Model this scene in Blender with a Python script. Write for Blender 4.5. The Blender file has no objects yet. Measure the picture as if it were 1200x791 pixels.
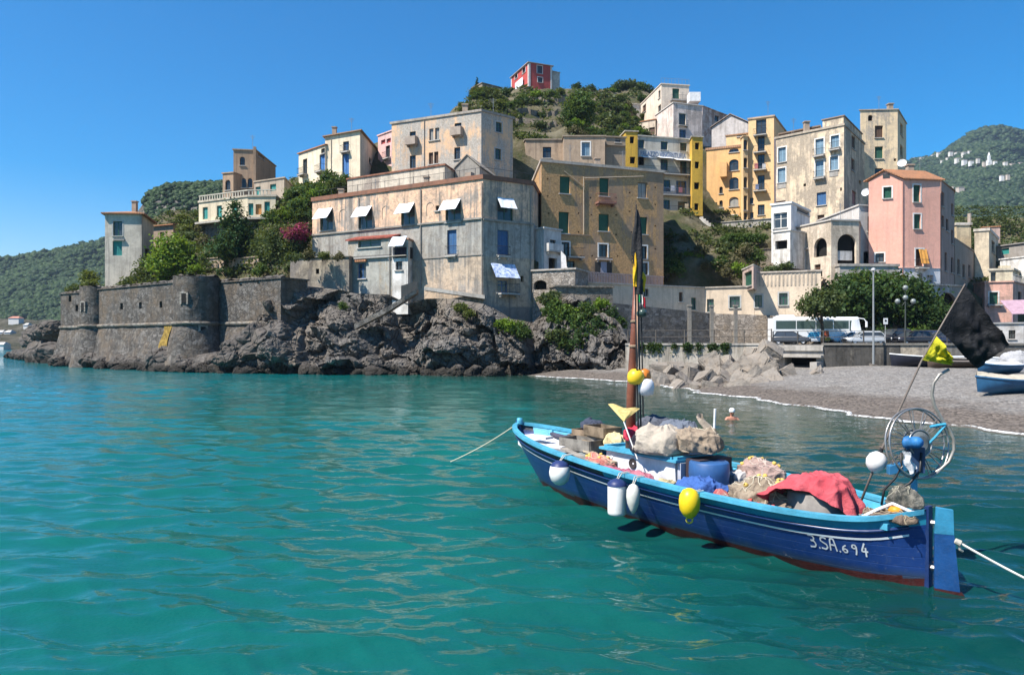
import bpy, bmesh, math, random
import numpy as np
from mathutils import Vector, Matrix, noise as mnoise
R = math.radians
rng = random.Random(7)
sc = bpy.context.scene
COL = sc.collection
F_PX, HOR, CAM_Z = 867.0, 402.0, 3.0

def P(px, py, d):
    """a point of the place, d metres ahead of the pier the picture was taken from"""
    return Vector(((px - 600) / F_PX * d, d, CAM_Z - (py - HOR) / F_PX * d))
def XY(px, d): return Vector(((px - 600) / F_PX * d, d))

# ------------------------------------------------------------------ mesh builder
class MB:
    def __init__(s): s.v = []; s.f = []; s.m = []
    def add(s, vs, fs, mi=0):
        o = len(s.v); s.v.extend(Vector(v) for v in vs)
        for f in fs: s.f.append(tuple(i + o for i in f)); s.m.append(mi)
    def quad(s, a, b, c, d, mi=0): s.add([a, b, c, d], [(0, 1, 2, 3)], mi)
    def poly(s, pts, mi=0): s.add(pts, [tuple(range(len(pts)))], mi)
    def hexa(s, b, t, mi=0):
        """b, t: lists of n points, bottom and top loops"""
        n = len(b)
        s.add(list(b) + list(t), [tuple(range(n - 1, -1, -1)), tuple(range(n, 2 * n))] + [(i, (i + 1) % n, (i + 1) % n + n, i + n) for i in range(n)], mi)
    def box(s, c, size, rz=0, mi=0, rx=0, ry=0):
        hx, hy, hz = size[0] / 2, size[1] / 2, size[2] / 2
        M = Matrix.Rotation(rz, 3, 'Z') @ Matrix.Rotation(ry, 3, 'Y') @ Matrix.Rotation(rx, 3, 'X'); c = Vector(c)
        q = lambda x, y, z: c + M @ Vector((x, y, z))
        s.hexa([q(-hx, -hy, -hz), q(hx, -hy, -hz), q(hx, hy, -hz), q(-hx, hy, -hz)], [q(-hx, -hy, hz), q(hx, -hy, hz), q(hx, hy, hz), q(-hx, hy, hz)], mi)
    def tube(s, pts, r, n=8, mi=0, cap=True):
        pts = [Vector(p) for p in pts]; rs = r if isinstance(r, (list, tuple)) else [r] * len(pts)
        o = len(s.v); t0 = (pts[1] - pts[0]).normalized()
        up = Vector((0, 0, 1)) if abs(t0.z) < .9 else Vector((1, 0, 0))
        a = t0.cross(up).normalized()
        for i, p in enumerate(pts):
            t = (pts[min(i + 1, len(pts) - 1)] - pts[max(i - 1, 0)]).normalized()
            a = (a - t * a.dot(t)).normalized(); b = t.cross(a)
            for k in range(n):
                w = 2 * math.pi * k / n
                s.v.append(p + (a * math.cos(w) + b * math.sin(w)) * rs[i])
        for i in range(len(pts) - 1):
            for k in range(n):
                k2 = (k + 1) % n
                s.f.append((o + i * n + k, o + i * n + k2, o + (i + 1) * n + k2, o + (i + 1) * n + k)); s.m.append(mi)
        if cap:
            s.f.append(tuple(o + k for k in range(n - 1, -1, -1))); s.m.append(mi)
            s.f.append(tuple(o + (len(pts) - 1) * n + k for k in range(n))); s.m.append(mi)
    def lathe(s, c, prof, n=16, mi=0, axis=None):
        """prof: [(radius, height)] turned about +Z through c, or about axis"""
        c = Vector(c); o = len(s.v); q = Vector((0, 0, 1)).rotation_difference(Vector(axis)) if axis is not None else None
        for (r, h) in prof:
            for k in range(n):
                w = 2 * math.pi * k / n
                p = Vector((r * math.cos(w), r * math.sin(w), h))
                s.v.append(c + (q @ p if q else p))
        for i in range(len(prof) - 1):
            for k in range(n):
                k2 = (k + 1) % n
                s.f.append((o + i * n + k, o + i * n + k2, o + (i + 1) * n + k2, o + (i + 1) * n + k)); s.m.append(mi)
    def grid(s, fn, nu, nv, mi=0, closed_u=False):
        o = len(s.v)
        for j in range(nv + 1):
            for i in range(nu + (0 if closed_u else 1)): s.v.append(Vector(fn(i / nu, j / nv)))
        w = nu if closed_u else nu + 1
        for j in range(nv):
            for i in range(nu):
                i2 = (i + 1) % w
                s.f.append((o + j * w + i, o + j * w + i2, o + (j + 1) * w + i2, o + (j + 1) * w + i))
                s.m.append(mi(i / nu, j / nv) if callable(mi) else mi)
    def build(s, name, mats, parent=None, smooth=False, origin=None):
        if not isinstance(mats, (list, tuple)): mats = [mats]
        if parent is not None:
            org = Vector((0, 0, 0)); q = parent
            while q is not None: org += Vector(q.location); q = q.parent
        elif origin is not None: org = Vector(origin)
        else:
            xs = [v.x for v in s.v]; ys = [v.y for v in s.v]; zs = [v.z for v in s.v]
            org = Vector(((min(xs) + max(xs)) / 2, (min(ys) + max(ys)) / 2, min(zs)))
        me = bpy.data.meshes.new(name)
        me.from_pydata([v - org for v in s.v], [], s.f)
        for m in mats: me.materials.append(m)
        if len(mats) > 1: me.polygons.foreach_set('material_index', s.m)
        if smooth: me.polygons.foreach_set('use_smooth', [True] * len(s.f))
        me.update()
        o = bpy.data.objects.new(name, me); COL.objects.link(o)
        if parent is not None: o.parent = parent
        else: o.location = org
        return o

def np_object(name, verts, faces, mats, parent=None, smooth=False, loc=(0, 0, 0), attrs=None):
    verts = np.asarray(verts, dtype=np.float32); faces = np.asarray(faces, dtype=np.int32)
    me = bpy.data.meshes.new(name); nf, k = faces.shape
    me.vertices.add(len(verts)); me.vertices.foreach_set('co', verts.ravel())
    me.loops.add(nf * k); me.loops.foreach_set('vertex_index', faces.ravel())
    me.polygons.add(nf); me.polygons.foreach_set('loop_start', np.arange(0, nf * k, k, dtype=np.int32))
    me.polygons.foreach_set('loop_total', np.full(nf, k, dtype=np.int32))
    if smooth: me.polygons.foreach_set('use_smooth', np.ones(nf, dtype=bool))
    for m in (mats if isinstance(mats, (list, tuple)) else [mats]): me.materials.append(m)
    me.update(calc_edges=True)
    for an, av in (attrs or {}).items():
        at = me.attributes.new(an, 'FLOAT', 'POINT'); at.data.foreach_set('value', np.asarray(av, dtype=np.float32))
    o = bpy.data.objects.new(name, me); COL.objects.link(o); o.location = loc
    if parent is not None: o.parent = parent
    return o

def tag(o, label=None, cat=None, group=None, kind=None):
    if label: o['label'] = label
    if cat: o['category'] = cat
    if group: o['group'] = group
    if kind: o['kind'] = kind
    return o
def empty(name, loc, label=None, cat=None, group=None):
    o = bpy.data.objects.new(name, None); COL.objects.link(o); o.location = loc; o.empty_display_size = .2
    return tag(o, label, cat, group)
def copy_tree(o, parent=None):
    c = o.copy(); COL.objects.link(c)
    if parent is not None: c.parent = parent
    for ch in [x for x in bpy.data.objects if x.parent == o and x != c]: copy_tree(ch, c)
    return c

def fbm(p, oct=4, H=1.0, lac=2.1): return mnoise.fractal(p, H, lac, oct)
def facet(q):
    """broken-rock relief: every cell of a 3-D Voronoi pattern is a flat face with its own tilt"""
    d, p = mnoise.voronoi(q); c = p[0]; t = mnoise.noise_vector(c * 5.13 + Vector((3.1, 1.7, 9.2)))
    return mnoise.noise(c * 9.71 + Vector((1.3, 7.1, 2.9))) + (q - c).dot(t) * 1.5 - .25 * max(0, .12 - (d[1] - d[0])) / .12
def lerp(a, b, t): return a + (b - a) * t
def interp(x, tab, k=1):
    if x <= tab[0][0]: return tab[0][k]
    for a, b in zip(tab, tab[1:]):
        if x <= b[0]:
            t = (x - a[0]) / (b[0] - a[0]); return a[k] + (b[k] - a[k]) * t
    return tab[-1][k]
def sinterp(x, tab, k=1):
    if x <= tab[0][0]: return tab[0][k]
    n = len(tab)
    for i in range(n - 1):
        a, b = tab[i], tab[i + 1]
        if x <= b[0]:
            t = (x - a[0]) / (b[0] - a[0])
            p = tab[max(i - 1, 0)]; q = tab[min(i + 2, n - 1)]
            ma = (b[k] - p[k]) / (b[0] - p[0]) * (b[0] - a[0]); mb = (q[k] - a[k]) / (q[0] - a[0]) * (b[0] - a[0])
            t2, t3 = t * t, t * t * t
            return (2*t3-3*t2+1)*a[k] + (t3-2*t2+t)*ma + (-2*t3+3*t2)*b[k] + (t3-t2)*mb
    return tab[-1][k]

# ------------------------------------------------------------------ materials
class NT:
    def __init__(s, name):
        s.m = bpy.data.materials.new(name); s.m.use_nodes = True
        s.t = s.m.node_tree; s.t.nodes.clear(); s.out = s.t.nodes.new('ShaderNodeOutputMaterial')
    def n(s, typ, ins=None, **kw):
        nd = s.t.nodes.new('ShaderNode' + typ)
        for k, v in kw.items(): setattr(nd, k, v)
        for k, v in (ins or {}).items(): s.set(nd, k, v)
        return nd
    def set(s, nd, k, v):
        i = nd.inputs[k]
        if hasattr(v, 'outputs'): s.t.links.new(v.outputs[0], i)
        elif isinstance(v, bpy.types.NodeSocket): s.t.links.new(v, i)
        else:
            if isinstance(v, (tuple, list)) and len(v) == 3 and i.type == 'RGBA': v = (*v, 1)
            i.default_value = v
    def obj(s): return s.n('TexCoord').outputs['Object']
    def geo(s): return s.n('NewGeometry').outputs['Position']
    def map(s, co, scale=(1, 1, 1), rot=(0, 0, 0)): return s.n('Mapping', {'Vector': co, 'Scale': scale, 'Rotation': rot}).outputs[0]
    def noise(s, co, scale, detail=4, rough=.6, dist=0): return s.n('TexNoise', {'Vector': co, 'Scale': scale, 'Detail': detail, 'Roughness': rough, 'Distortion': dist}).outputs['Fac']
    def ramp(s, fac, stops):
        r = s.n('ValToRGB', {'Fac': fac}); e = r.color_ramp.elements
        while len(e) < len(stops): e.new(.5)
        for i, (p, c) in enumerate(stops):
            e[i].position = p; e[i].color = (*c, 1) if isinstance(c, (tuple, list)) else (c, c, c, 1)
        return r.outputs['Color']
    def mix(s, f, a, b, mode='MIX'):
        nd = s.n('Mix', data_type='RGBA', blend_type=mode)
        s.set(nd, 0, f); s.set(nd, 6, a); s.set(nd, 7, b); return nd.outputs[2]
    def math(s, op, a, b=0.0, clamp=False):
        nd = s.n('Math', operation=op, use_clamp=clamp); s.set(nd, 0, a); s.set(nd, 1, b); return nd.outputs[0]
    def bump(s, h, strength=.4, dist=.05): return s.n('Bump', {'Height': h, 'Strength': strength, 'Distance': dist}).outputs[0]
    def principled(s, col, rough=.8, normal=None, spec=.3, metal=0, **kw):
        p = s.n('BsdfPrincipled', {'Base Color': col, 'Roughness': rough, 'Metallic': metal, 'Specular IOR Level': spec})
        if normal is not None: s.set(p, 'Normal', normal)
        for k, v in kw.items(): s.set(p, k.replace('_', ' '), v)
        return p
    def done(s, sh):
        s.t.links.new(sh.outputs[0] if hasattr(sh, 'outputs') else sh, s.out.inputs['Surface']); return s.m

_mc = {}
def cached(fn):
    def w(*a, **k):
        key = (fn.__name__, a, tuple(sorted(k.items())))
        if key not in _mc: _mc[key] = fn(*a, **k)
        return _mc[key]
    return w

@cached
def plaster(base, stain=(.22, .19, .16), amount=.5, patch=None, pamt=.4, streak=.5):
    t = NT('plaster'); co = t.obj()
    big = t.noise(co, .16, 6, .65, .4); mid = t.noise(co, .7, 6, .7, .3); fine = t.noise(co, 5, 5, .7)
    st = t.noise(t.map(co, (1.3, 1.3, .10)), 1.0, 6, .7, .6)
    c = t.mix(t.ramp(big, [(.42, 0.0), (.70, 1.0)]), base, tuple(b * .80 for b in base))
    c = t.mix(t.math('MULTIPLY', t.ramp(mid, [(.46, 0.0), (.62, 1.0)]), amount), c, stain)
    m2 = t.noise(co, 1.9, 7, .72, .5); c = t.mix(t.math('MULTIPLY', t.ramp(m2, [(.50, 0.0), (.60, 1.0)]), .25 + amount * .35), c, tuple(x * .52 + y * .30 for x, y in zip(base, stain)))
    c = t.mix(t.math('MULTIPLY', t.ramp(m2, [(.30, 1.0), (.42, 0.0)]), amount * .4), c, tuple(min(.85, x * 1.25 + .03) for x in base))
    c = t.mix(t.math('MULTIPLY', t.ramp(st, [(.50, 0.0), (.66, 1.0)]), streak * 1.15, True), c, tuple(x * .6 for x in stain))
    if patch is not None:
        pm = t.ramp(t.math('ADD', t.math('MULTIPLY', t.noise(co, .2, 10, .72, .3), .62), t.math('MULTIPLY', st, .38)), [(.58 - pamt * .2, 0.0), (.635 - pamt * .2, 1.0)])
        c = t.mix(pm, c, t.mix(t.ramp(fine, [(.35, 0.0), (.65, 1.0)]), patch, tuple(x * .6 for x in patch)))
    c = t.mix(t.math('MULTIPLY', t.ramp(fine, [(.45, 0.0), (.75, 1.0)]), .28), c, tuple(x * .5 for x in base))
    return t.done(t.principled(c, .92, t.bump(t.math('ADD', fine, t.math('MULTIPLY', mid, 1.5)), .5, .04), .15))

@cached
def banded(bands, stain, amount=.7):
    """rendered front repainted storey by storey: bands [(height over the base, colour)] from the ground up"""
    t = NT('banded_plaster'); co = t.obj(); z = t.n('SeparateXYZ', {0: co}).outputs[2]
    big = t.noise(co, .2, 8, .7, .4); mid = t.noise(co, .8, 7, .7, .3); fine = t.noise(co, 5, 5, .7); st = t.noise(t.map(co, (1.5, 1.5, .09)), 1.0, 7, .72, .6)
    zw = t.math('ADD', z, t.math('MULTIPLY', t.math('SUBTRACT', mid, .5), .5)); c = bands[0][1]
    for h, col in bands[1:]: c = t.mix(t.n('MapRange', {'Value': zw, 1: h - .06, 2: h + .06}).outputs[0], c, col)
    grey = t.mix(fine, (.20, .195, .185), (.34, .33, .31))
    c = t.mix(t.ramp(t.math('ADD', t.math('MULTIPLY', big, .55), t.math('MULTIPLY', st, .45)), [(.50, 0.0), (.56, .85)]), c, grey)
    c = t.mix(t.math('MULTIPLY', t.ramp(mid, [(.46, 0.0), (.62, 1.0)]), amount * .8), c, stain)
    m2 = t.noise(co, 1.7, 8, .74, .6); c = t.mix(t.math('MULTIPLY', t.ramp(m2, [(.49, 0.0), (.60, 1.0)]), .5), c, (.17, .145, .12)); c = t.mix(t.math('MULTIPLY', t.ramp(m2, [(.30, 1.0), (.42, 0.0)]), .5), c, (.62, .54, .44))
    c = t.mix(t.math('MULTIPLY', t.ramp(st, [(.50, 0.0), (.66, 1.0)]), amount), c, tuple(x * .4 for x in stain))
    c = t.mix(t.math('MULTIPLY', t.ramp(fine, [(.45, 0.0), (.75, 1.0)]), .3), c, (.16, .14, .12))
    return t.done(t.principled(c, .92, t.bump(t.math('ADD', fine, t.math('MULTIPLY', mid, 1.8)), .6, .05), .12))

@cached
def stone_wall(base=(.2, .18, .16), scale=2.2, mortar=.55, streak=.5, warm=(.26, .2, .14)):
    t = NT('rubble_stone'); co = t.obj()
    wob = t.n('VectorMath', {0: co, 1: t.n('TexNoise', {'Vector': co, 'Scale': 1.5, 'Detail': 3}).outputs['Color']}, operation='ADD').outputs[0]
    m = t.map(wob, (1, 1, 1.7))
    vd = t.n('TexVoronoi', {'Vector': m, 'Scale': scale}, feature='DISTANCE_TO_EDGE').outputs['Distance']
    vc = t.n('TexVoronoi', {'Vector': m, 'Scale': scale}).outputs['Color']
    rnd = t.n('SeparateColor', {'Color': vc}).outputs[0]
    c = t.mix(rnd, tuple(b * .55 for b in base), tuple(b * 1.45 for b in base))
    c = t.mix(t.ramp(t.noise(co, .35, 5, .7), [(.45, 0.0), (.7, 1.0)]), c, warm)
    joint = t.ramp(vd, [(.0, 1.0), (.07, 0.0)])
    c = t.mix(t.math('MULTIPLY', joint, .55), c, tuple(b * mortar for b in base))
    st = t.noise(t.map(co, (.9, .9, .06)), 1.0, 5, .7, .4)
    c = t.mix(t.math('MULTIPLY', t.ramp(st, [(.48, 0.0), (.7, 1.0)]), streak), c, tuple(b * .42 for b in base))
    pale = t.noise(t.map(co, (1.4, 1.4, .12)), 1.0, 6, .75, .4)
    c = t.mix(t.math('MULTIPLY', t.ramp(pale, [(.58, 0.0), (.72, 1.0)]), .5), c, tuple(min(1, b * 2.0) for b in base))
    h = t.math('SUBTRACT', t.noise(co, 6, 4, .7), t.math('MULTIPLY', joint, .8))
    return t.done(t.principled(c, .95, t.bump(h, .8, .09), .1))

@cached
def rock_mat(base=(.20, .18, .165), lite=(.38, .35, .31), dark=(.06, .053, .047), wet=True, warm=(.28, .21, .15), scale=1.0, cracks=.85):
    t = NT('rock'); co = t.obj()
    big = t.noise(co, .22 * scale, 7, .68, .5); med = t.noise(co, 1.1 * scale, 8, .72, .5)
    lay = t.noise(t.map(co, (.5, .5, 1.6), (0.35, 0.5, 0)), 1.3 * scale, 7, .72, .9)
    c = t.ramp(med, [(.30, dark), (.46, base), (.60, base), (.74, lite)])
    c = t.mix(t.ramp(big, [(.45, 0.0), (.68, .7)]), c, warm)
    c = t.mix(t.math('MULTIPLY', t.ramp(lay, [(.55, 0.0), (.72, 1.0)]), .65), c, lite)
    crack = t.n('TexVoronoi', {'Vector': t.map(co, (1, 1, .7), (.3, .2, 0)), 'Scale': .9 * scale}, feature='DISTANCE_TO_EDGE').outputs['Distance']
    c = t.mix(t.ramp(crack, [(0, cracks), (.035, 0.0)]), c, dark)
    c = t.mix(t.math('MULTIPLY', t.n('ObjectInfo').outputs['Random'], .6), c, t.mix(.35, c, dark))
    if wet:
        z = t.n('SeparateXYZ', {0: t.geo()}).outputs[2]
        wz = t.math('ADD', z, t.math('MULTIPLY', t.noise(t.geo(), .8, 3), -1.2))
        c = t.mix(t.ramp(wz, [(.0, .9), (.45, 0.0)]), c, (.025, .022, .018))
    h = t.math('ADD', t.math('MULTIPLY', med, 1.4), t.math('ADD', lay, t.ramp(crack, [(0, .6 - .7 * cracks), (.06, .6)])))
    return t.done(t.principled(c, .9, t.bump(h, 1.0, .22 / scale), .2))

@cached
def flat(col, rough=.6, spec=.3, var=.18, metal=0, bump=.0, scale=3.0):
    """painted or plain stuff with slight wear"""
    t = NT('paint'); co = t.obj()
    n1 = t.noise(co, scale, 6, .7); n2 = t.noise(co, scale * 9, 4, .7)
    c = t.mix(t.ramp(n1, [(.4, 0.0), (.7, 1.0)]), col, tuple(x * (1 - var * 1.6) for x in col))
    c = t.mix(t.math('MULTIPLY', t.ramp(n2, [(.5, 0.0), (.75, 1.0)]), var), c, tuple(min(1, x * .6 + .05) for x in col))
    nm = t.bump(t.math('ADD', n1, n2), bump, .02) if bump else None
    rr = t.n('MapRange', {'Value': n2, 3: max(0.0, rough - .12), 4: min(1, rough + .12)}).outputs[0]
    return t.done(t.principled(c, rr, nm, spec, metal))

@cached
def glass(tint=(.02, .025, .03), rough=.08):
    t = NT('window_glass'); co = t.obj()
    c = t.mix(t.noise(co, .9, 2), tint, tuple(x * 2.4 + .01 for x in tint))
    return t.done(t.principled(c, rough, t.bump(t.noise(co, .8, 2), .12, .05), .6))

@cached
def slatted(col):
    t = NT('louvred_shutter'); co = t.obj()
    z = t.n('SeparateXYZ', {0: co}).outputs[2]
    w = t.math('FRACT', t.math('MULTIPLY', z, 14))
    n1 = t.noise(co, 2.5, 4)
    c = t.mix(n1, tuple(x * .65 for x in col), tuple(min(1, x * 1.25) for x in col))
    return t.done(t.principled(c, .6, t.bump(w, .7, .02), .3))

@cached
def tiles(col=(.42, .17, .085)):
    t = NT('terracotta_tiles'); co = t.obj()
    s = t.n('SeparateXYZ', {0: co}); fx = t.math('FRACT', t.math('MULTIPLY', t.math('ADD', s.outputs[0], t.math('MULTIPLY', s.outputs[1], .35)), 4.5))
    h = t.math('SINE', t.math('MULTIPLY', fx, math.pi))
    n1 = t.noise(co, 1.4, 6, .75); n2 = t.noise(co, 7, 3)
    c = t.mix(t.ramp(n1, [(.35, 0.0), (.65, 1.0)]), col, tuple(x * .45 + .03 for x in col))
    c = t.mix(t.math('MULTIPLY', n2, .5), c, (.5, .3, .17))
    return t.done(t.principled(c, .9, t.bump(h, .9, .06), .1))

@cached
def leaf_mat(dark, lite, trans=.3, tip=None):
    t = NT('leaves'); r = t.n('NewGeometry').outputs['Random Per Island']; co = t.obj()
    big = t.noise(co, .45, 3)
    f = t.math('ADD', t.math('MULTIPLY', r, .65), t.math('MULTIPLY', t.math('SUBTRACT', big, .5), 1.5), True)
    stops = [(.0, dark), (.55, tuple((a + b) / 2 for a, b in zip(dark, lite))), (.85, lite)]
    if tip: stops.append((1.0, tip))
    c = t.ramp(f, stops)
    d = t.n('BsdfDiffuse', {'Color': c}); tr = t.n('BsdfTranslucent', {'Color': t.mix(.35, c, (.35, .42, .03), 'MIX')})
    gl = t.n('BsdfGlossy', {'Color': (.4, .45, .4), 'Roughness': .5})
    m1 = t.n('MixShader', {0: trans, 1: d, 2: tr}); m2 = t.n('MixShader', {0: .025, 1: m1, 2: gl})
    return t.done(m2)

@cached
def cloth(col, alt=None, scale=6, rough=.85):
    t = NT('cloth'); co = t.obj()
    n1 = t.noise(co, scale * .3, 5, .7); n2 = t.noise(co, scale * 8, 3)
    c = t.mix(t.ramp(n1, [(.4, 0.0), (.65, 1.0)]), col, alt or tuple(x * .75 for x in col))
    wr = t.noise(co, scale * 1.6, 5, .65, 1.2)
    d = t.principled(c, rough, t.bump(t.math('ADD', t.math('ADD', n1, wr), t.math('MULTIPLY', n2, .25)), .75, .035), .15)
    return t.done(d)

def bark(): return flat((.10, .075, .055), .95, .1, .5, 0, .8, 4.0)
# ------------------------------------------------------------------ houses
WHITE = (.72, .70, .66); GREEN = (.02, .10, .065); TEAL = (.035, .26, .235); BLUE = (.035, .12, .30); PALEBLUE = (.22, .36, .47)
BROWNW = (.10, .055, .035); DARKW = (.03, .027, .025); IRON = (.035, .035, .04)
STY = {  # frame colour, leaf (pane or shutter colour), surround, sill
    'd': (DARKW, None, None, 1), 'dw': (DARKW, None, WHITE, 1), 'v': (None, 'void', None, 0), 'vw': (None, 'void', WHITE, 0),
    'g': (GREEN, GREEN, None, 1), 'gw': (GREEN, GREEN, WHITE, 1), 'gp': (GREEN, None, None, 1), 't': (TEAL, TEAL, None, 0),
    'b': (BLUE, (.05, .13, .27), None, 1), 'bg': (BLUE, None, None, 1), 'bw': (PALEBLUE, None, WHITE, 1), 'br': (BROWNW, BROWNW, None, 1), 'brw': (BROWNW, BROWNW, WHITE, 1),
    'w': (WHITE, None, None, 1), 'r': ((.35, .06, .05), (.35, .06, .05), None, 0), 'o': ((.6, .27, .08), (.6, .27, .08), None, 0), 'gr': ((.2, .2, .2), (.33, .33, .31), None, 1),
    'gs': (GREEN, None, (.42, .42, .40), 1), 'bb': (BLUE, (.05, .17, .42), None, 0), 'pk': ((.3, .13, .12), (.3, .13, .12), None, 0),
}
class Face:
    def __init__(s, a, b, zb, zt, zt2=None):
        s.a, s.b = Vector(a), Vector(b); d = s.b - s.a; s.L = d.length; s.u = d / s.L; s.n = Vector((s.u.y, -s.u.x)); s.zb, s.zt = zb, zt
        s.holes = []; s.extra = []
    def p(s, u, z, o=0.0):
        q = s.a + s.u * u + s.n * o; return Vector((q.x, q.y, z))
    def hit(s, px):
        k = (px - 600) / F_PX   # X = k Y
        # a + u t : ax + ux t = k (ay + uy t)
        return (k * s.a.y - s.a.x) / (s.u.x - k * s.u.y)
    def rect(s, px, py, w, h):
        u0, u1 = s.hit(px - w / 2), s.hit(px + w / 2); uc = (u0 + u1) / 2; Y = s.a.y + s.u.y * uc
        zc = CAM_Z - (py - HOR) / F_PX * Y; hh = h / F_PX * Y / 2
        return u0, u1, zc - hh, zc + hh
    def zat(s, px, py):
        Y = s.a.y + s.u.y * s.hit(px); return CAM_Z - (py - HOR) / F_PX * Y
def fbox(mb, f, u0, u1, z0, z1, o0, o1, mi=0):
    mb.hexa([f.p(u0, z0, o1), f.p(u1, z0, o1), f.p(u1, z0, o0), f.p(u0, z0, o0)], [f.p(u0, z1, o1), f.p(u1, z1, o1), f.p(u1, z1, o0), f.p(u0, z1, o0)], mi)

class House:
    def __init__(s, name, label, cat, front, z_top, z_base, wall, back=8.0, back_pts=None, roof='flat', cornice=None, roofmat=None, group=None, over=.25, ch=.35, roof_h=1.6):
        s.front = [Vector(p) for p in front]; s.zt, s.zb, s.wall = z_top, z_base, wall
        f0 = Face(s.front[0], s.front[1], 0, 1)
        if back_pts: bk = [Vector(p) for p in back_pts]
        elif len(s.front) == 2: bk = [s.front[1] - f0.n * back, s.front[0] - f0.n * back]
        else: bk = [s.front[0] + s.front[-1] - s.front[1]] if len(s.front) == 3 else [s.front[-1] - f0.n * back, s.front[0] - f0.n * back]
        s.ring = s.front + bk
        c = sum(s.ring, Vector((0, 0))) / len(s.ring)
        s.root = empty(name, (c.x, c.y, z_base), label, cat, group)
        n = len(s.ring); s.faces = [Face(s.ring[i], s.ring[(i + 1) % n], z_base, z_top) for i in range(n)]
        s.roof, s.cornice, s.roofmat, s.over, s.ch, s.roof_h = roof, cornice, roofmat, over, ch, roof_h
    def win(s, fi, lst, depth=.26, arch=False):
        """lst: (px, py, w, h, style) in the picture's pixels, put on the face's real plane"""
        f = s.faces[fi]
        for (px, py, w, h, st) in lst:
            u0, u1, z0, z1 = f.rect(px, py, w, h)
            u0, u1 = max(u0, .05), min(u1, f.L - .05); z0, z1 = max(z0, f.zb + .05), min(z1, f.zt - .05)
            if u1 - u0 < .15 or z1 - z0 < .15: continue
            f.holes.append((u0, u1, z0, z1, arch))
            fr, leaf, sur, sill = STY[st]
            zr = z1 if not arch else z1
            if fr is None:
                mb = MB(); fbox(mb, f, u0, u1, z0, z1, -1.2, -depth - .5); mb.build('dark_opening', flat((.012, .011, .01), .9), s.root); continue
            mb = MB(); fw = min(.09, (u1 - u0) * .16); o0, o1 = -depth, -depth + .06
            fbox(mb, f, u0, u0 + fw, z0, z1, o0, o1); fbox(mb, f, u1 - fw, u1, z0, z1, o0, o1)
            fbox(mb, f, u0 + fw, u1 - fw, z1 - fw, z1, o0, o1); fbox(mb, f, u0 + fw, u1 - fw, z0, z0 + fw, o0, o1)
            uc = (u0 + u1) / 2; fbox(mb, f, uc - fw * .5, uc + fw * .5, z0 + fw, z1 - fw, o0, o1 - .01)
            if leaf is None: 
                zc = z0 + (z1 - z0) * .62; fbox(mb, f, u0 + fw, u1 - fw, zc - .03, zc + .03, o0, o1 - .015)
            door = (z1 - z0) > 2.6 * (u1 - u0) * .75 and (z1 - z0) > 1.9
            wo = mb.build('window', flat(fr, .5), s.root)
            mb = MB(); fbox(mb, f, u0 + .01, u1 - .01, z0 + .01, z1 - .01, -depth - .03, -depth + (.02 if leaf is None else .035))
            if leaf is None: mb.build('pane', glass() if st != 'bw' else glass((.09, .13, .16), .12), wo)
            else: mb.build('shutter', slatted(leaf), wo)
            if sur:
                mb = MB(); t = .16
                fbox(mb, f, u0 - t, u0 - .002, z0 - .05, z1 + t, -.02, .035); fbox(mb, f, u1 + .002, u1 + t, z0 - .05, z1 + t, -.02, .035)
                fbox(mb, f, u0, u1, z1 + .002, z1 + t, -.02, .032)
                mb.build('surround', flat(sur, .8), wo)
            if sill:
                mb = MB(); fbox(mb, f, u0 - .12, u1 + .12, z0 - .12, z0 - .004, -.05, .14); mb.build('sill', flat((.42, .40, .37), .85), wo)
    def balcony(s, fi, px, py, w, depth=.9, h=.95, mat=None, rail=None, solid=False):
        f = s.faces[fi]; u0, u1, z0, z1 = f.rect(px, py, w, 2)
        z = f.zat(px, py); mb = MB(); fbox(mb, f, u0, u1, z - .16, z, -.05, depth)
        for u in (u0 + .2, u1 - .2): fbox(mb, f, u - .08, u + .08, z - .38, z - .163, 0, depth * .6)
        o = mb.build('balcony', mat or flat((.40, .38, .35), .9), s.root)
        mb = MB(); rm = rail or flat(IRON, .5)
        if solid:
            fbox(mb, f, u0, u1, z + .003, z + h, depth - .1, depth); fbox(mb, f, u0, u0 + .1, z + .003, z + h, 0, depth - .1); fbox(mb, f, u1 - .1, u1, z + .003, z + h, 0, depth - .1)
        else:
            for zz in (z + .1, z + h): mb.tube([f.p(u0, zz, .02), f.p(u0, zz, depth - .04), f.p(u1, zz, depth - .04), f.p(u1, zz, .02)], .022, 4)
            n = max(6, int((u1 - u0) / .14))
            for i in range(n + 1): u = lerp(u0, u1, i / n); mb.tube([f.p(u, z, depth - .04), f.p(u, z + h, depth - .04)], .011, 3, cap=False)
        mb.build('railing', rm, o)
        return o
    def awning(s, fi, px, py, w, h, out=.9, mat=None, name='awning'):
        """cloth fixed along its top edge, standing out at its lower edge; py = its middle"""
        f = s.faces[fi]; u0, u1, z0, z1 = f.rect(px, py, w, h); mb = MB()
        def fn(a, b):
            u = lerp(u0, u1, a); z = lerp(z1, z0, b); return f.p(u, z + .03 * math.sin(a * 9 + b * 3), .04 + out * b + .02 * math.sin(a * 14))
        mb.grid(fn, 12, 6)
        mb.grid(lambda a, b: fn(a, b) - Vector((f.n.x, f.n.y, 0)) * .02 - Vector((0, 0, .012)), 12, 6)
        mb.tube([f.p(u0, z0, .04 + out), f.p(u1, z0, .04 + out)], .025, 5)
        return mb.build(name, mat, s.root)
    def box_on(s, fi, px, py, w, h, o0, o1, name, mat, parent=None):
        f = s.faces[fi]; u0, u1, z0, z1 = f.rect(px, py, w, h); mb = MB(); fbox(mb, f, u0, u1, z0, z1, o0, o1); return mb.build(name, mat, parent or s.root)
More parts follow.
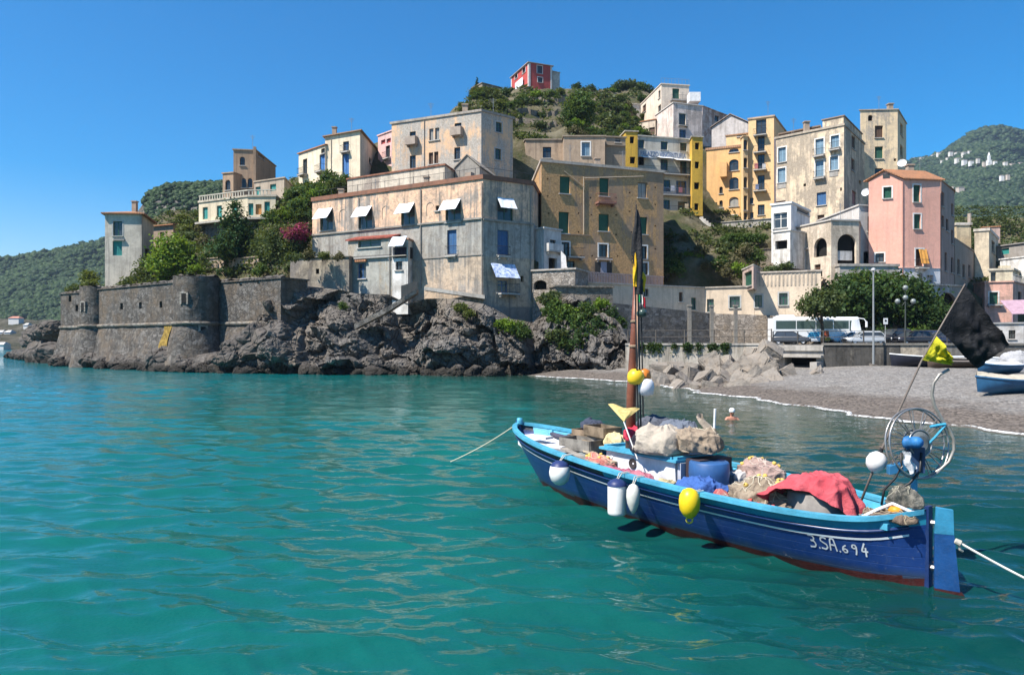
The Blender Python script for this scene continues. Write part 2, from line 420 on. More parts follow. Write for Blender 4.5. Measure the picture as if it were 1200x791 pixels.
    def pipe(s, fi, pts, r=.05, mat=None, name='drainpipe'):
        f = s.faces[fi]; mb = MB(); mb.tube([f.p(f.hit(a), f.zat(a, b), r + .03) for a, b in pts], r, 6); return mb.build(name, mat or flat((.28, .25, .22), .7), s.root)
    def finish(s, tops=None):
        mb = MB()
        for fi, f in enumerate(s.faces):
            us = sorted({0.0, f.L} | {round(h[0], 4) for h in f.holes} | {round(h[1], 4) for h in f.holes})
            zs = sorted({f.zb, f.zt} | {round(h[2], 4) for h in f.holes} | {round(h[3], 4) for h in f.holes})
            idx = {}
            def vid(u, z, o=0.0):
                k = (round(u, 4), round(z, 4), o)
                if k not in idx: idx[k] = len(mb.v); mb.v.append(f.p(u, z, o))
                return idx[k]
            for i in range(len(us) - 1):
                for j in range(len(zs) - 1):
                    um, zm = (us[i] + us[i + 1]) / 2, (zs[j] + zs[j + 1]) / 2
                    if any(h[0] < um < h[1] and h[2] < zm < h[3] for h in f.holes): continue
                    mb.f.append((vid(us[i], zs[j]), vid(us[i + 1], zs[j]), vid(us[i + 1], zs[j + 1]), vid(us[i], zs[j + 1]))); mb.m.append(0)
            D = -.36
            for (u0, u1, z0, z1, arch) in f.holes:
                for (a, b) in (((u0, z0), (u0, z1)), ((u0, z1), (u1, z1)), ((u1, z1), (u1, z0)), ((u1, z0), (u0, z0))):
                    mb.quad(f.p(*a), f.p(*b), f.p(*b, D), f.p(*a, D))
                if arch:
                    w = (u1 - u0) / 2; uc = (u0 + u1) / 2; hr = min(w * arch, (z1 - z0) * .8); zc = z1 - hr; N = 8
                    for sd in (-1, 1):
                        pts = [(uc + sd * w * math.cos(k / N * math.pi / 2), zc + hr * math.sin(k / N * math.pi / 2)) for k in range(N + 1)]
                        cor = (uc + sd * w, z1)
                        for p0, p1 in zip(pts, pts[1:]):
                            mb.poly([f.p(*cor, -.003), f.p(*p0, -.003), f.p(*p1, -.003)]); mb.quad(f.p(*p0, -.003), f.p(*p1, -.003), f.p(*p1, D), f.p(*p0, D))
        mb.build('wall', s.wall, s.root)
        n = len(s.ring); c = sum(s.ring, Vector((0, 0))) / n; zt = s.zt
        def off(d):
            out = []
            for i in range(n):
                a, b = s.faces[i - 1], s.faces[i]; k = a.n + b.n; k = k / max(.25, k.dot(a.n)); out.append(s.ring[i] + k * d)
            return out
        if s.roof == 'flat':
            r = off(-.12); mb = MB(); mb.hexa([(p.x, p.y, zt - .30) for p in r], [(p.x, p.y, zt - .12) for p in r]); mb.build('roof', s.roofmat or flat((.30, .27, .24), .95, .1, .4), s.root)
            mb = MB(); r2 = off(.14); r3 = off(-.22); cm = s.cornice or s.wall; zz0, zz1 = zt + .003, zt + .003 + s.ch * .5
            for i in range(n):
                j = (i + 1) % n; q = lambda p, z: (p.x, p.y, z)
                mb.hexa([q(r2[i], zz0), q(r2[j], zz0), q(r3[j], zz0), q(r3[i], zz0)], [q(r2[i], zz1), q(r2[j], zz1), q(r3[j], zz1), q(r3[i], zz1)])
            mb.build('cornice', cm, s.root)
        else:
            r = off(s.over); mb = MB(); z0, z1 = zt + .004, zt + .16; q = lambda p, z: Vector((p.x, p.y, z))
            if s.roof == 'hip':
                c2 = [(q(p, z1).lerp(q(c, z1), .92)) for p in r]; top = [Vector((p.x, p.y, zt + s.roof_h)) for p in c2]
                mb.hexa([q(p, z0) for p in r], [q(p, z1) for p in r]); mb.hexa([q(p, z1 + .002) for p in r], top)
                mb.build('roof', s.roofmat or tiles(), s.root)
            elif s.roof == 'gable':     # ridge from the middle of face 0 to the middle of the face opposite; needs 4 corners
                a, b, c_, d = r; m0, m1 = (a + b) / 2, (c_ + d) / 2; h = s.roof_h; t = .14
                for (e0, e1, g0, g1) in ((a, d, m0, m1), (b, c_, m0, m1)):
                    lo = [q(e0, z0), q(e1, z0), q(g1, z0 + h), q(g0, z0 + h)]; mb.hexa(lo, [v + Vector((0, 0, t)) for v in lo])
                mb.build('roof', s.roofmat or tiles(), s.root)
                mb = MB(); A, B, C, D = s.ring; M0, M1 = (A + B) / 2, (C + D) / 2; hh = h * .97
                mb.poly([q(A, zt), q(B, zt), q(M0, zt + hh)]); mb.build('gable', s.wall, s.root); mb = MB(); mb.poly([q(C, zt), q(D, zt), q(M1, zt + hh)]); mb.build('gable', s.wall, s.root)
            elif s.roof == 'shed':      # rises from face 0 to the back
                hs = [0.0 if i < len(s.front) and (i < 2) else s.roof_h for i in range(n)]
                lo = [q(p, z0 + hs[i]) for i, p in enumerate(r)]; mb.hexa(lo, [v + Vector((0, 0, .15)) for v in lo]); mb.build('roof', s.roofmat or tiles(), s.root)
                mb = MB()
                for i in range(n):
                    j = (i + 1) % n; mb.quad(q(s.ring[i], zt), q(s.ring[j], zt), q(s.ring[j], zt + hs[j]), q(s.ring[i], zt + hs[i]))
                mb.build('gable', s.wall, s.root)
        return s.root

def front_pts(pts, d_ref, k=0):
    """pts: [(px, top py)], the corners of one level eave; d_ref: metres to corner k. Gives the corners' plan points and the eave's height"""
    z = (HOR - pts[k][1]) / F_PX * d_ref; out = []
    for (px, py) in pts: out.append(XY(px, z * F_PX / (HOR - py)))
    return out, CAM_Z + z
def zpy(py, d): return CAM_Z - (py - HOR) / F_PX * d
# ------------------------------------------------------------------ the town
CREAM = (.66, .56, .43); PEACH = (.72, .50, .32); OLD = (.50, .44, .37); GREY = (.36, .34, .31)
BRICK = (.30, .19, .12)
hill_ctrl = []          # (X, Y, Z) where the slope is known

# tower house over the fort
fp, z = front_pts([(123, 251), (166, 255)], 101)
H = House('tower_house', 'narrow pale grey tower house with tiled roof rising behind the left end of the fort', 'house', [fp[0], XY(166, 101.3), XY(180, 109)], z, 8.5,
          plaster((.58, .52, .43), (.25, .22, .19), .45), roof='hip', roof_h=1.0, over=.45)
H.win(0, [(138, 268, 11, 17, 'gs'), (137.5, 291, 11, 17, 't')]); H.win(1, [(173, 300, 6, 16, 'v')])
H.box_on(0, 140, 281.5, 13, 1.6, 0, .25, 'ledge', flat((.3, .28, .25), .9)); H.finish()
# annexe beside it
fp, z = front_pts([(179, 266), (203, 264)], 113)
H = House('annexe', 'small brown annexe with a tiled roof to the right of the tower house', 'house', fp, z, 12, plaster((.34, .25, .18), (.18, .14, .1), .5), back=6, roof='shed', roof_h=1.2, over=.4)
H.win(0, [(190, 276, 5, 8, 'd')]); H.finish()

# terrace house with teal doors
fp, z = front_pts([(233, 238), (290, 231)], 105)
zf = zpy(259, 103)
wl = plaster((.68, .58, .42), (.42, .34, .24), .3)
H = House('terrace_house', 'long low cream house with five teal shutters and roof terrace above the pine', 'house', [fp[0], fp[1], XY(323, 100.5)], z, zf, wl, back_pts=[XY(352, 118), XY(262, 122)], cornice=plaster((.55, .48, .38), (.3, .26, .2), .5), ch=.5)
H.win(0, [(240.5, 250, 6, 14, 't'), (257, 248, 6, 14, 't'), (275, 245, 6, 14, 't')]); H.win(1, [(294, 245.5, 6, 14, 't'), (303, 245.5, 7, 12, 'o'), (313, 244, 6.5, 15, 't')])
for fi, a in ((0, 262), (1, 306)):
    f = H.faces[fi]; mb = MB(); fbox(mb, f, 0, f.L, zf - .25, zf + .02, -.1, .7); mb.build('balcony', flat((.42, .38, .32), .9), H.root)
    mb = MB()
    for k in range(int(f.L / .5)): fbox(mb, f, k * .5 + .1, k * .5 + .24, z + .18, z + .85, -.12, -.02)
    fbox(mb, f, 0, f.L, z + .86, z + 1.0, -.16, .02); mb.build('balustrade', flat((.5, .46, .38), .9), H.root)
H.finish()
b = House('terrace_house_base', 'dark stone base wall under the cream house with teal shutters', 'retaining wall', [fp[0] + Vector((.3, .5)), fp[1] + Vector((.1, .5)), XY(322, 101)], zf - .26, 12, stone_wall((.16, .145, .125)), back=6, cornice=stone_wall((.16, .145, .125)))
b.root.name = 'retaining_wall'; b.finish()
fp, z = front_pts([(298, 214), (333, 209)], 108, 1)
H = House('rooftop_house', 'cream upper storey with teal shutters set back on the terrace house roof', 'house', [fp[0], fp[1], XY(357, 124)], z, zpy(236, 108), plaster((.42, .35, .27), (.25, .2, .16), .4))
H.win(0, [(302.4, 224.5, 6, 11, 't'), (320, 220, 7, 8, 't')]); H.finish()
# brown mock-medieval tower
fp, z = front_pts([(273.5, 176), (300, 177)], 116)
wb = plaster((.40, .28, .19), (.24, .18, .13), .4)
H = House('brown_tower', 'tall brown square tower with small arched windows behind the terrace house', 'tower', [fp[0], fp[1], XY(323, 127)], z - .0, 20, wb)
H.win(0, [(284, 189, 6, 10, 'd'), (285.4, 214.6, 6, 11, 'd'), (293, 214.6, 5.5, 11, 'd')], arch=1.0); H.win(1, [(306, 182, 7, 8, 'br')])
f = H.faces[0]; H.box_on(0, 299, 200, 3, 54, .003, .5, 'chimney_breast', wb); H.finish()
fp, z = front_pts([(261, 204), (273.5, 203)], 115)
H = House('tower_annexe', 'low brown wing with one arched window at the left of the brown tower', 'house', fp, z, 20, wb, back=7); H.win(0, [(267, 217, 6, 12, 'd')], arch=1.0); H.finish()

# cream house with blue shutters: low wing and tall block
zb = zpy(216, 110)
fp, z = front_pts([(350, 181), (381, 170.5)], 116)
wc = plaster((.78, .67, .50), (.45, .37, .28), .4)
H = House('low_wing', 'low cream wing with weathered walls left of the tall house with blue shutters', 'house', fp, z, zb - 6, wc, back=8, roof='shed', roof_h=.9, over=.2)
H.win(0, [(357.5, 196, 5, 19, 'd'), (378, 191, 7, 20, 'bb'), (378.7, 177, 5, 6, 'd')]); H.balcony(0, 357.5, 205, 7); H.balcony(0, 378, 201.5, 8); H.finish()
fp, z = front_pts([(381, 161), (422, 154)], 108, 1)
H = House('blue_shuttered_house', 'tall cream house with long blue shutters and hipped tile roof', 'house', [fp[0], fp[1], XY(445, 121)], z, zb - 6, wc, roof='hip', roof_h=1.1, over=.35, roofmat=tiles((.30, .19, .13)))
H.win(0, [(405.5, 171.5, 7, 11, 'bg'), (405, 194, 8, 28, 'bb'), (393, 210, 4, 9, 'd')]); H.win(1, [(434, 189, 3, 6, 'd')]); H.balcony(0, 405.5, 178.5, 9, .6); H.pipe(0, [(388.5, 164), (388.5, 205)]); H.finish()
# pink slip between
fp, z = front_pts([(443, 160), (462, 153)], 112, 1)
H = House('pink_house', 'narrow pink house squeezed between the cream and the big peach palazzo', 'house', fp, z, 22, plaster((.72, .45, .42), (.5, .4, .36), .35), back=7)
H.win(0, [(449, 166.5, 5, 5, 'r'), (455.5, 165, 5, 5, 'r'), (454.5, 178, 5, 14, 'd')]); H.balcony(0, 454.5, 186, 7, .6); H.finish()

# big peach palazzo
fp, z = front_pts([(459, 146), (564, 131), (601, 140)], 94, 1)
H = House('peach_palazzo', 'large weathered peach palazzo with small balconies, highest behind the waterfront house', 'apartment block', fp, z, 15,
          plaster((.74, .48, .29), (.46, .38, .31), .75, (.46, .42, .37), .55, .75), cornice=plaster((.4, .35, .3), (.2, .18, .16), .6), ch=.6)
H.win(0, [(483.7, 161, 7, 13, 'd'), (483.7, 190, 7, 15, 'd'), (505.5, 158, 5, 14, 'gr'), (512.3, 157, 5, 14, 'gr'), (505, 186, 5, 14, 'br'), (511.2, 185, 5, 14, 'br'), (536.7, 150, 8, 11, 'd'), (535.8, 180, 7, 14, 'd')])
H.win(1, [(584.5, 149.5, 7, 12, 'gs'), (583.7, 181, 7, 13, 'gs')])
for px, py in ((484, 169.5), (537, 158.5)): H.balcony(0, px, py, 12, .8, .9, plaster((.42, .35, .29), (.25, .2, .17), .6), plaster((.42, .35, .29), (.25, .2, .17), .6), True)
H.pipe(0, [(497.5, 141), (497.5, 196)]); H.finish()
# plastered roof-terrace house in front of it
fp, z = front_pts([(407, 211), (521, 194)], 84, 1)
H = House('roof_terrace_house', 'plain pale plastered terrace wall rising above the waterfront house roof', 'house', [fp[0], fp[1], XY(535, 88)], z, 15, plaster((.60, .52, .42), (.32, .28, .23), .7, (.36, .3, .25), .3), back_pts=[XY(535, 92), XY(410, 98)], cornice=flat((.32, .15, .1), .9, .1, .5)); H.finish()
fp, z = front_pts([(533, 208), (562, 206)], 86, 1)
H = House('gabled_house', 'small grey gabled house against the front of the peach palazzo', 'house', fp, zpy(196, 86), 15, plaster((.33, .30, .26), (.2, .18, .16), .6), back=7, roof='gable', roof_h=1.5, over=.12, roofmat=plaster((.3, .27, .23))); H.finish()

# the waterfront house
fpm, zm = front_pts([(366, 236.5), (566, 210), (625, 217.5)], 74, 1)
wm = banded(((0, (.22, .21, .19)), (2.2, (.52, .40, .29)), (7.2, (.36, .345, .31)), (11.0, (.78, .50, .33))), (.30, .26, .22))
H = House('waterfront_house', 'long weathered waterfront house with white awnings standing on the sea cliff', 'apartment block', fpm, zm, 4.5, wm, cornice=plaster((.27, .13, .085), (.15, .10, .08), .5), ch=.9, back_pts=[XY(640, 90), XY(405, 103)])
WA = cloth((.78, .80, .82), (.70, .72, .75)); BA = cloth((.10, .16, .30))
aw = [(382.5, 252, 16), (428, 250, 17), (478, 246, 17), (531, 242, 19)]
H.win(0, [(px, py + 7, w - 1, 22, 'gp') for px, py, w in aw] + [(529.5, 284, 11, 29, 'b'), (512.5, 244, 4, 6, 'd')])
H.win(1, [(592, 248, 18, 23, 'gp'), (589.5, 284.5, 13, 29, 'b'), (589, 336, 12, 14, 'bg'), (612, 327, 3.5, 7, 'v')])
for px, py, w in aw: H.awning(0, px - 1, py - 1, w + 1, 13, .95, WA)
H.awning(1, 592, 239, 19, 13, .8, WA); H.awning(1, 589, 318, 28, 17, 1.1, cloth((.62, .68, .78), (.12, .2, .42), 9))
H.balcony(1, 594, 344, 22, .8); H.balcony(0, 529.5, 299.5, 12, .35); H.balcony(1, 589.5, 300, 14, .35)
for fi, py0, py1 in ((0, 269, 255.5), (1, 255.5, 261)):
    f = H.faces[fi]; zc = f.zat(540 if fi == 0 else 600, 257.2 if fi == 0 else 259.5); mb = MB(); fbox(mb, f, 0, f.L, zc - .18, zc, -.02, .16); mb.build('string_course', plaster((.34, .31, .27), (.2, .18, .16), .7), H.root)
f = H.faces[0]; u = f.hit(530); zc = f.zat(530, 300); mb = MB(); fbox(mb, f, f.hit(494), f.L, zc - .12, zc, -.02, .08); mb.build('string_course', plaster((.3, .27, .24)), H.root)
H.pipe(0, [(493.5, 222), (493.5, 338)], .06); H.pipe(0, [(421, 232), (421, 262)], .04); H.pipe(1, [(621.5, 220), (621.5, 352)], .07); H.pipe(0, [(565, 214), (565, 345)], .04)
# stained arches of older windows on the upper floor
for px, py in ((402, 253), (452, 249), (504, 245)):
    f = H.faces[0]; u0, u1, z0, z1 = f.rect(px, py, 8, 15); mb = MB()
    mb.tube([f.p(u0, z0, .01)] + [f.p((u0 + u1) / 2 - math.cos(k / 8 * math.pi) * (u1 - u0) / 2, z1 - .4 + .4 * math.sin(k / 8 * math.pi), .01) for k in range(9)], .035, 4); mb.build('arch_moulding', plaster((.34, .29, .24)), H.root)
mb = MB(); f = H.faces[1]; u0, u1, z0, z1 = f.rect(607, 237, 3, 3)
mb.tube([f.p(u0, zm + .3, -.3), f.p(u0, zm + 1.1, -.3)], .03, 4)
for k in range(12):
    f = H.faces[0]; u = f.L * (k + .5) / 12; mb.tube([f.p(u, zm + .3, -.1), f.p(u, zm + 1.25, -.1)], .025, 4)
mb.tube([H.faces[0].p(.2, zm + 1.2, -.1), H.faces[0].p(H.faces[0].L, zm + 1.2, -.1), H.faces[1].p(H.faces[1].L, zm + 1.2, -.1)], .02, 4); mb.build('railing', flat(IRON, .5), H.root)
H.box_on(0, 545, 205.5, 7, 9, -1.2, -.5, 'chimney', plaster((.36, .28, .22))); H.finish()
f = H.faces[0]; ud = f.u; nn = f.n
# kitchen bay with the red lean-to roof, on the left
d0 = 78.2; a = XY(408, d0 + 2.6); bq = XY(459, d0)
zt = zpy(279, d0)
K = House('kitchen_bay', 'grey lean-to bay under a red tin roof with a green strip window', 'house', [a, bq], zt, 6.5, plaster((.38, .37, .33), (.22, .21, .19), .8, (.42, .36, .28), .45), back=4.2, roof='shed', roof_h=1.35, over=.22, roofmat=flat((.30, .075, .05), .7, .2, .5))
K.win(0, [(433, 285.5, 27, 8.5, 'gp'), (424, 317.5, 10, 18, 'bg')]); K.balcony(0, 437, 301, 42, .25, .02)
K.box_on(0, 424, 306, 13, 2.2, 0, .3, 'canopy', tiles()); K.pipe(0, [(457, 281), (457, 350)]); K.finish()
a2, b2 = XY(459.5, 77.6), XY(478, 76.8)
K = House('whitewashed_turret', 'slim whitewashed turret with awning and loggia beside the red-roofed bay', 'house', [a2, b2, XY(490, 80.5)], zpy(281, 76.8), 6, plaster((.70, .68, .64), (.35, .32, .28), .8), cornice=flat((.35, .2, .14), .9))
K.win(0, [(468.5, 296, 16, 13, 'v'), (467.5, 311.5, 8, 10, 'd')]); K.awning(0, 468.5, 283.5, 17, 12, .8, cloth((.66, .70, .78), (.50, .56, .68), 8))
fK = K.faces[0]; K.box_on(0, 468.5, 300, 18, .9, .0, .35, 'ledge', flat((.4, .36, .3), .9))
mb = MB(); zc = fK.zat(468, 299)
for k in range(12): u = lerp(.1, fK.L - .1, k / 11); mb.tube([fK.p(u, zc, .3), fK.p(u, zc + .95, .3)], .015, 4)
mb.tube([fK.p(.1, zc + .95, .3), fK.p(fK.L - .1, zc + .95, .3)], .02, 4); mb.build('railing', flat((.05, .06, .12), .5), K.root); K.finish()

# masonry ramp under it
def slab_path(name, label, cat, pts, width, thick, m, side=Vector((0, 1, 0))):
    mb = MB()
    for p, q in zip(pts, pts[1:]):
        p, q = Vector(p), Vector(q); w = Vector(side) * width; dz = Vector((0, 0, thick))
        mb.hexa([p - dz, q - dz, q - dz + w, p - dz + w], [p, q, q + w, p + w])
    return tag(mb.build(name, m), label, cat)
slab_path('footpath_ramp', 'narrow masonry ramp climbing across the cliff to the whitewashed turret', 'ramp', [P(415, 380, 73.2), P(452, 361, 73.4), P(474, 347, 73.8), P(488, 338, 74.4)], 1.6, .5, stone_wall((.26, .23, .2)))
slab_path('cliff_ledge', 'sloping concrete ledge along the foot of the waterfront house', 'ledge', [P(497, 336, 75.0), P(568, 346, 72.6)], 1.5, .35, plaster((.38, .36, .33)))
mb = MB(); 
fz = [P(474, 331, 73.9), P(488, 326, 74.5)]
mb.hexa([P(470, 350, 73.7), P(489, 340, 74.5), P(489, 340, 74.7), P(470, 350, 73.9)], [P(470, 335, 73.7), P(489, 329, 74.5), P(489, 329, 74.7), P(470, 335, 73.9)])
tag(mb.build('parapet', plaster((.34, .24, .18), (.2, .15, .12), .6)), 'brown brick parapet at the top of the masonry ramp', 'parapet')

H = House('foundation_wall', 'stained beige foundation wall topped by greenery on the cliff left of the kitchen bay', 'retaining wall', [XY(340, 80.8), XY(409, 79.6)], zpy(301.5, 80), 5, plaster((.42, .36, .28), (.12, .105, .09), .9, (.26, .23, .2), .55, 1.0), back=2.5, ch=.2, cornice=plaster((.34, .31, .27))); H.win(0, [(372, 318, 4, 6, 'v')]); H.finish()
H = House('street_wall', 'grey street wall stepping up in front of the orange apartment house', 'retaining wall', [XY(846, 112), XY(904, 108.5)], zpy(258.5, 110), 14, plaster((.42, .39, .34), (.22, .2, .17), .8), back=1.0, ch=.2); H.finish()
mb = MB()
for k in range(9): a_, b_ = XY(821 + k * 3, 110.5 - k * .1), XY(824.2 + k * 3, 110.4 - k * .1); z_ = zpy(254 + k * 2.6, 110.4); mb.hexa([(a_.x, a_.y, 14), (b_.x, b_.y, 14), (b_.x, b_.y + 1.6, 14), (a_.x, a_.y + 1.6, 14)], [(a_.x, a_.y, z_), (b_.x, b_.y, z_), (b_.x, b_.y + 1.6, z_), (a_.x, a_.y + 1.6, z_)])
tag(mb.build('stairway', plaster((.58, .54, .48), (.34, .3, .26), .6)), 'pale stairway descending between the yellow palazzo and the orange apartment house', 'stairway')
H = House('garden_terrace', 'low stone terrace wall crossing the green slope under the orange house', 'retaining wall', [XY(782, 97.5), XY(906, 94)], zpy(294, 96), 10, stone_wall((.27, .24, .2), 2.2), back=.7, ch=.15); H.finish()
H = House('garden_terrace', 'upper stone terrace wall right below the grey street wall on the green slope', 'retaining wall', [XY(800, 103), XY(880, 102)], zpy(280, 102.5), 12, stone_wall((.3, .26, .21), 2.2), back=.7, ch=.15); H.finish()
# tan garden walls above the fort
for (p0, p1, py, lab) in (((218, 93.5), (262, 90), 304, 'tan garden wall left of the pine above the fort'), ((268, 89.5), (303, 86.5), 303, 'pinkish garden wall right of the pine trunk above the fort'), ((158, 99.5), (176, 98.5), 322, 'low tan wall between the tower house and the bright green tree')):
    H = House('garden_wall', lab, 'garden wall', [XY(*p0), XY(*p1)], zpy(py, (p0[1] + p1[1]) / 2), 8, plaster((.46, .34, .24), (.26, .21, .16), .8, (.34, .29, .24), .4, .8), back=.6, ch=.2); H.finish()
# the tall brown house
fp, z = front_pts([(634.5, 190), (777.5, 203)], 81)
FB = fp
wbk = plaster((.37, .25, .16), (.22, .155, .105), .7, (.55, .33, .155), .6, .3)
H = House('brown_apartment_house', 'tall brown apartment house with rough walls dotted with putlog holes and green shutters', 'apartment block', [XY(623, 93), fp[0], fp[1]], z, 7.5, wbk, back_pts=[XY(775, 101)], cornice=plaster((.52, .45, .38), (.3, .26, .22), .5), ch=.6, roof='flat')
H.win(1, [(662, 217, 12, 20, 'g'), (708, 219.5, 11, 21, 'g'), (752.7, 223, 10.5, 18, 'gr'), (660.7, 261, 12, 25, 'g'), (707.5, 261, 12, 20, 'g'), (753, 264.5, 11, 20, 'g'),
          (662.5, 293, 9, 18, 'dw'), (706.8, 294, 10, 15, 'dw'), (754, 296, 8, 15, 'dw'), (669, 312, 9, 12, 'd'), (707, 315, 11, 14, 'd'), (754.5, 315, 9, 14, 'dw')])
H.win(1, [(px, py, 1.7, 1.7, 'v') for px, py in ((642, 210), (642, 230), (643, 250), (678, 250), (678, 272), (692, 232), (693, 252), (722, 232), (722, 252), (738, 226), (738, 248), (768, 220), (768, 240), (768, 265), (722, 275), (740, 272), (694, 300), (724, 300), (741, 300), (648, 270), (681, 300), (768, 292))])
H.win(0, [(627, 222, 3, 12, 'br'), (627, 246, 3, 12, 'br'), (627, 270, 3, 12, 'br')])
H.balcony(1, 708, 238.5, 21, .9, .95, flat((.26, .13, .1), .9), flat((.24, .10, .08), .6)); H.balcony(1, 672, 301.5, 19, .9); H.balcony(1, 707, 303.5, 18, .4, .03, flat((.5, .42, .36), .9))
for px in (700.2, 713.8): H.box_on(1, px, 314.5, 6, 15, .01, .07, 'shutter', slatted((.03, .03, .03)))
H.box_on(1, 707, 314, 7, 14, .08, .12, 'hanging_cloth', cloth((.30, .30, .36)))
H.pipe(1, [(661, 201), (683.5, 219), (683.5, 275)], .045, flat((.52, .42, .3), .7)); H.pipe(1, [(683.5, 209), (754, 207)], .04, flat((.5, .42, .33), .7)); H.pipe(1, [(683.5, 207.5), (683.5, 219)], .045, flat((.52, .42, .3), .7))
f = H.faces[1]; zc = f.zat(670, 274.5); mb = MB(); fbox(mb, f, .3, f.hit(692), zc - .12, zc, -.02, .1); mb.build('string_course', plaster((.3, .22, .15)), H.root)
H.finish(); fB = H.faces[1]
# pink terrace railing and the low long range below
mb = MB(); z0, z1 = zpy(331, 79.3), zpy(317.5, 79.3); pa, pb = XY(672, 79.2), XY(778, 86.0); fR = Face(pa, pb, z0, z1)
for k in range(int(fR.L / .22)): fbox(mb, fR, k * .22, k * .22 + .1, z0, z1 - .1, -.06, 0)
fbox(mb, fR, 0, fR.L, z1 - .1, z1, -.1, .04); tag(mb.build('terrace_railing', flat((.50, .36, .33), .85)), 'faded pink railing along the terrace at the foot of the brown apartment house', 'railing')
wlr = plaster((.68, .55, .41), (.4, .33, .26), .4, None, .4, .4)
A0, A1 = XY(676, 78.6), XY(826, 86.5); A2 = XY(884, 84.2)
zt = zpy(331.5, 78.6); H = House('plastered_range', 'long low plastered range with small windows on top of the rubble wall', 'house', [A0, A1, A2], zt, 4.5, wlr, back_pts=[XY(890, 92), XY(770, 99), XY(676, 90)], cornice=plaster((.5, .44, .37)), ch=.3)
H.win(0, [(712, 341.5, 9, 13, 'br'), (757, 343, 6, 9, 'd'), (798, 348, 4.5, 11, 'br'), (813, 356, 6, 14, 'gp')]); H.win(1, [(832.5, 358, 8, 15, 'gp'), (861, 354, 12, 13, 'gs')]); H.finish()
B0, B1 = A2 + Vector((.02, .0)), XY(962, 81.5)
H = House('ribbed_parapet_house', 'cream roadside house with a ribbed parapet and two small green windows', 'house', [B0, B1], zpy(319.5, 83), 4.3, wlr, back=7, cornice=plaster((.46, .40, .34)))
H.win(0, [(888.5, 353, 9, 14, 'gs'), (918, 350.5, 10, 14, 'gs')])
f = H.faces[0]; mb = MB(); zc = f.zat(915, 335)
for k in range(int(f.L / .42)): fbox(mb, f, k * .42 + .05, k * .42 + .2, zc, H.zt - .02, -.02, .05)
mb.build('parapet_ribs', plaster((.5, .42, .33)), H.root); H.finish()
# shed with a green door on its roof terrace
fp, z = front_pts([(870, 317), (883, 311)], 87)
H = House('shed', 'little pink shed with a wide dark green door above the roadside house', 'shed', [fp[0], fp[1], XY(896, 92)], z, 9, plaster((.55, .42, .36)), roof='shed', roof_h=.4, over=.12, roofmat=plaster((.5, .47, .42))); H.win(0, [(876.5, 327, 9, 17, 'g')]); H.finish()
# rubble retaining wall along the road
RW = [XY(690, 77.6), XY(834, 85.3), XY(958, 80.4)]
root = empty('rubble_wall', (RW[1].x, RW[1].y, 1.5), 'long rubble retaining wall with a bend, under the plastered range', 'retaining wall'); SW_ = stone_wall((.24, .21, .18), 2.2)
for p, q, za_, zb_ in ((RW[0], RW[1], 7.45, 6.42), (RW[1], RW[2], 6.40, 5.85)):
    f = Face(p, q, 0, 1); mb = MB(); mb.hexa([f.p(0, 1.5, 0), f.p(f.L, 1.5, 0), f.p(f.L, 1.5, -1.2), f.p(0, 1.5, -1.2)], [f.p(0, za_, 0), f.p(f.L, zb_, 0), f.p(f.L, zb_, -1.2), f.p(0, za_, -1.2)]); mb.build('masonry', SW_, root)
for px, d in ((808, 77), (834, 78), (862, 77.5)):
    c = XY(px, d); mb = MB(); mb.box((c.x, c.y, 3 + 1.9), (.34, .34, 3.8)); mb.box((c.x, c.y, 6.9), (.46, .46, .2)); tag(mb.build('stone_pillar', plaster((.24, .22, .19), (.12, .11, .1), .7)), 'square stone pillar standing before the rubble wall, %s' % ({808: 'capped and nearest the boat mast', 834: 'the tallest by the wall corner', 862: 'nearest the bus'}[px]), 'pillar')
mb = MB(); f = Face(XY(836, 84.6), XY(868, 83.2), 0, 1)
# whitewashed stair house
fp, z = front_pts([(637.5, 268), (657.5, 271)], 77.5)
H = House('stair_house', 'narrow whitewashed stair house with arched corbels left of the brown apartment house', 'house', fp, z, 7.5, plaster((.62, .60, .58), (.36, .33, .31), .6), back=4)
H.win(0, [(648, 285.5, 7, 8.5, 'd'), (648, 310, 10, 15, 'v')]); H.balcony(0, 648, 294, 17, .5, .7, None, plaster((.62, .60, .58)), True); H.finish()
mb = MB(); pts = [(657.5, 294, 76.6), (663, 300, 76.4), (664, 312, 76.3), (672, 325, 76.0)]
for (a, b, c), (a2, b2, c2) in zip(pts, pts[1:]):
    p, q = P(a, b, c), P(a2, b2, c2); p2, q2 = Vector((p.x, p.y, 7.5)), Vector((q.x, q.y, 7.5)); mb.hexa([p2, q2, q2 + Vector((0, .22, 0)), p2 + Vector((0, .22, 0))], [p, q, q + Vector((0, .22, 0)), p + Vector((0, .22, 0))])
tag(mb.build('stair_parapet', plaster((.64, .62, .62))), 'white zigzag parapet of the outside stair beside the whitewashed stair house', 'stair')
H = House('archway_wall', 'grey retaining wall with a low dark arched opening below the stair house', 'retaining wall', [XY(624, 76.6), XY(674, 74.6)], zpy(317.5, 76), 3.5, stone_wall((.30, .27, .24), 2.4), back=4, cornice=plaster((.42, .38, .34)))
H.win(0, [(633, 334, 15, 11, 'v')], arch=.6); H.finish()
H = House('embankment_wall', 'sloping-topped stone embankment wall behind the bushes under the brown apartment house', 'retaining wall', [XY(651, 74.0), XY(718, 75.4)], zpy(337, 75), 2.0, stone_wall((.22, .195, .165), 2.2), back=2.5, cornice=stone_wall((.22, .195, .165), 2.2)); H.finish()

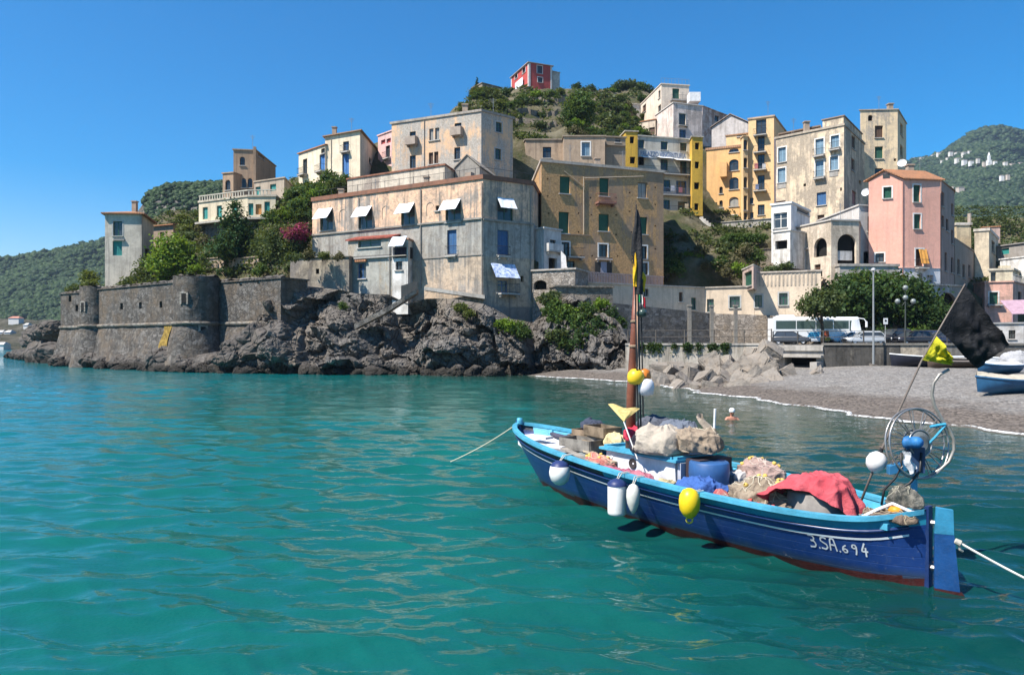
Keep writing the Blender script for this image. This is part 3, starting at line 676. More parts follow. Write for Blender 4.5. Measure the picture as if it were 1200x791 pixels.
# two upper brown houses behind
fp, z = front_pts([(616, 164.5), (660, 164.5)], 101)
wd = plaster((.44, .33, .235), (.22, .17, .13), .4)
H = House('upper_brown_house', 'plain brown house with one dark window behind the brown apartment house roof', 'house', [XY(601, 112)] + fp, z, 18, wd, back_pts=[XY(664, 112)], cornice=plaster((.34, .27, .2))); H.win(1, [(641, 179, 10, 13, 'd')]); H.finish()
fp, z = front_pts([(660.5, 160.5), (709, 160.5), (733, 162)], 99)
H = House('upper_ochre_house', 'brown-ochre house with one bright blue window under the hilltop trees', 'house', fp[:2], z, 18, wd, back=9, cornice=plaster((.34, .27, .2))); H.win(0, [(686.5, 175, 9.5, 16, 'bw')]); H.finish()
fp2, z2 = front_pts([(709.5, 161), (733, 162)], 101)
H = House('brown_link_house', 'low brown link with a tiny window left of the yellow palazzo', 'house', fp2, z2, 18, plaster((.32, .25, .18)), back=7); H.win(0, [(724, 163.5, 6, 7, 'd')]); H.box_on(0, 721, 171, 23, .9, 0, .3, 'ledge', plaster((.3, .24, .18))); H.finish()

# yellow palazzo: two towers and a cream middle
fpl, zl = front_pts([(733, 154.5), (747.5, 155)], 109); YEL = plaster((.62, .38, .06), (.45, .28, .06), .4)
zbY = zpy(254, 112)
root = None
H = House('yellow_palazzo', 'yellow-ended palazzo with a cream balconied middle and a painted name band', 'apartment block', [XY(747.5, 111.2), XY(809, 113.2)], zpy(160.5, 111.5), zbY, plaster((.56, .52, .44), (.38, .34, .29), .35), back=8)
Yr = H
H.win(0, [(751.5, 169, 7, 10, 'gp'), (778.4, 171, 8, 10, 'gp'), (801, 172.5, 8, 10, 'gp'), (751.5, 189, 7, 10, 'v'), (778.4, 193.5, 8.5, 13, 'gp'), (801, 197, 8, 16, 'gp'),
          (781, 218, 9, 14, 'gp'), (798.5, 220, 12, 16, 'bg'), (781, 240, 8, 11, 'gp'), (800, 242.5, 11, 12, 'gp')])
H.box_on(0, 777, 181.5, 57, 8.6, .01, .06, 'name_band', flat((.52, .52, .50), .8))
for px, py, w in ((756, 185.5, 11), (778, 186, 17), (798, 188.5, 19)): H.awning(0, px, py, w, 3.4, 1.2, WA)
H.balcony(0, 776, 204.5, 58, 1.0); H.balcony(0, 790, 229.5, 34, 1.0, .95, None, flat((.12, .16, .26), .6)); H.balcony(0, 790, 250, 34, 1.0, .95)
f = H.faces[0]
def text_on(f, txt, px, py, wpx, hpx, m, parent, o=.075):
    cu = bpy.data.curves.new('lettering', 'FONT'); cu.body = txt; cu.align_x = 'CENTER'; cu.align_y = 'CENTER'; cu.size = 1; cu.extrude = .01
    tmp = bpy.data.objects.new('lettering', cu); COL.objects.link(tmp); dg = bpy.context.evaluated_depsgraph_get(); me = bpy.data.meshes.new_from_object(tmp.evaluated_get(dg)); bpy.data.objects.remove(tmp)
    u0, u1, z0, z1 = f.rect(px, py, wpx, hpx); xs = [v.co.x for v in me.vertices]; ys = [v.co.y for v in me.vertices]; sx = (u1 - u0) / (max(xs) - min(xs)); sy = (z1 - z0) / (max(ys) - min(ys))
    org = Vector((0, 0, 0)); q = parent
    while q is not None: org += Vector(q.location); q = q.parent
    for v in me.vertices: v.co = f.p((u0 + u1) / 2 + (v.co.x - (max(xs) + min(xs)) / 2) * sx, (z0 + z1) / 2 + (v.co.y - (max(ys) + min(ys)) / 2) * sy, o + v.co.z) - org
    me.materials.clear(); me.materials.append(m); ob = bpy.data.objects.new('lettering', me); COL.objects.link(ob); ob.parent = parent; return ob
for px, py, col in ((786, 222, (.5, .5, .55)), (795, 224, (.35, .12, .12)), (802, 243, (.55, .5, .4))): Yr.box_on(0, px, py, 4, 6, .75, .79, 'laundry', cloth(col))
text_on(f, 'PALAZZO VINGENTURIA', 777, 181.6, 53, 5.6, flat((.10, .15, .28), .8), H.root)
for (pts, d, wins) in (([(733, 154.5), (747.3, 155)], 109, [(740.6, 164.3, 5, 8, 'vw'), (741.3, 188, 6, 8, 'vw')]), ([(811, 160.8), (823.5, 161.5)], 111, [(817, 171.5, 5, 8, 'vw'), (816.8, 193.7, 5, 8, 'vw'), (816.5, 218, 6, 8, 'vw'), (816.2, 242.5, 5, 8, 'vw')])):
    fpp, zz = front_pts(pts, d)
    fr = fpp if d == 109 else [XY(806.5, 114.5), fpp[0], fpp[1]]
    T = House('yellow_palazzo_tower', None, None, fr, zz, zbY, YEL, back=9, cornice=plaster((.55, .5, .4))); T.win(len(fr) - 2, wins, .14)
    T.finish()
    org = T.root.location.copy()   # the towers are parts of the palazzo
    for ch in [o for o in bpy.data.objects if o.parent == T.root]:
        ch.parent = H.root; ch.location = org - H.root.location
        if ch.name.startswith('wall'): ch.name = 'tower_wall'
    bpy.data.objects.remove(T.root)
H.finish()

# red house on the hilltop
fp, z = front_pts([(599, 85), (619.5, 66.5), (647, 71)], 190, 1)
za = z - 1.6; H = House('red_hilltop_house', 'red house with white corners alone on the hilltop', 'house', fp, za, 60, plaster((.50, .085, .075), (.4, .1, .09), .3), roof='hip', roof_h=.6, over=.35, roofmat=plaster((.45, .38, .34)))
H.win(0, [(614, 82.5, 3.5, 7, 'dw'), (605, 89.5, 3, 6, 'dw')]); H.win(1, [(632.5, 82, 6, 9, 'dw'), (633, 94, 5.5, 6, 'dw')])
for fi in (0, 1):
    f = H.faces[fi]
    for a_, b_ in ((.02, .5), (f.L - .5, f.L - .02)): mb = MB(); fbox(mb, f, a_, b_, f.zb, za - .02, .005, .06); mb.build('corner_strip', flat((.66, .62, .58), .8), H.root)
mb = MB(); fh = H.faces[0]
H.box_on(0, 610, 99, 9, 9, .4, .5, 'laundry', cloth((.75, .75, .8))); H.finish()
fp, z = front_pts([(647.3, 84), (656, 86)], 194)
H = House('hilltop_annexe', 'tiny white annexe right of the red hilltop house', 'house', fp, z, 60, plaster((.6, .56, .5)), back=5); H.finish()
fp, z = front_pts([(553, 104), (565, 98)], 150, 1)
H = House('hilltop_hut', 'small stone hut near the cypress on the left brow of the hill', 'hut', fp, z, 44, stone_wall((.3, .26, .2)), back=5); H.finish()

def antenna(root_name_label, px, py, d, h=2.2):
    o = next(o for o in bpy.data.objects if o.parent is None and o.get('label') == root_name_label); mb = MB(); c = P(px, py, d); mb.tube([c, c + Vector((0, 0, h))], .03, 5)
    for k in range(4): mb.tube([c + Vector((-.45 + .08 * k, 0, h - .15 - .16 * k)), c + Vector((.45 - .08 * k, .1, h - .15 - .16 * k))], .018, 4)
    mb.build('antenna', flat((.3, .3, .3), .5, .4, .2, .5), o)
def chimney(lab, px, py, d, w=.7, h=1.5):
    o = next(o for o in bpy.data.objects if o.parent is None and o.get('label') == lab); mb = MB(); c = P(px, py, d); mb.box((c.x, c.y, c.z + h / 2 - .4), (w, w, h)); mb.box((c.x, c.y, c.z + h - .32), (w * 1.3, w * 1.3, .14)); mb.build('chimney', plaster((.44, .34, .26), (.25, .2, .16), .6), o)
LP_ = 'large weathered peach palazzo with small balconies, highest behind the waterfront house'; LB_ = 'tall brown apartment house with rough walls dotted with putlog holes and green shutters'; LW_ = 'long weathered waterfront house with white awnings standing on the sea cliff'
antenna(LP_, 505, 140, 98); antenna(LP_, 578, 135, 97); chimney(LP_, 545, 134, 98); antenna(LB_, 668, 192, 86); antenna(LB_, 730, 198, 90); chimney(LB_, 700, 195, 88, .6, 1.2); antenna(LW_, 440, 226, 86, 1.6); chimney(LW_, 500, 218, 84, .6, 1.3); chimney(LW_, 400, 231, 90, .6, 1.2)
chimney('narrow pale grey tower house with tiled roof rising behind the left end of the fort', 158, 247, 105, .6, 1.6); chimney('tall cream house with long blue shutters and hipped tile roof', 392, 158, 113, .6, 1.4); antenna('tall cream house with long blue shutters and hipped tile roof', 412, 155, 113); antenna('tall brown square tower with small arched windows behind the terrace house', 296, 176, 119, 2.4)
# white houses on the right of the hill
fp, z = front_pts([(745, 120), (775, 99), (807.6, 101)], 150, 1)
ww = plaster((.80, .66, .52), (.5, .42, .36), .45)
H = House('white_penthouse', 'tall cream house with rooftop railing crowning the houses right of the hill', 'house', [XY(751, 163), fp[1], fp[2]], z, 36, ww)
H.win(0, [(755, 127.6, 4, 9, 'br'), (772.7, 111, 2.5, 9, 'd'), (772.8, 129, 3.5, 11, 'd')]); H.win(1, [(792, 110, 8, 12, 'g')]); H.balcony(1, 796, 118.5, 22, .9)
mb = MB(); f = H.faces[1]
for k in range(9): mb.tube([f.p(f.L * k / 8, z + .3, -.1), f.p(f.L * k / 8, z + 1.3, -.1)], .03, 4)
mb.tube([f.p(0, z + 1.3, -.1), f.p(f.L, z + 1.3, -.1)], .03, 4); mb.build('railing', flat((.2, .22, .25), .5), H.root); H.finish()
zW = zpy(121, 142)
H = House('white_block', 'whitewashed block with a green and a blue window below the cream house with rooftop railing', 'house', [XY(768, 150), XY(789, 142), XY(823, 144)], zW, 30, plaster((.76, .64, .57), (.45, .36, .31), .7, (.5, .42, .37), .4), cornice=flat((.6, .55, .5), .9))
H.win(1, [(799.7, 140.5, 8, 14, 'gs'), (800, 157, 8, 10, 'bg')]); H.balcony(1, 800, 147.5, 11, .5); H.finish()
H = House('stained_house', 'long whitish house with brown rust stains on its wall beside the whitewashed block', 'house', [XY(823.3, 146), XY(878, 158)], zpy(125, 146), 32, plaster((.74, .57, .50), (.34, .17, .12), .9, (.42, .25, .2), .3), back=8); H.win(0, [(840, 139.5, 5, 7, 'd')]); H.finish()
fp, z = front_pts([(720, 128), (737, 122), (751, 123.5)], 160, 1)
H = House('small_white_house', 'small white house with a green shutter beside the hilltop trees', 'house', fp, z, 44, plaster((.70, .64, .56), (.4, .36, .3), .5), roof='flat'); H.win(1, [(742.7, 133, 6.5, 12, 'g')]); H.win(0, [(727, 137, 3, 8, 'd')]); H.finish()
H = House('terracotta_terrace_house', 'low cream house with a brown pergola under the small white house', 'house', [XY(738, 152), XY(768, 149)], zpy(140.5, 149), 38, plaster((.66, .54, .42)), back=6, cornice=tiles()); H.win(0, [(764, 154, 7, 9, 'br')]); H.finish()
fp, z = front_pts([(834, 149), (878, 144)], 134)
H = House('grey_gabled_house', 'grey-white gabled house behind the left end of the orange apartment house', 'house', fp, zpy(150, 134), 30, plaster((.58, .53, .5), (.35, .31, .28), .6), back=7, roof='gable', roof_h=2.0, over=.25, roofmat=flat((.33, .27, .24), .9, .1, .4)); H.finish()
mb = MB(); mb.box(P(813, 115.5, 148), (2.2, 2.2, 1.8)); mb.box(P(813, 111.5, 148), (1.5, 1.5, .5)); tag(mb.build('water_tank', flat((.75, .75, .75), .5)), 'white water tank on the roof of the whitewashed block', 'tank')

# orange apartment house, in two stepped blocks
OR = plaster((.76, .46, .20), (.6, .36, .18), .35, None, .4, .35); OR2 = plaster((.78, .54, .29), (.6, .4, .22), .35, None, .4, .3)
fA, zA = [XY(828, 122), XY(876, 119.4)], zpy(176.5, 122)
H = House('orange_apartment_house', 'orange apartment house with arched windows stepping up the slope', 'apartment block', fA, zA, 16, OR, back=9, cornice=tiles((.45, .25, .15)), ch=.7)
H.win(0, [(860, 172.5, 11.5, 12, 'bg'), (860, 193.5, 11, 13, 'd'), (860, 215, 11, 14, 'd'), (860, 236.5, 11, 11, 'gr')], arch=.7)
H.win(0, [(845, 223, 4, 8, 'd'), (845, 239, 4, 8, 'd')], arch=1.0); H.win(0, [(860, 257, 7, 9, 'dw'), (838, 241, 5, 7, 'd'), (851, 170, 5, 5, 'd')])
H.box_on(0, 848.5, 200, 8, 17, .02, 1.0, 'wall_buttress', OR); H.finish()
bay = [XY(868.5, 119.3), XY(871, 118.2), XY(876.5, 118.4)]
K = House('orange_bay_tower', 'polygonal orange bay with stacked arched windows in the corner of the orange apartment house', 'bay', bay, zpy(162, 119), 16, OR2, back_pts=[XY(878, 121), XY(869, 121)], cornice=flat((.6, .42, .25), .9)); 
K.win(1, [(873.7, 170, 4.4, 12, 'd'), (873.7, 191, 4.4, 12, 'd'), (873.7, 214, 4.4, 13, 'd')], arch=1.0); K.win(1, [(873.7, 238, 4, 17, 'd'), (873.7, 254.5, 4, 10, 'd')]); K.finish()
H = House('orange_tall_house', 'tallest orange house with glass-doored balconies one above the other', 'apartment block', [XY(877, 119.2), XY(907, 117.5), XY(922, 127)], zpy(138, 118), 16, OR2, back_pts=[XY(897, 129)], roof='flat', cornice=plaster((.55, .4, .28)), ch=.5)
H.win(0, [(892, 149, 12, 18, 'd'), (892, 168.5, 8, 19, 'd'), (892, 190, 8, 18, 'd'), (892, 214.5, 8, 18, 'd'), (892, 246, 8, 12, 'd'), (880.7, 235.5, 4, 7, 'd'), (881, 252.5, 4, 7, 'd')])
for py in (159, 179, 199.5, 224): H.balcony(0, 891, py, 15, .9)
for px, py, col in ((887, 196, (.55, .2, .2)), (896, 196, (.6, .6, .62)), (888, 220, (.2, .25, .4))): H.box_on(0, px, py, 4, 6, .70, .74, 'laundry', cloth(col))
H.finish()
H = House('orange_middle_house', 'set-back orange block with a pergola roof above the arched windows', 'house', [XY(851, 123.5), XY(877, 122)], zpy(157, 122), 18, OR2, back=7, cornice=tiles((.45, .25, .15))); H.win(0, [(869, 155, 10, 10, 'gp')]); H.finish()

# beige stained block
fp = [XY(908, 110), XY(989, 103), XY(1013, 113)]
zt = zpy(151, 104.5)
BE = plaster((.76, .60, .42), (.37, .31, .25), .85, (.42, .35, .27), .55, .8)
H = House('beige_apartment_house', 'beige apartment house with heavily stained walls and pale blue French windows', 'apartment block', fp, zt, 15, BE, cornice=plaster((.45, .38, .3)), ch=.6)
H.win(0, [(916.5, 181.6, 9, 17, 'bw'), (916, 205.7, 9, 17, 'bw'), (960.5, 172, 9.5, 18, 'bw'), (978.5, 166, 9.5, 14, 'bw'), (960.5, 197.5, 9.5, 19, 'bw'), (977.5, 191.5, 9.5, 16, 'bw'), (962.6, 233, 11, 15, 'b'), (943, 217, 3, 3, 'v'), (985.5, 222, 2, 4, 'v'), (914.5, 238.5, 12, 5.5, 'pk'), (962, 255, 8, 6, 'br')])
H.win(1, [(1000, 167.5, 4, 15, 'br'), (999.5, 193.5, 4, 14, 'br'), (1001, 232.5, 5, 16, 'pk'), (1008, 214.5, 3, 5, 'v')])
for px, py, w in ((960.5, 183, 13), (979, 175.5, 13), (961, 209, 13)): H.balcony(0, px, py, w, .6)
for px, py in ((916, 218, ), (977, 204)): H.box_on(0, px, py, 10, 6, .01, .05, 'apron', plaster((.4, .38, .35)))
H.pipe(0, [(908.6, 162), (908.6, 240)], .06, flat((.3, .25, .3), .6))
H.finish()
K = House('beige_roof_storey', 'beige roof storey stepped up at the right end of the stained beige block', 'house', [XY(964, 105.4), XY(988.7, 103.4), XY(1010, 112.5)], zpy(138, 104), zt - .08, BE, cornice=plaster((.3, .22, .18)), ch=.3); K.finish()
mb = MB(); a, b = P(912, 158, 112), P(962, 148, 108); mb.hexa([a, b, b + Vector((3, 7, .4)), a + Vector((3, 7, .4))], [a + Vector((0, 0, .2)), b + Vector((0, 0, .2)), b + Vector((3, 7, .6)), a + Vector((3, 7, .6))])
for q in (a, a.lerp(b, .33), a.lerp(b, .66), b): mb.tube([q, (q.x, q.y, zt)], .07, 5)
tag(mb.build('roof_canopy', flat((.22, .16, .12), .9)), 'brown pergola canopy on the roof of the stained beige block', 'canopy')
# cream tower block behind
fp, z = front_pts([(1008, 130), (1052, 129)], 114)
H = House('cream_tower_block', 'tall plain cream block with a round window and a green shutter behind the pink house', 'apartment block', [fp[0], fp[1], XY(1062, 121)], z, 15, plaster((.82, .63, .40), (.5, .4, .29), .5, (.5, .42, .33), .4), cornice=plaster((.5, .42, .34)), ch=.3)
H.win(0, [(1030, 154.5, 9.5, 14, 'br'), (1030, 179, 9.5, 14, 'g'), (1030, 202, 9.5, 9, 'd'), (1049, 187.5, 3, 3, 'v')]); H.win(0, [(1020, 138.5, 5.5, 7, 'v')], arch=1.0); H.win(1, [(1056.5, 152.5, 3, 14, 'br'), (1056.5, 178, 3, 14, 'd')])
mb = MB(); f = H.faces[1]; c = P(1057, 192, 110); H.finish()
mb = MB(); mb.lathe(c, [(0.02, 0), (.35, .05), (.62, .2), (.64, .22)], 14, 0, (-.5, -.8, .35)); mb.tube([c, c + Vector((.6, .6, -.9))], .04, 5); tag(mb.build('satellite_dish', flat((.7, .7, .7), .5)), 'white satellite dish on the corner by the cream block', 'satellite dish')
mb = MB(); c = P(1015, 226, 91.5); mb.lathe(c, [(0.02, 0), (.3, .05), (.5, .16), (.52, .18)], 14, 0, (-.7, -.7, .3)); mb.tube([c, c + Vector((.7, .3, -.5))], .04, 5); tag(mb.build('satellite_dish', flat((.7, .7, .7), .5)), 'white satellite dish at the left edge of the pink gabled house', 'satellite dish')

# white house with big arches
WH = plaster((.66, .61, .55), (.42, .37, .32), .6, None, .4, .6)
H = House('white_box_house', 'small white flat-roofed house with one wide window under the beige block', 'house', [XY(904, 92.6), XY(927, 91), XY(949, 97)], zpy(240, 91.8), 13, plaster((.74, .73, .72), (.5, .47, .44), .4), cornice=flat((.74, .72, .68), .8), ch=.5)
H.win(0, [(914.5, 258.5, 16, 18, 'w')]); H.win(1, [(941, 248, 14, 5, 'd')]); H.finish()
fp, z = front_pts([(925, 269), (974, 258.5), (1006.5, 259.5)], 87, 1)
H = House('arched_house', 'weathered white house with two great arched openings beside the pink house', 'house', fp, z, 6, plaster((.66, .55, .43), (.38, .31, .25), .85, (.48, .40, .31), .45, .6), back_pts=[XY(1010, 95), XY(935, 100)], cornice=flat((.5, .46, .42), .9))
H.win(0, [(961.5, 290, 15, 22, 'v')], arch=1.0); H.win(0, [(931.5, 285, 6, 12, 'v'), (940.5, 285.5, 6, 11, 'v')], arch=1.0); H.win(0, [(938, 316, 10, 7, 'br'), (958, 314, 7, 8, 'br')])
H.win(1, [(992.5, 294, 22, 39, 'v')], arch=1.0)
f = H.faces[1]; H.box_on(1, 991, 299.5, 17, 11, -.3, -.15, 'arch_parapet', plaster((.55, .52, .5)))
H.box_on(0, 938, 293, 20, 2, 0, .3, 'ledge', plaster((.5, .45, .4))); H.finish()
H = House('high_white_wall', 'tall whitish wall with a green shutter between the arches and the pink house', 'house', [XY(1006.8, 91.6), XY(1026, 92.2)], zpy(242, 92), 6, plaster((.64, .61, .58), (.45, .4, .36), .5), back_pts=[XY(1026, 99), XY(960, 103)]); H.win(0, [(1020, 262.5, 6.5, 18, 'gp'), (1016, 303, 8, 16, 'v')]); H.finish()
H = House('white_porch', 'white porch with a dark loggia left of the great arches', 'house', [XY(906, 90.3), XY(926, 88.6)], zpy(271, 89), 12, plaster((.72, .69, .64)), back=5); H.win(0, [(915.5, 287, 14, 10, 'v')]); H.finish()
mb = MB(); f = Face(XY(984, 86.0), XY(1053, 86.4), 0, 1); fbox(mb, f, 0, f.L, 2.6, zpy(312, 86), -2.8, 0); fbox(mb, f, -.1, f.L + .1, zpy(312, 86) + .003, zpy(309, 86), -2.8, .12)
tag(mb.build('terrace_wall', plaster((.46, .42, .37), (.28, .25, .22), .8)), 'grey terrace wall above the trees in front of the pink house', 'retaining wall')

# pink gabled house
fp, z = front_pts([(1018, 213.5), (1058.7, 210.5), (1102, 212)], 89.5, 1)
PK = plaster((.80, .42, .32), (.6, .36, .3), .3, None, .4, .35)
zW = zpy(314, 89.5)
H = House('pink_gabled_house', 'pink gabled house with green shutters, largest at the right end of the town', 'apartment block', fp, z, zW, PK, roof='gable', roof_h=1.25, over=.3)
H.win(0, [(1040, 226, 9.5, 13, 'gw'), (1031, 302, 10, 10, 'dw')]); H.win(1, [(1074.4, 227, 8, 20, 'gw'), (1075, 259.7, 8, 17, 'gw'), (1077.5, 302, 9, 20, 'brw')])
H.box_on(0, 1038.5, 206.5, 8, 4.5, .01, .06, 'gable_window', flat((.05, .05, .05), .5))
H.pipe(0, [(1058, 213), (1058, 345)], .06, flat((.4, .2, .16), .6)); H.balcony(1, 1078, 314, 13, .8)
o = H.awning(1, 1081, 301, 9, 17, .5, cloth((.62, .30, .07)), 'orange_blind'); H.finish()
ret = H
H = House('white_plinth', 'white rendered ground floor under the pink gabled house', 'house', [fp[0] + Vector((-.03, 0)), fp[1] + Vector((0, -.05)), fp[2]], zW - .004, 3, plaster((.60, .61, .65), (.45, .43, .42), .6), roof='none'); 
H.win(1, [(1079, 325, 5, 10, 'gr'), (1090, 328, 8, 11, 'v')]); H.roof = 'flat'; H.cornice = flat((.6, .6, .62), .8); H.ch = .02
for f in H.faces: pass
H.finish()
zT = zpy(225, 91)
H = House('pink_rear_wing', 'long rear wing of shuttered windows running back from the pink gabled house', 'apartment block', [XY(1103, 91.2), XY(1118.5, 97.6)], zpy(218, 94), 3, plaster((.50, .32, .26), (.34, .25, .2), .5), back_pts=[XY(1112, 107), XY(1085, 104)], cornice=tiles())
H.win(0, [(1105, 234, 3, 17, 'd'), (1105, 260, 3, 14, 'd'), (1110, 264, 3, 14, 'd'), (1116, 246, 2.5, 14, 'd'), (1116, 278, 2.5, 16, 'd'), (1108.5, 307, 3, 22, 'd'), (1116, 311, 3, 18, 'd')]); H.finish()
H = House('brown_rear_house', 'lower brown house with a row of dark windows stepping down behind the pink house', 'house', [XY(1119, 98), XY(1141, 112)], zpy(287, 104), 3, plaster((.42, .31, .24), (.28, .22, .17), .5), back_pts=[XY(1138, 120), XY(1112, 108)]); H.win(0, [(1123.5, 313, 3, 18, 'd'), (1129.5, 318, 3, 16, 'd'), (1136, 318, 2.5, 14, 'd')]); H.finish()
mb = MB(); f = Face(XY(1086, 79), XY(1113, 80), 0, 1)
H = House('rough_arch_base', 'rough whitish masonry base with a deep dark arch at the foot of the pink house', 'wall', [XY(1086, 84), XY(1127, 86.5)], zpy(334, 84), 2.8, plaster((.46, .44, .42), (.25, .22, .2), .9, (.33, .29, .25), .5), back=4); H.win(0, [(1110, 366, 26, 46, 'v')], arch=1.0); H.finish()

# houses at the right edge
H = House('cream_chimney_house', 'tall narrow cream house with a slim chimney far behind the pink house', 'house', [XY(1121, 118), XY(1138, 118)], zpy(264, 118), 5, plaster((.62, .50, .32)), back=8, cornice=plaster((.66, .6, .52)), ch=.8); H.box_on(0, 1137.3, 258, 1.6, 16, -.6, 0, 'chimney', plaster((.5, .42, .36))); H.finish()
H = House('cream_slim_house', 'slim cream house standing right of the house with the slim chimney', 'house', [XY(1142, 113), XY(1159, 112), XY(1170, 122)], zpy(271, 112.5), 5, plaster((.66, .55, .40)), cornice=plaster((.66, .6, .52)), ch=.8); H.win(1, [(1164, 290, 4, 14, 'd')]); H.finish()
H = House('rosy_back_house', 'faded rosy house with a flat tiled top behind the slim cream house', 'house', [XY(1152, 135), XY(1172, 134)], zpy(266, 134), 8, plaster((.50, .36, .32)), back=7, cornice=tiles()); H.finish()
H = House('grey_teal_window_house', 'grey house with one teal shutter at the right edge of the town', 'house', [XY(1165, 120), XY(1210, 114)], zpy(287, 117), 5, plaster((.36, .33, .30)), back=8, roof='shed', roof_h=1.0, roofmat=flat((.3, .28, .27), .9)); H.win(0, [(1178, 294.5, 9, 7, 't')]); H.finish()
H = House('white_edge_house', 'bright white house wall at the right edge above the pink terrace house', 'house', [XY(1172, 112), XY(1214, 107)], zpy(303, 110), 5, plaster((.72, .71, .69)), back=7); H.finish()
H = House('cream_pediment_house', 'little cream house with a stepped pediment and one dark window on the pink terrace', 'house', [XY(1159, 106), XY(1187, 105), XY(1196, 110)], zpy(317, 105.5), 5, plaster((.66, .58, .42)), cornice=plaster((.62, .56, .45)), ch=.6); H.win(0, [(1164, 324.5, 6, 11, 'd')]); H.box_on(0, 1179, 313.5, 12, 5, -1.5, -.3, 'pediment', plaster((.66, .58, .42))); H.finish()
H = House('pink_terrace_house', 'low salmon pink house with a green door and a roof terrace at the right edge', 'house', [XY(1141, 104), XY(1154, 100), XY(1187, 99), XY(1206, 106)], zpy(331, 99.5), 3, plaster((.74, .42, .33)), back_pts=[XY(1203, 112), XY(1150, 112)]); H.win(1, [(1164.5, 349.5, 10, 14, 'gw')]); H.win(2, [(1195, 347, 4, 10, 'd')]); H.balcony(1, 1166, 357, 18, .5)
mb = MB(); f = H.faces[2]
for k in range(14): mb.tube([f.p(f.L * k / 13, H.zt + .2, -.1), f.p(f.L * k / 13, H.zt + 1.1, -.1)], .03, 4)
mb.tube([f.p(0, H.zt + 1.1, -.1), f.p(f.L, H.zt + 1.1, -.1)], .04, 4); mb.build('railing', flat((.6, .6, .6), .6), H.root); H.finish()
mb = MB(); a, b = P(1172, 352, 90), P(1210, 351, 90); dz = Vector((0, 0, -1.8)); fw = Vector((0, -2.2, 0)); mb.hexa([a + dz + fw, b + dz + fw, b + Vector((0, 0, -.1)), a + Vector((0, 0, -.1))], [a + dz + fw + Vector((0, 0, .08)), b + dz + fw + Vector((0, 0, .08)), b, a])
for q in (a, b, a.lerp(b, .5)): mb.tube([q + dz + fw, (q.x, q.y - 2.2, 3)], .05, 5)
tag(mb.build('mauve_awning', cloth((.42, .28, .34))), 'mauve shop awning on poles below the salmon pink house', 'awning')
H = House('kiosk', 'small white kiosk with a dark hatch on the quay behind the black flag', 'kiosk', [XY(1140, 84), XY(1200, 82)], zpy(380, 84), 2.9, plaster((.5, .49, .48)), back=4, cornice=flat((.3, .3, .3), .8)); H.win(0, [(1168, 392, 14, 10, 'v'), (1186, 392, 8, 10, 'd')]); H.finish()

for lab, px, py, d in (('beige apartment house with heavily stained walls and pale blue French windows', 930, 156, 110), ('tall plain cream block with a round window and a green shutter behind the pink house', 1030, 129, 116), ('tallest orange house with glass-doored balconies one above the other', 900, 134, 122), ('pink gabled house with green shutters, largest at the right end of the town', 1078, 205, 95), ('whitewashed block with a green and a blue window below the cream house with rooftop railing', 800, 121, 146), ('weathered white house with two great arched openings beside the pink house', 985, 259, 92)): antenna(lab, px, py, d)
chimney('pink gabled house with green shutters, largest at the right end of the town', 1066, 206, 92, .7, 1.6); chimney('beige apartment house with heavily stained walls and pale blue French windows', 945, 152, 109, .7, 1.4); chimney('tall plain cream block with a round window and a green shutter behind the pink house', 1043, 129, 117, .7, 1.2)
# ------------------------------------------------------------------ hill, cliff, fort, beach, road, water
ctrl = []
def cp(lst):
    for (px, py, d) in lst: ctrl.append(tuple(P(px, py, d)))
cp([(60, 365, 108), (90, 345, 104), (120, 338, 106), (150, 337, 101), (200, 331, 93), (240, 327, 88), (290, 325, 83), (320, 322, 80), (200, 300, 102), (175, 305, 106), (230, 285, 102), (250, 288, 98), (285, 280, 96), (310, 285, 90), (300, 310, 86), (340, 290, 87), (350, 262, 95), (350, 235, 103), (375, 222, 104), (400, 214, 103), (320, 258, 106), (290, 262, 108), (240, 262, 112), (180, 262, 125), (210, 250, 122), (120, 320, 118), (80, 345, 116), (330, 222, 122), (300, 232, 125), (350, 218, 118), (340, 305, 84), (365, 300, 84), (395, 298, 84)])
cp([(420, 215, 104), (440, 240, 98), (500, 230, 94), (560, 300, 82), (600, 300, 82), (620, 320, 84), (640, 330, 83), (700, 335, 86), (760, 335, 90), (640, 250, 94), (700, 250, 96), (770, 260, 100), (560, 190, 104), (605, 168, 106), (612, 150, 112)])
cp([(545, 126, 125), (560, 108, 140), (580, 103, 155), (600, 112, 185), (620, 114, 186), (650, 108, 190), (690, 111, 190), (727, 108, 200), (764, 114, 205), (600, 124, 215), (650, 122, 220), (720, 122, 225), (700, 118, 160), (660, 122, 150), (620, 120, 150), (640, 138, 125), (670, 152, 112), (700, 160, 113), (735, 160, 121), (730, 140, 145), (760, 162, 141), (735, 232, 108), (770, 236, 106), (800, 246, 108), (748, 225, 110), (790, 168, 126), (760, 170, 126), (810, 175, 128), (800, 172, 135), (600, 130, 130), (575, 125, 125), (520, 160, 118), (480, 175, 120), (620, 158, 108), (610, 150, 110), (640, 112, 188), (680, 118, 172), (740, 119, 175), (600, 121, 155)])
cp([(520, 152, 140), (500, 162, 150), (530, 143, 140), (538, 137, 150), (510, 155, 170), (530, 140, 180), (545, 124, 170), (480, 172, 160), (560, 160, 220), (640, 150, 240), (720, 150, 240), (440, 190, 150), (380, 215, 140), (820, 165, 200), (860, 185, 170), (900, 165, 150), (960, 180, 150), (1020, 200, 140), (1070, 235, 135), (800, 166, 150), (850, 180, 140)])
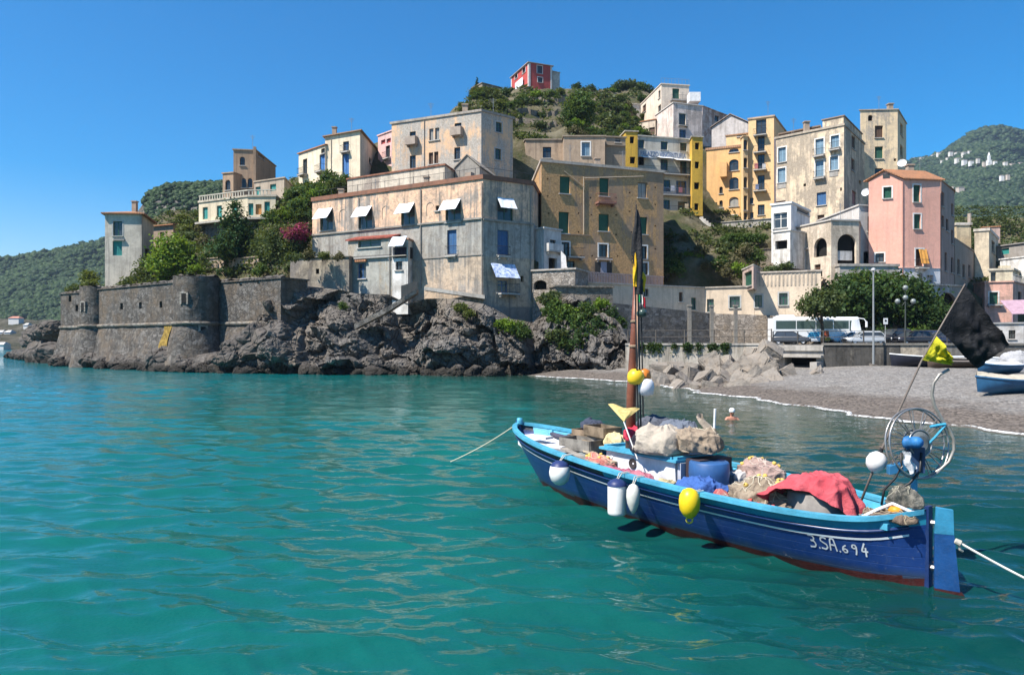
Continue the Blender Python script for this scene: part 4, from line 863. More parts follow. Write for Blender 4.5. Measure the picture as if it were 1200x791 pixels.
cp([(828, 264, 117), (850, 267, 115), (880, 263, 113), (905, 256, 110), (842, 274, 109), (866, 276, 107), (890, 274, 105), (835, 210, 133), (870, 210, 131), (905, 200, 129), (785, 262, 106), (815, 256, 110), (845, 278, 105), (870, 276, 106), (905, 280, 98), (800, 272, 99), (850, 285, 96), (790, 292, 93), (830, 296, 92), (880, 300, 91), (790, 318, 89), (840, 322, 89), (880, 322, 89), (930, 300, 92), (980, 330, 90), (1000, 345, 84), (960, 352, 83), (1040, 345, 86), (1060, 352, 86)])
cp([(1120, 330, 100), (1130, 290, 130), (1160, 292, 140), (1200, 300, 140), (1240, 300, 140), (1120, 262, 180), (1160, 262, 190), (1200, 270, 190), (1250, 270, 190), (1110, 245, 240), (1150, 242, 250), (1200, 250, 250), (1150, 330, 112), (1210, 330, 112), (1090, 260, 150), (1100, 330, 96), (1170, 365, 97), (1240, 365, 97), (1170, 396, 88), (1120, 396, 92)])
CT = np.array(ctrl)
FRONT = [XY(52, 118), XY(71, 103.6), XY(108, 99.2), XY(116, 95.4), XY(222, 83.2), XY(243, 86), XY(329, 79.2), XY(338, 84), XY(366, 83.5), XY(410, 82.5), XY(460, 80), XY(490, 78.5), XY(566, 74.6), XY(624, 76.8), XY(650, 79), XY(720, 84.5), XY(780, 89), XY(834, 91), XY(884, 93), XY(930, 99), XY(1010, 99), XY(1058, 98), XY(1090, 98), XY(1125, 100), XY(1300, 101)]
def front_y(x):
    return interp(x, [(p.x, p.y) for p in FRONT])
nx, ny = 240, 300
xs = np.linspace(-72, 125, nx); 
tt = np.linspace(0, 1, ny) ** 1.25
X = np.repeat(xs[None, :], ny, 0); Y0 = np.array([front_y(x) for x in xs]); Y = Y0[None, :] + .5 + tt[:, None] * (265 - Y0[None, :])
Z = np.zeros_like(X); W = np.zeros_like(X)
for (cx, cy, cz) in CT:
    w = 1.0 / (((X - cx) ** 2 + (Y - cy) ** 2) + 6.0) ** 2.0; Z += w * cz; W += w
Z /= W
for j in range(ny):
    for i in range(nx):
        p = Vector((X[j, i], Y[j, i], Z[j, i])); a = min(1.0, (Y[j, i] - Y0[i]) / 10)
        Z[j, i] += (fbm(p * .12, 3) * .9 + fbm(p * .5, 3) * .35) * a
for i in range(nx):
    if xs[i] < -19: Z[:, i] = 9.3 + (Z[:, i] - 9.3) * np.clip((Y[:, i] - Y0[i] - 1.2) / 4.5, 0, 1)
    if xs[i] < -59.5: k = min(1, (-59.5 - xs[i]) / 4); Z[:, i] = Z[:, i] * (1 - k) - 3 * k
def hill_z(x, y):
    i = (x - xs[0]) / (xs[1] - xs[0]); i = max(0, min(nx - 1.001, i)); i0 = int(i); f = i - i0
    def col(k):
        t = (y - Y0[k] - .5) / (265 - Y0[k]); t = max(0.0, min(1.0, t)) ** (1 / 1.25) * (ny - 1); j = min(ny - 2, int(t)); return lerp(Z[j, k], Z[j + 1, k], t - j)
    return lerp(col(i0), col(i0 + 1), f)
SX, SY, SZ = X.copy(), Y.copy(), Z.copy(); SX[0] = X[0]; SY[0] = Y[1]; SZ[0] = 1.0; SY[1] = Y[1] + .02
V = np.stack([SX, SY, SZ], -1).reshape(-1, 3)
ii, jj = np.meshgrid(np.arange(nx - 1), np.arange(ny - 1)); a = (jj * nx + ii).ravel(); Q = np.stack([a, a + 1, a + nx + 1, a + nx], 1)
t = NT('hillside_ground'); co = t.geo(); n1 = t.noise(co, .25, 6, .7); n2 = t.noise(co, 1.6, 6, .75)
c = t.ramp(n1, [(.35, (.045, .06, .02)), (.5, (.12, .10, .06)), (.62, (.20, .17, .12)), (.75, (.07, .085, .03))])
c = t.mix(t.math('MULTIPLY', n2, .7), c, (.045, .05, .025))
tag(np_object('hillside', V, Q, t.done(t.principled(c, .95, t.bump(n2, .9, .3), .1)), smooth=True), 'rocky green hillside the town stands on', 'hillside', kind='structure')

# sea cliff
CW = [(284, 74.4), (300, 73.8), (322, 73.0), (345, 72.8), (366, 72.0), (405, 71.0), (440, 70.4), (480, 69.8), (530, 68.8), (566, 68.3), (600, 67.6), (625, 67.2), (650, 66.6), (690, 65.8), (715, 64.2), (738, 62.4)]
CTOP = [(284, 402, 76.6), (300, 376, 76.8), (322, 338, 77.6), (333, 324, 80.2), (345, 328, 80.0), (366, 336, 79.4), (400, 340, 78.6), (410, 342, 78.0), (420, 344, 77.4), (455, 345, 77.2), (478, 356, 76.4), (490, 352, 76.2), (500, 350, 75.6), (530, 350, 74.0), (566, 356, 72.6), (580, 362, 72.8), (600, 374, 73.6), (625, 378, 74.6), (650, 352, 74.6), (670, 343, 74.6), (700, 346, 75.5), (718, 362, 75), (738, 402, 67)]
def g(x, c, w): return math.exp(-((x - c) / w) ** 2)
NU, NV = 460, 110
def cliff_fn(a, b):
    px = lerp(284, 738, a); dw = sinterp(px, CW); dt = interp(px, CTOP, 2); zt = zpy(interp(px, CTOP, 1), dt); v = b
    d = lerp(dw, dt, v ** 1.35); z = lerp(-1.4, zt, v ** .92)
    d += 3.6 * g(px, 474, 20) * g(v, .52, .30) + 2.6 * g(px, 628, 7) * g(v, .4, .4) + 1.2 * g(px, 355, 16) * g(v, .6, .3) + 2.0 * g(px, 425, 14) * g(v, .72, .2)
    d -= 2.2 * g(px, 528, 34) * g(v, .42, .28) + 1.4 * g(px, 400, 26) * g(v, .30, .28) + 1.3 * g(px, 330, 20) * g(v, .3, .3)
    p = P(px, 402, d); p.z = z
    e = min(1, (1 - v) * 7) 
    q = Vector((p.x, p.y * .8, p.z * 1.35)) + Vector((p.z * .5, 0, p.x * .25))
    n1 = mnoise.ridged_multi_fractal(q * .14, .9, 2.1, 5, 1.0, 2.0) - 1.1
    n2 = mnoise.ridged_multi_fractal(q * .42 + Vector((7, 3, 1)), .8, 2.2, 5, 1.0, 2.0) - 1.1
    n3 = mnoise.hetero_terrain(q * 1.1, .7, 2.2, 5, .5)
    ql = Vector((p.x + p.z * .8, p.y * .7, p.z * 1.5 - p.x * .35)); k = (n1 * 1.3 + facet(ql * .15) * 2.3 + facet(ql * .34 + Vector((5, 2, 8))) * 1.0 + facet(ql * .9) * .32 + facet(ql * 2.2) * .10 + n2 * .22 + n3 * .05) * e
    p.y -= k; p.x -= k * .25; p.z += (n2 * .5) * e * min(1, v * 5)
    return p
mb = MB(); mb.grid(cliff_fn, NU, NV); o = mb.build('cliff', rock_mat((.135, .125, .115), (.36, .335, .30), (.040, .037, .034), True, (.21, .17, .13)), origin=(0, 0, 0)); tag(o, 'dark craggy sea cliff under the waterfront house', 'cliff', kind='structure')

# the fort: battered walls, two round bastions
ST = stone_wall((.125, .115, .105), 1.9, .5, .75, (.16, .12, .085))
ZT, ZC = 9.55, 5.15
def fort_wall(name, label, a, b, zt_a, zt_b, batter=1.5, slits=(), parent=None):
    f = Face(a, b, -1, 10); L = f.L; n = max(8, int(L / .6)); holes = [(f.hit(px), zpy(py, 0) if False else f.zat(px, py)) for px, py in slits]
    H = House(name, label, 'fortress wall', [a, b], (zt_a + zt_b) / 2, ZC - .15, ST, back=3.5, cornice=ST, ch=.3)
    H.win(0, [(px, py, 3.2, 7.5, 'v') for px, py in slits]); 
    mb = MB(); 
    def fn(u, v):
        z = lerp(ZC - .2, -1.5, v); q = f.p(u * L, z, .02 + batter * v ** 1.1); k = fbm(q * .6, 3) * .10; return q - Vector((f.n.x, f.n.y, 0)) * k
    mb.grid(fn, n, 12); mb.build('battered_base', ST, H.root)
    mb = MB(); mb.tube([f.p(0, ZC - .05, .08), f.p(L, ZC - .05, .08)], .20, 8); mb.build('cordon', stone_wall((.19, .175, .155), 1.5), H.root)
    H.finish(); 
    mb = MB()
    def top(u, v):
        q = f.p(u * L, H.zt + .15, -.9 * v); return q + Vector((0, 0, .28 * abs(fbm(q * .9, 3)) + .16 * math.sin(v * math.pi)))
    mb.grid(top, n * 2, 4); mb.build('worn_top', ST, H.root)
    return H
f0, f1a, f1, f2, f2b, f3 = XY(71, 99.8), XY(108, 95.5), XY(116, 91.3), XY(222, 79.0), XY(243, 82.0), XY(329, 75.2)
fort_wall('fortress_wall', 'short fortress wall at the far left tip of the fort', f0, f1a, ZT, ZT, 1.7, [(82, 350), (90, 361)])
fort_wall('fortress_wall', 'long fortress curtain wall with gun slits between the two round bastions', f1, f2, ZT, ZT, 1.5, [(142.5, 359), (164.5, 358), (188.5, 357)])
fort_wall('fortress_wall', 'fortress wall right of the second round bastion running into the cliff', f2b, f3, ZT, ZT, 1.4, [(282, 331), (303, 329)])
def bastion(label, c, r, zt, slits):
    root = empty('round_bastion', (c.x, c.y, -1), label, 'bastion', 'round bastions of the fort')
    def cyl(fnr, z0, z1, nv, name, m):
        mb = MB()
        def fn(u, v):
            w = u * 2 * math.pi; z = lerp(z0, z1, v); rr = fnr(v); q = Vector((c.x + rr * math.cos(w), c.y + rr * math.sin(w), z)); k = fbm(q * .7, 3) * .08; return Vector((q.x + k * math.cos(w), q.y + k * math.sin(w), z))
        mb.grid(fn, 64, nv, closed_u=True); return mb.build(name, m, root)
    cyl(lambda v: r, ZC - .1, zt, 10, 'drum', ST); cyl(lambda v: r + 1.5 * (1 - v), -1.5, ZC - .1, 12, 'battered_base', ST)
    mb = MB(); mb.tube([(c.x + (r + .08) * math.cos(k / 48 * 2 * math.pi), c.y + (r + .08) * math.sin(k / 48 * 2 * math.pi), ZC - .05) for k in range(49)], .2, 8, cap=False); mb.build('cordon', stone_wall((.19, .175, .155), 1.5), root)
    mb = MB(); mb.grid(lambda u, v: Vector((c.x + r * (1 - v) * math.cos(u * 2 * math.pi), c.y + r * (1 - v) * math.sin(u * 2 * math.pi), zt + .35 * abs(fbm(Vector((math.cos(u * 6.28) * 2, math.sin(u * 6.28) * 2, v * 2 + c.x)), 3)) + .1 * v)), 48, 4, closed_u=True); mb.build('worn_top', ST, root)
    for (ang, z, w, h) in slits:
        mb = MB(); d = Vector((math.cos(ang), math.sin(ang), 0)); q = Vector((c.x, c.y, z)) + d * (r - .12); mb.box(q, (.5, w, h), ang); mb.build('gun_slit', flat((.012, .011, .01), .9), root)
        mb = MB(); 
        for s in (-1, 1): mb.box(q + Vector((-d.y, d.x, 0)) * s * (w / 2 + .12) + d * .02, (.42, .2, h + .3), ang)
        mb.box(q + Vector((0, 0, h / 2 + .1)) + d * .02, (.42, w, .2), ang); mb.build('slit_surround', stone_wall((.3, .28, .25), 1.5), root)
b1, b2 = XY(114.5, 93.2), XY(230.5, 80.6)
bastion('round stone bastion at the left end of the fort below the tower house', b1, 2.0, 9.95, [(R(-112), 7.5, .45, .95)])
bastion('round stone bastion in the middle of the fort under the pine garden', b2, 2.35, 10.1, [(R(-98), 7.75, .5, 1.0), (R(-52), 4.4, .5, .7)])
mb = MB(); f = Face(f1, f2, 0, 1); u0, u1 = f.hit(193), f.hit(202)
def fn(a, b): 
    z = lerp(5.0, .8, b); q = f.p(lerp(u0 + .25 * math.sin(b * 9), u1 + .2 * math.sin(b * 7 + 2), a), z, .05 + 1.5 * max(0, (ZC - .2 - z) / (ZC + 1.3)) ** 1.1 + .06); return q
mb.grid(fn, 6, 14); tag(mb.build('lichen_patch', flat((.30, .20, .05), .95, .1, .5, 0, .5)), 'orange lichen streak low on the fortress wall beside the middle bastion', 'lichen')

# boulders: a few worn shapes, copied
def block_mesh(r, bm):
    bmesh.ops.create_cube(bm, size=1.5)
    for v in bm.verts: v.co = Vector((v.co.x * r.uniform(.8, 1.12), v.co.y * r.uniform(.8, 1.1), v.co.z * r.uniform(.8, 1.08))) + Vector((r.gauss(0, .14), r.gauss(0, .14), r.gauss(0, .12)))
    bmesh.ops.bevel(bm, geom=bm.edges[:] + bm.verts[:], offset=.10, segments=2, affect='EDGES'); bmesh.ops.triangulate(bm, faces=bm.faces[:]); bmesh.ops.subdivide_edges(bm, edges=bm.edges[:], cuts=4, use_grid_fill=True)
    o = Vector((r.uniform(0, 50), r.uniform(0, 50), 0))
    for v in bm.verts: q = v.co + o; v.co += v.co.normalized() * (fbm(q * 1.5, 4) * .035 + facet(q * 1.8) * .06 + facet(q * 4.5) * .02)
    me = bpy.data.meshes.new('boulder'); bm.to_mesh(me); bm.free(); return me
def boulder_mesh(seed, blocky=False, n=4):
    r = random.Random(seed); bm = bmesh.new()
    if blocky: return block_mesh(r, bm)
    bmesh.ops.create_icosphere(bm, subdivisions=n, radius=1)
    planes = []
    for k in range(11 if blocky else 7):
        d = Vector((r.gauss(0, 1), r.gauss(0, 1), r.gauss(0, 1))).normalized(); planes.append((d, r.uniform(.52, .80) if blocky else r.uniform(.62, .92)))
    sx, sy, sz = r.uniform(.85, 1.25), r.uniform(.8, 1.1), r.uniform(.6, .9)
    off = Vector((r.uniform(0, 50), r.uniform(0, 50), 0))
    for v in bm.verts:
        p = v.co.copy()
        for d, h in planes:
            e = p.dot(d) - h
            if e > 0: p -= d * e * .97
        q = p + off
        p += p.normalized() * (fbm(q * 1.2, 4) * .05 + facet(q * 1.5) * .15 + facet(q * 3.3) * .06)
        v.co = Vector((p.x * sx, p.y * sy, p.z * sz))
    me = bpy.data.meshes.new('boulder'); bm.to_mesh(me); bm.free(); return me
RM, RB = rock_mat((.10, .09, .082), (.24, .22, .195), (.03, .026, .023), True, (.15, .115, .085), 1.6), rock_mat((.25, .222, .19), (.40, .36, .31), (.07, .062, .053), False, (.30, .23, .165), 2.2, 0.0)
dark_b = [boulder_mesh(s) for s in range(6)]; pale_b = [boulder_mesh(20 + s, True) for s in range(9)]
for m in dark_b: m.materials.append(RM)
for m in pale_b: m.materials.append(RB)
def boulder(name, px, py, d, size, meshes, label, group, flat_=1.0):
    o = bpy.data.objects.new(name, rng.choice(meshes)); COL.objects.link(o); o.location = P(px, py, d); o.scale = (size * rng.uniform(.85, 1.2), size * rng.uniform(.8, 1.1), size * flat_ * rng.uniform(.8, 1.1)); tl = .7 if meshes is pale_b else .4; o.rotation_euler = (rng.uniform(-tl, tl), rng.uniform(-tl, tl), rng.uniform(0, 6.28))
    return tag(o, label, 'rock', group)
def seat_rock(px, d): return zpy(402, d)
# foot of the fort
BW = [(66, 97.0), (108, 92.5), (118, 88.2), (222, 76.2), (243, 77.3), (293, 73.6)]
for i, px in enumerate([66, 74, 84, 93, 103, 113, 122, 133, 143, 153, 163, 172, 184, 193, 203, 213, 224, 232, 242, 250, 260, 269, 277, 285, 293]):
    dw = interp(px, BW); size = rng.uniform(1.1, 1.9)
    if px in (193, 203): size = 2.5
    if px in (250, 260): size = 2.1
    boulder('boulder', px, 402 + F_PX * (3 - size * .35) / dw, dw + 1.2, size, dark_b, 'dark wet boulder among the rocks along the foot of the fort', 'boulders at the foot of the fort')
for i, px in enumerate([70, 88, 108, 118, 138, 148, 168, 178, 198, 209, 228, 236, 255, 265, 281, 290]):
    dw = interp(px, BW) - 1.3; size = rng.uniform(.7, 1.2)
    boulder('boulder', px, 402 + F_PX * (3 - size * .1) / dw, dw, size, dark_b, 'dark wet boulder among the rocks along the foot of the fort', 'boulders at the foot of the fort')
for i, (px, py, s) in enumerate([(285, 405, 2.2), (296, 395, 2.0), (276, 412, 1.8), (305, 410, 2.3), (318, 395, 2.2), (268, 418, 1.5)]):
    boulder('boulder', px, py, 75.6 - i * .3, s, dark_b, 'large brown boulder piled where the fort meets the sea cliff', 'boulders between fort and cliff')
# long reef left of the fort
for i in range(16):
    px = 8 + i * 3.9; d = 150 - i * 2.6; s = 1.0 + 2.3 * (i / 15) + rng.uniform(-.3, .5)
    boulder('boulder', px, 402 + F_PX * (3 - s * .30) / d, d, s, dark_b, 'dark boulder of the low reef off the left tip of the fort', 'boulders of the reef')
for i in range(5):
    px = 44 + i * 5; d = 124 - i * 2; boulder('boulder', px, 398 - i * 3, d, 2.6, dark_b, 'tall dark boulder behind the reef at the left tip of the fort', 'tall boulders behind the reef')
# low rocks along the cliff foot
for i in range(18):
    px = rng.uniform(310, 640); dw = sinterp(px, CW) - .5; s = rng.uniform(.5, 1.2)
    boulder('boulder', px, 402 + F_PX * (3 - s * .12) / dw, dw, s, dark_b, 'low dark rock at the waterline under the sea cliff', 'rocks at the cliff foot')

# beach: a sheet of pebbles rising from the waterline
WL = [(-40, 80), (-2, 74), (1.5, 67.2), (6, 60.5), (10.0, 55), (10.8, 48), (11.6, 43), (13.0, 38), (14.1, 31), (15.2, 27), (16.4, 23.9), (19.5, 17), (24, 8)]
WY = sorted([(y, x) for x, y in WL])
def wl_x(y): return sinterp(y, WY)
def beach_z(x, y):
    s = x - wl_x(y)
    s += .35 * math.sin(y * .9) + .2 * math.sin(y * 2.3 + 1)
    if s < 0: return max(-2.6, s * .10)
    return min(1.35, .16 * s if s < 2.5 else .4 + (s - 2.5) * .075)
bx, by = 150, 190
xs2 = np.concatenate([np.linspace(-12, 4, 30), np.linspace(4.2, 45, bx - 30)]); ys2 = np.linspace(6, 78, by)
V = [(x, y, beach_z(x, y) + fbm(Vector((x * .8, y * .8, 0)), 3) * .05 * (1 if x > wl_x(y) + .6 else .15)) for y in ys2 for x in xs2]
ii, jj = np.meshgrid(np.arange(bx - 1), np.arange(by - 1)); a = (jj * bx + ii).ravel(); Q = np.stack([a, a + 1, a + bx + 1, a + bx], 1)
t = NT('pebbles'); co = t.geo(); z = t.n('SeparateXYZ', {0: co}).outputs[2]
vc = t.n('TexVoronoi', {'Vector': co, 'Scale': 9.0}); vd = vc.outputs['Distance']; rr = t.n('SeparateColor', {'Color': vc.outputs['Color']}).outputs[0]
vc2 = t.n('TexVoronoi', {'Vector': co, 'Scale': 3.2}); r2 = t.n('SeparateColor', {'Color': vc2.outputs['Color']}).outputs[0]
dry = t.mix(rr, (.105, .10, .094), (.27, .255, .235)); dry = t.mix(t.math('MULTIPLY', t.ramp(r2, [(.6, 0.0), (.9, 1.0)]), .5), dry, (.10, .09, .08))
dry = t.mix(t.ramp(t.noise(co, .5, 5, .7), [(.4, 0.0), (.7, .6)]), dry, (.21, .19, .17))
wet = t.mix(rr, (.060, .050, .042), (.155, .13, .11))
zz = t.math('ADD', z, t.math('MULTIPLY', t.math('SUBTRACT', t.noise(co, .35, 5), .5), .5))
c = t.mix(t.ramp(zz, [(.42, 0.0), (.62, 1.0)]), wet, dry)
c = t.mix(t.ramp(z, [(.0, 0.0), (.03, 1.0)]), (.06, .075, .06), c)
h = t.math('ADD', t.math('MULTIPLY', vd, -1), t.noise(co, 2.2, 5, .7))
tag(np_object('beach', V, Q, t.done(t.principled(c, .85, t.bump(h, .9, .06), .25)), smooth=True), 'grey pebble beach sloping into the bay', 'beach', kind='structure')
# foam along the waterline
mb = MB(); ysf = np.linspace(22, 66, 260)
for i in range(len(ysf) - 1):
    q = []
    for y, s in ((ysf[i], 0), (ysf[i + 1], 0)):
        x = wl_x(y) - (.35 * math.sin(y * .9) + .2 * math.sin(y * 2.3 + 1)); w = .07 + .40 * max(0, .5 + fbm(Vector((y * .22, 3, 0)), 3)) + .12 * fbm(Vector((y * 1.7, 1, 0)), 2); q.append((x + .06 * fbm(Vector((y * 2, 9, 0)), 2), w, y))
    a, b = q
    zf = lambda y: .045 + .02 * fbm(Vector((y, 5, 0)), 2)
    for k in range(4):
        t0, t1 = k / 4, (k + 1) / 4; hz = lambda tt: .05 * math.sin(tt * math.pi)
        mb.quad((a[0] + .25 - a[1] * t1, a[2], zf(a[2]) + hz(t1)), (a[0] + .25 - a[1] * t0, a[2], zf(a[2]) + hz(t0)), (b[0] + .25 - b[1] * t0, b[2], zf(b[2]) + hz(t0)), (b[0] + .25 - b[1] * t1, b[2], zf(b[2]) + hz(t1)))
t = NT('foam'); co = t.geo(); n1 = t.math('ADD', t.math('MULTIPLY', t.noise(co, 4.5, 6, .75), .6), t.math('MULTIPLY', t.noise(co, .55, 3), .42))
tag(mb.build('surf_foam', t.done(t.n('MixShader', {0: t.ramp(n1, [(.44, 1.0), (.60, .12)]), 1: t.principled((.8, .82, .82), .7, t.bump(n1, .6, .05)), 2: t.n('BsdfTransparent')})), origin=(0, 0, 0)), 'thin white line of surf where the bay meets the beach', 'foam', kind='stuff')
# breakwater heap
heap = [(768, 444, 57), (783, 448, 54.5), (792, 434, 58), (803, 449, 52.5), (812, 433, 57.5), (826, 447, 51.5), (818, 457, 48), (838, 436, 55), (843, 452, 48.5), (853, 428, 57), (860, 444, 51.5), (866, 458, 45.5), (874, 428, 55.5), (881, 446, 49.5), (896, 418, 55), (899, 434, 51.5), (904, 449, 47.5), (918, 441, 50), (776, 436, 60), (796, 458, 49.5), (888, 456, 46.5), (852, 438, 53.5), (889, 428, 54), (770, 450, 52.5), (787, 440, 56.5), (798, 452, 51), (808, 442, 54.5), (832, 458, 47), (845, 444, 51.5), (868, 451, 48), (886, 437, 52), (896, 442, 50), (909, 436, 51.5), (903, 424, 54.5), (880, 420, 56.5), (867, 436, 53), (834, 428, 57.5)]
for i, (px, py, d) in enumerate(heap):
    s = rng.uniform(.72, 1.18); tone = 'topmost' if py < 426 else ('waterside' if py > 446 else 'middle')
    boulder('breakwater_rock', px, py, d, s, pale_b, {'topmost': 'pale angular block along the top of the breakwater heap under the road', 'waterside': 'pale angular block at the waterside edge of the breakwater heap', 'middle': 'pale angular block halfway up the breakwater heap'}[tone], tone + ' breakwater blocks')
for px, py, d, s in ((946, 442, 50, 1.2), (962, 444, 50, 1.1), (985, 442, 51.5, .8)):
    boulder('flat_rock', px, py + 3, d, s, pale_b, {946: 'flat pale rock before the culvert mouth', 962: 'flat pale slab right of the culvert mouth', 985: 'low flat stone at the foot of the dark quay wall'}[px], None, .35)
for px, py, d, s in ((1027, 431, 53, .45), (1033, 434, 53, .3), (1041, 434, 53, .3)):
    boulder('white_stone', px, py, d, s, pale_b, {1027: 'biggest white stone lying by the foot of the tall lamp pole', 1033: 'small white stone between the big one and the beached boat', 1041: 'small white stone nearest the beached dark boat'}[px], None, .7)

# quay wall, culvert, road
ZR = 2.86
QA = [XY(733, 63.5), XY(872, 60.5), XY(905, 57.5)]
def wall_run(name, label, pts, z0, z1, th, m, cope=None):
    mb = MB(); mc = MB()
    for p, q in zip(pts, pts[1:]):
        f = Face(p, q, z0, z1); fbox(mb, f, 0, f.L, z0, z1, -th, 0)
        if cope: fbox(mc, f, -.02, f.L + .02, z1 + .003, z1 + .16, -th - .06, .08)
    if cope is None: return tag(mb.build(name, m), label, 'wall')
    c = sum((Vector(p) for p in pts), Vector((0, 0))) / len(pts); root = empty(name, (c.x, c.y, z0), label, 'wall'); mb.build('masonry', m, root); mc.build('coping', cope, root); return root
CON = plaster((.44, .40, .34), (.24, .22, .18), .8, (.36, .31, .25), .3, .8); CONG = plaster((.42, .39, .35), (.26, .24, .21), .6)
wall_run('sea_wall', 'pale weedy stained concrete sea wall behind the breakwater heap', QA, -.5, zpy(404.5, 61), 1.0, CON, CONG)
f = Face(QA[0], QA[1], 0, 1); 
tb = MB(); leafc = 0
QB = [XY(905, 57.5), XY(965, 55.0)]; f = Face(QB[0], QB[1], 0, 1); root = empty('culvert', (f.a.x, f.a.y, 0), 'concrete culvert with a square dark mouth opening onto the beach', 'culvert')
u0, u1, z0, z1 = f.rect(938, 428.5, 37, 19); mb = MB()
fbox(mb, f, 0, u0, -.3, ZR - .02, -1.5, 0); fbox(mb, f, u1, f.L, -.3, ZR - .02, -1.5, 0); fbox(mb, f, u0, u1, z1, ZR - .02, -1.5, 0); fbox(mb, f, -.3, u1 + .5, z1 + .02, z1 + .18, .004, .5); fbox(mb, f, 0, f.L, ZR - .45, ZR - .1, .003, .16)
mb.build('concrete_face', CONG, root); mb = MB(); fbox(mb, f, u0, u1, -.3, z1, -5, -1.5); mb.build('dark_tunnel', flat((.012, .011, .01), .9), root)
mb = MB(); fbox(mb, f, u0 - .6, u0 - .003, -.3, 1.3, .0, 1.4); mb.build('wing_wall', CONG, root); mb = MB(); fbox(mb, f, u1 + .003, u1 + .5, -.3, 1.6, 0, 1.4); mb.build('wing_wall', CONG, root)
DK = plaster((.085, .08, .073), (.04, .038, .035), .8, (.16, .145, .125), .25, .9)
wall_run('quay_wall', 'dark stained quay wall with railings along the car park', [XY(965.2, 55.0), XY(1055, 53.6)], -.3, ZR - .02, 1.0, DK, plaster((.2, .19, .17)))
wall_run('quay_wall', 'pale flaking quay wall right of the dark stained one behind the yellow flag', [XY(1055.3, 53.6), XY(1110, 52.8)], -.3, ZR - .02, 1.0, plaster((.32, .28, .23), (.10, .09, .08), 1.0, (.42, .36, .28), .5), plaster((.2, .19, .17)))
wall_run('quay_wall', 'grey quay wall continuing behind the beached boats at the right edge', [XY(1110.3, 52.8), XY(1290, 52.0)], -.3, ZR - .02, 1.0, plaster((.2, .185, .165), (.08, .07, .06), .9), plaster((.2, .19, .17)))
# road sheet
road = [XY(733, 64.4), XY(872, 61.4), XY(906, 58.6), XY(965, 56.1), XY(1110, 53.8), XY(1300, 53.0), XY(1300, 97), XY(1130, 97), XY(1100, 86), XY(958, 83), XY(834, 88), XY(690, 80), XY(715, 74)]
mb = MB(); mb.poly([(p.x, p.y, ZR) for p in road]); 
t = NT('asphalt'); co = t.geo(); n1 = t.noise(co, .4, 5, .7); n2 = t.noise(co, 14, 3)
c = t.mix(n1, (.10, .095, .09), (.20, .19, .175)); c = t.mix(t.math('MULTIPLY', n2, .4), c, (.06, .06, .06))
tag(mb.build('road', t.done(t.principled(c, .9, t.bump(n2, .4, .02), .2))), 'grey asphalt road and car park on the quay', 'road', kind='structure')
# railings
def railing(label, pts, z, h, gap, m, rails=(1.0, .55), r=.035, extra_posts=(), cat='railing', name='railing'):
    root = empty(name, (pts[0].x, pts[0].y, z), label, cat)
    for p, q in zip(pts, pts[1:]):
        L = (q - p).length; n = max(1, round(L / gap))
        for k in range(n + (1 if q == pts[-1] else 0)):
            c = p.lerp(q, k / n); mb = MB(); mb.tube([(c.x, c.y, z), (c.x, c.y, z + h)], r * 1.5, 6); mb.build('post', m, root)
        mb = MB()
        for hh in rails: mb.tube([(p.x, p.y, z + h * hh), (q.x, q.y, z + h * hh)], r * .8, 6)
        mb.build('rail', m, root)
railing('dark iron railing along the quay wall in front of the bus and cars', [XY(906, 58.2), XY(965, 55.6), XY(1110, 53.4)], ZR, 1.05, 2.4, flat((.06, .055, .05), .6, .4, .3))
railing('weathered timber rail along the path above the sea wall', [XY(736, 64.0), XY(872, 61.0), XY(904, 58.4)], zpy(404.5, 61) + .1, 1.2, 2.6, flat((.11, .095, .08), .9), (.95, .5), .034)

# water
rings = [2.0]
while rings[-1] < 4000: rings.append(rings[-1] * (1.0058 if rings[-1] < 120 else 1.05))
rings = np.array(rings); ang = np.linspace(R(-56), R(56), 800)
RR, AA = np.meshgrid(rings, ang, indexing='ij'); WX = RR * np.sin(AA); WYY = RR * np.cos(AA) - .5
H = np.zeros_like(WX); r2 = np.random.RandomState(3); sp = RR * .0058 + RR * R(112) / 800 * .4
DX = np.zeros_like(WX); DY = np.zeros_like(WX)
for k in range(130):
    lam = 10 ** r2.uniform(math.log10(.22), math.log10(2.6)); th = R(-97) + r2.normal(0, .46); amp = .0140 * lam ** 1.0 * r2.uniform(.5, 1.2) / 3.0 * (1.45 if lam < .75 else (1.05 if lam < 1.3 else .7)); kk = 2 * math.pi / lam
    ph = kk * (WX * math.cos(th) + WYY * math.sin(th)) + r2.uniform(0, 6.28); fade = np.clip(lam / (3.0 * sp) - .6, 0, 1)
    H += amp * np.sin(ph) * fade; DX += amp * 1.1 * math.cos(th) * np.cos(ph) * fade; DY += amp * 1.1 * math.sin(th) * np.cos(ph) * fade
# gusts: calmer and rougher patches
mod = .75 + .45 * np.sin(WX * .09 + 1.3 * np.sin(WYY * .05)) * np.sin(WYY * .11 + WX * .03)
shore = np.clip((np.array([wl_x(min(70, max(8, y))) for y in WYY.ravel()]).reshape(WYY.shape) - WX) / 9, .12, 1); shore[WYY > 80] = 1
H *= mod * shore; DX *= mod * shore; DY *= mod * shore
V = np.stack([WX + DX, WYY + DY, H], -1).reshape(-1, 3); na, nr = len(ang), len(rings)
ii, jj = np.meshgrid(np.arange(na - 1), np.arange(nr - 1)); a = (jj * na + ii).ravel(); Q = np.stack([a, a + na, a + na + 1, a + 1], 1)[:, ::-1]
dist = np.array([wl_x(min(70, max(8, y))) for y in WYY.ravel()]).reshape(WYY.shape) - WX
shal = np.clip(1 - dist / 13.0, 0, 1) * (WYY < 75)
t = NT('sea_water'); co = t.geo(); sh = t.n('Attribute', attribute_name='shallow').outputs['Fac']
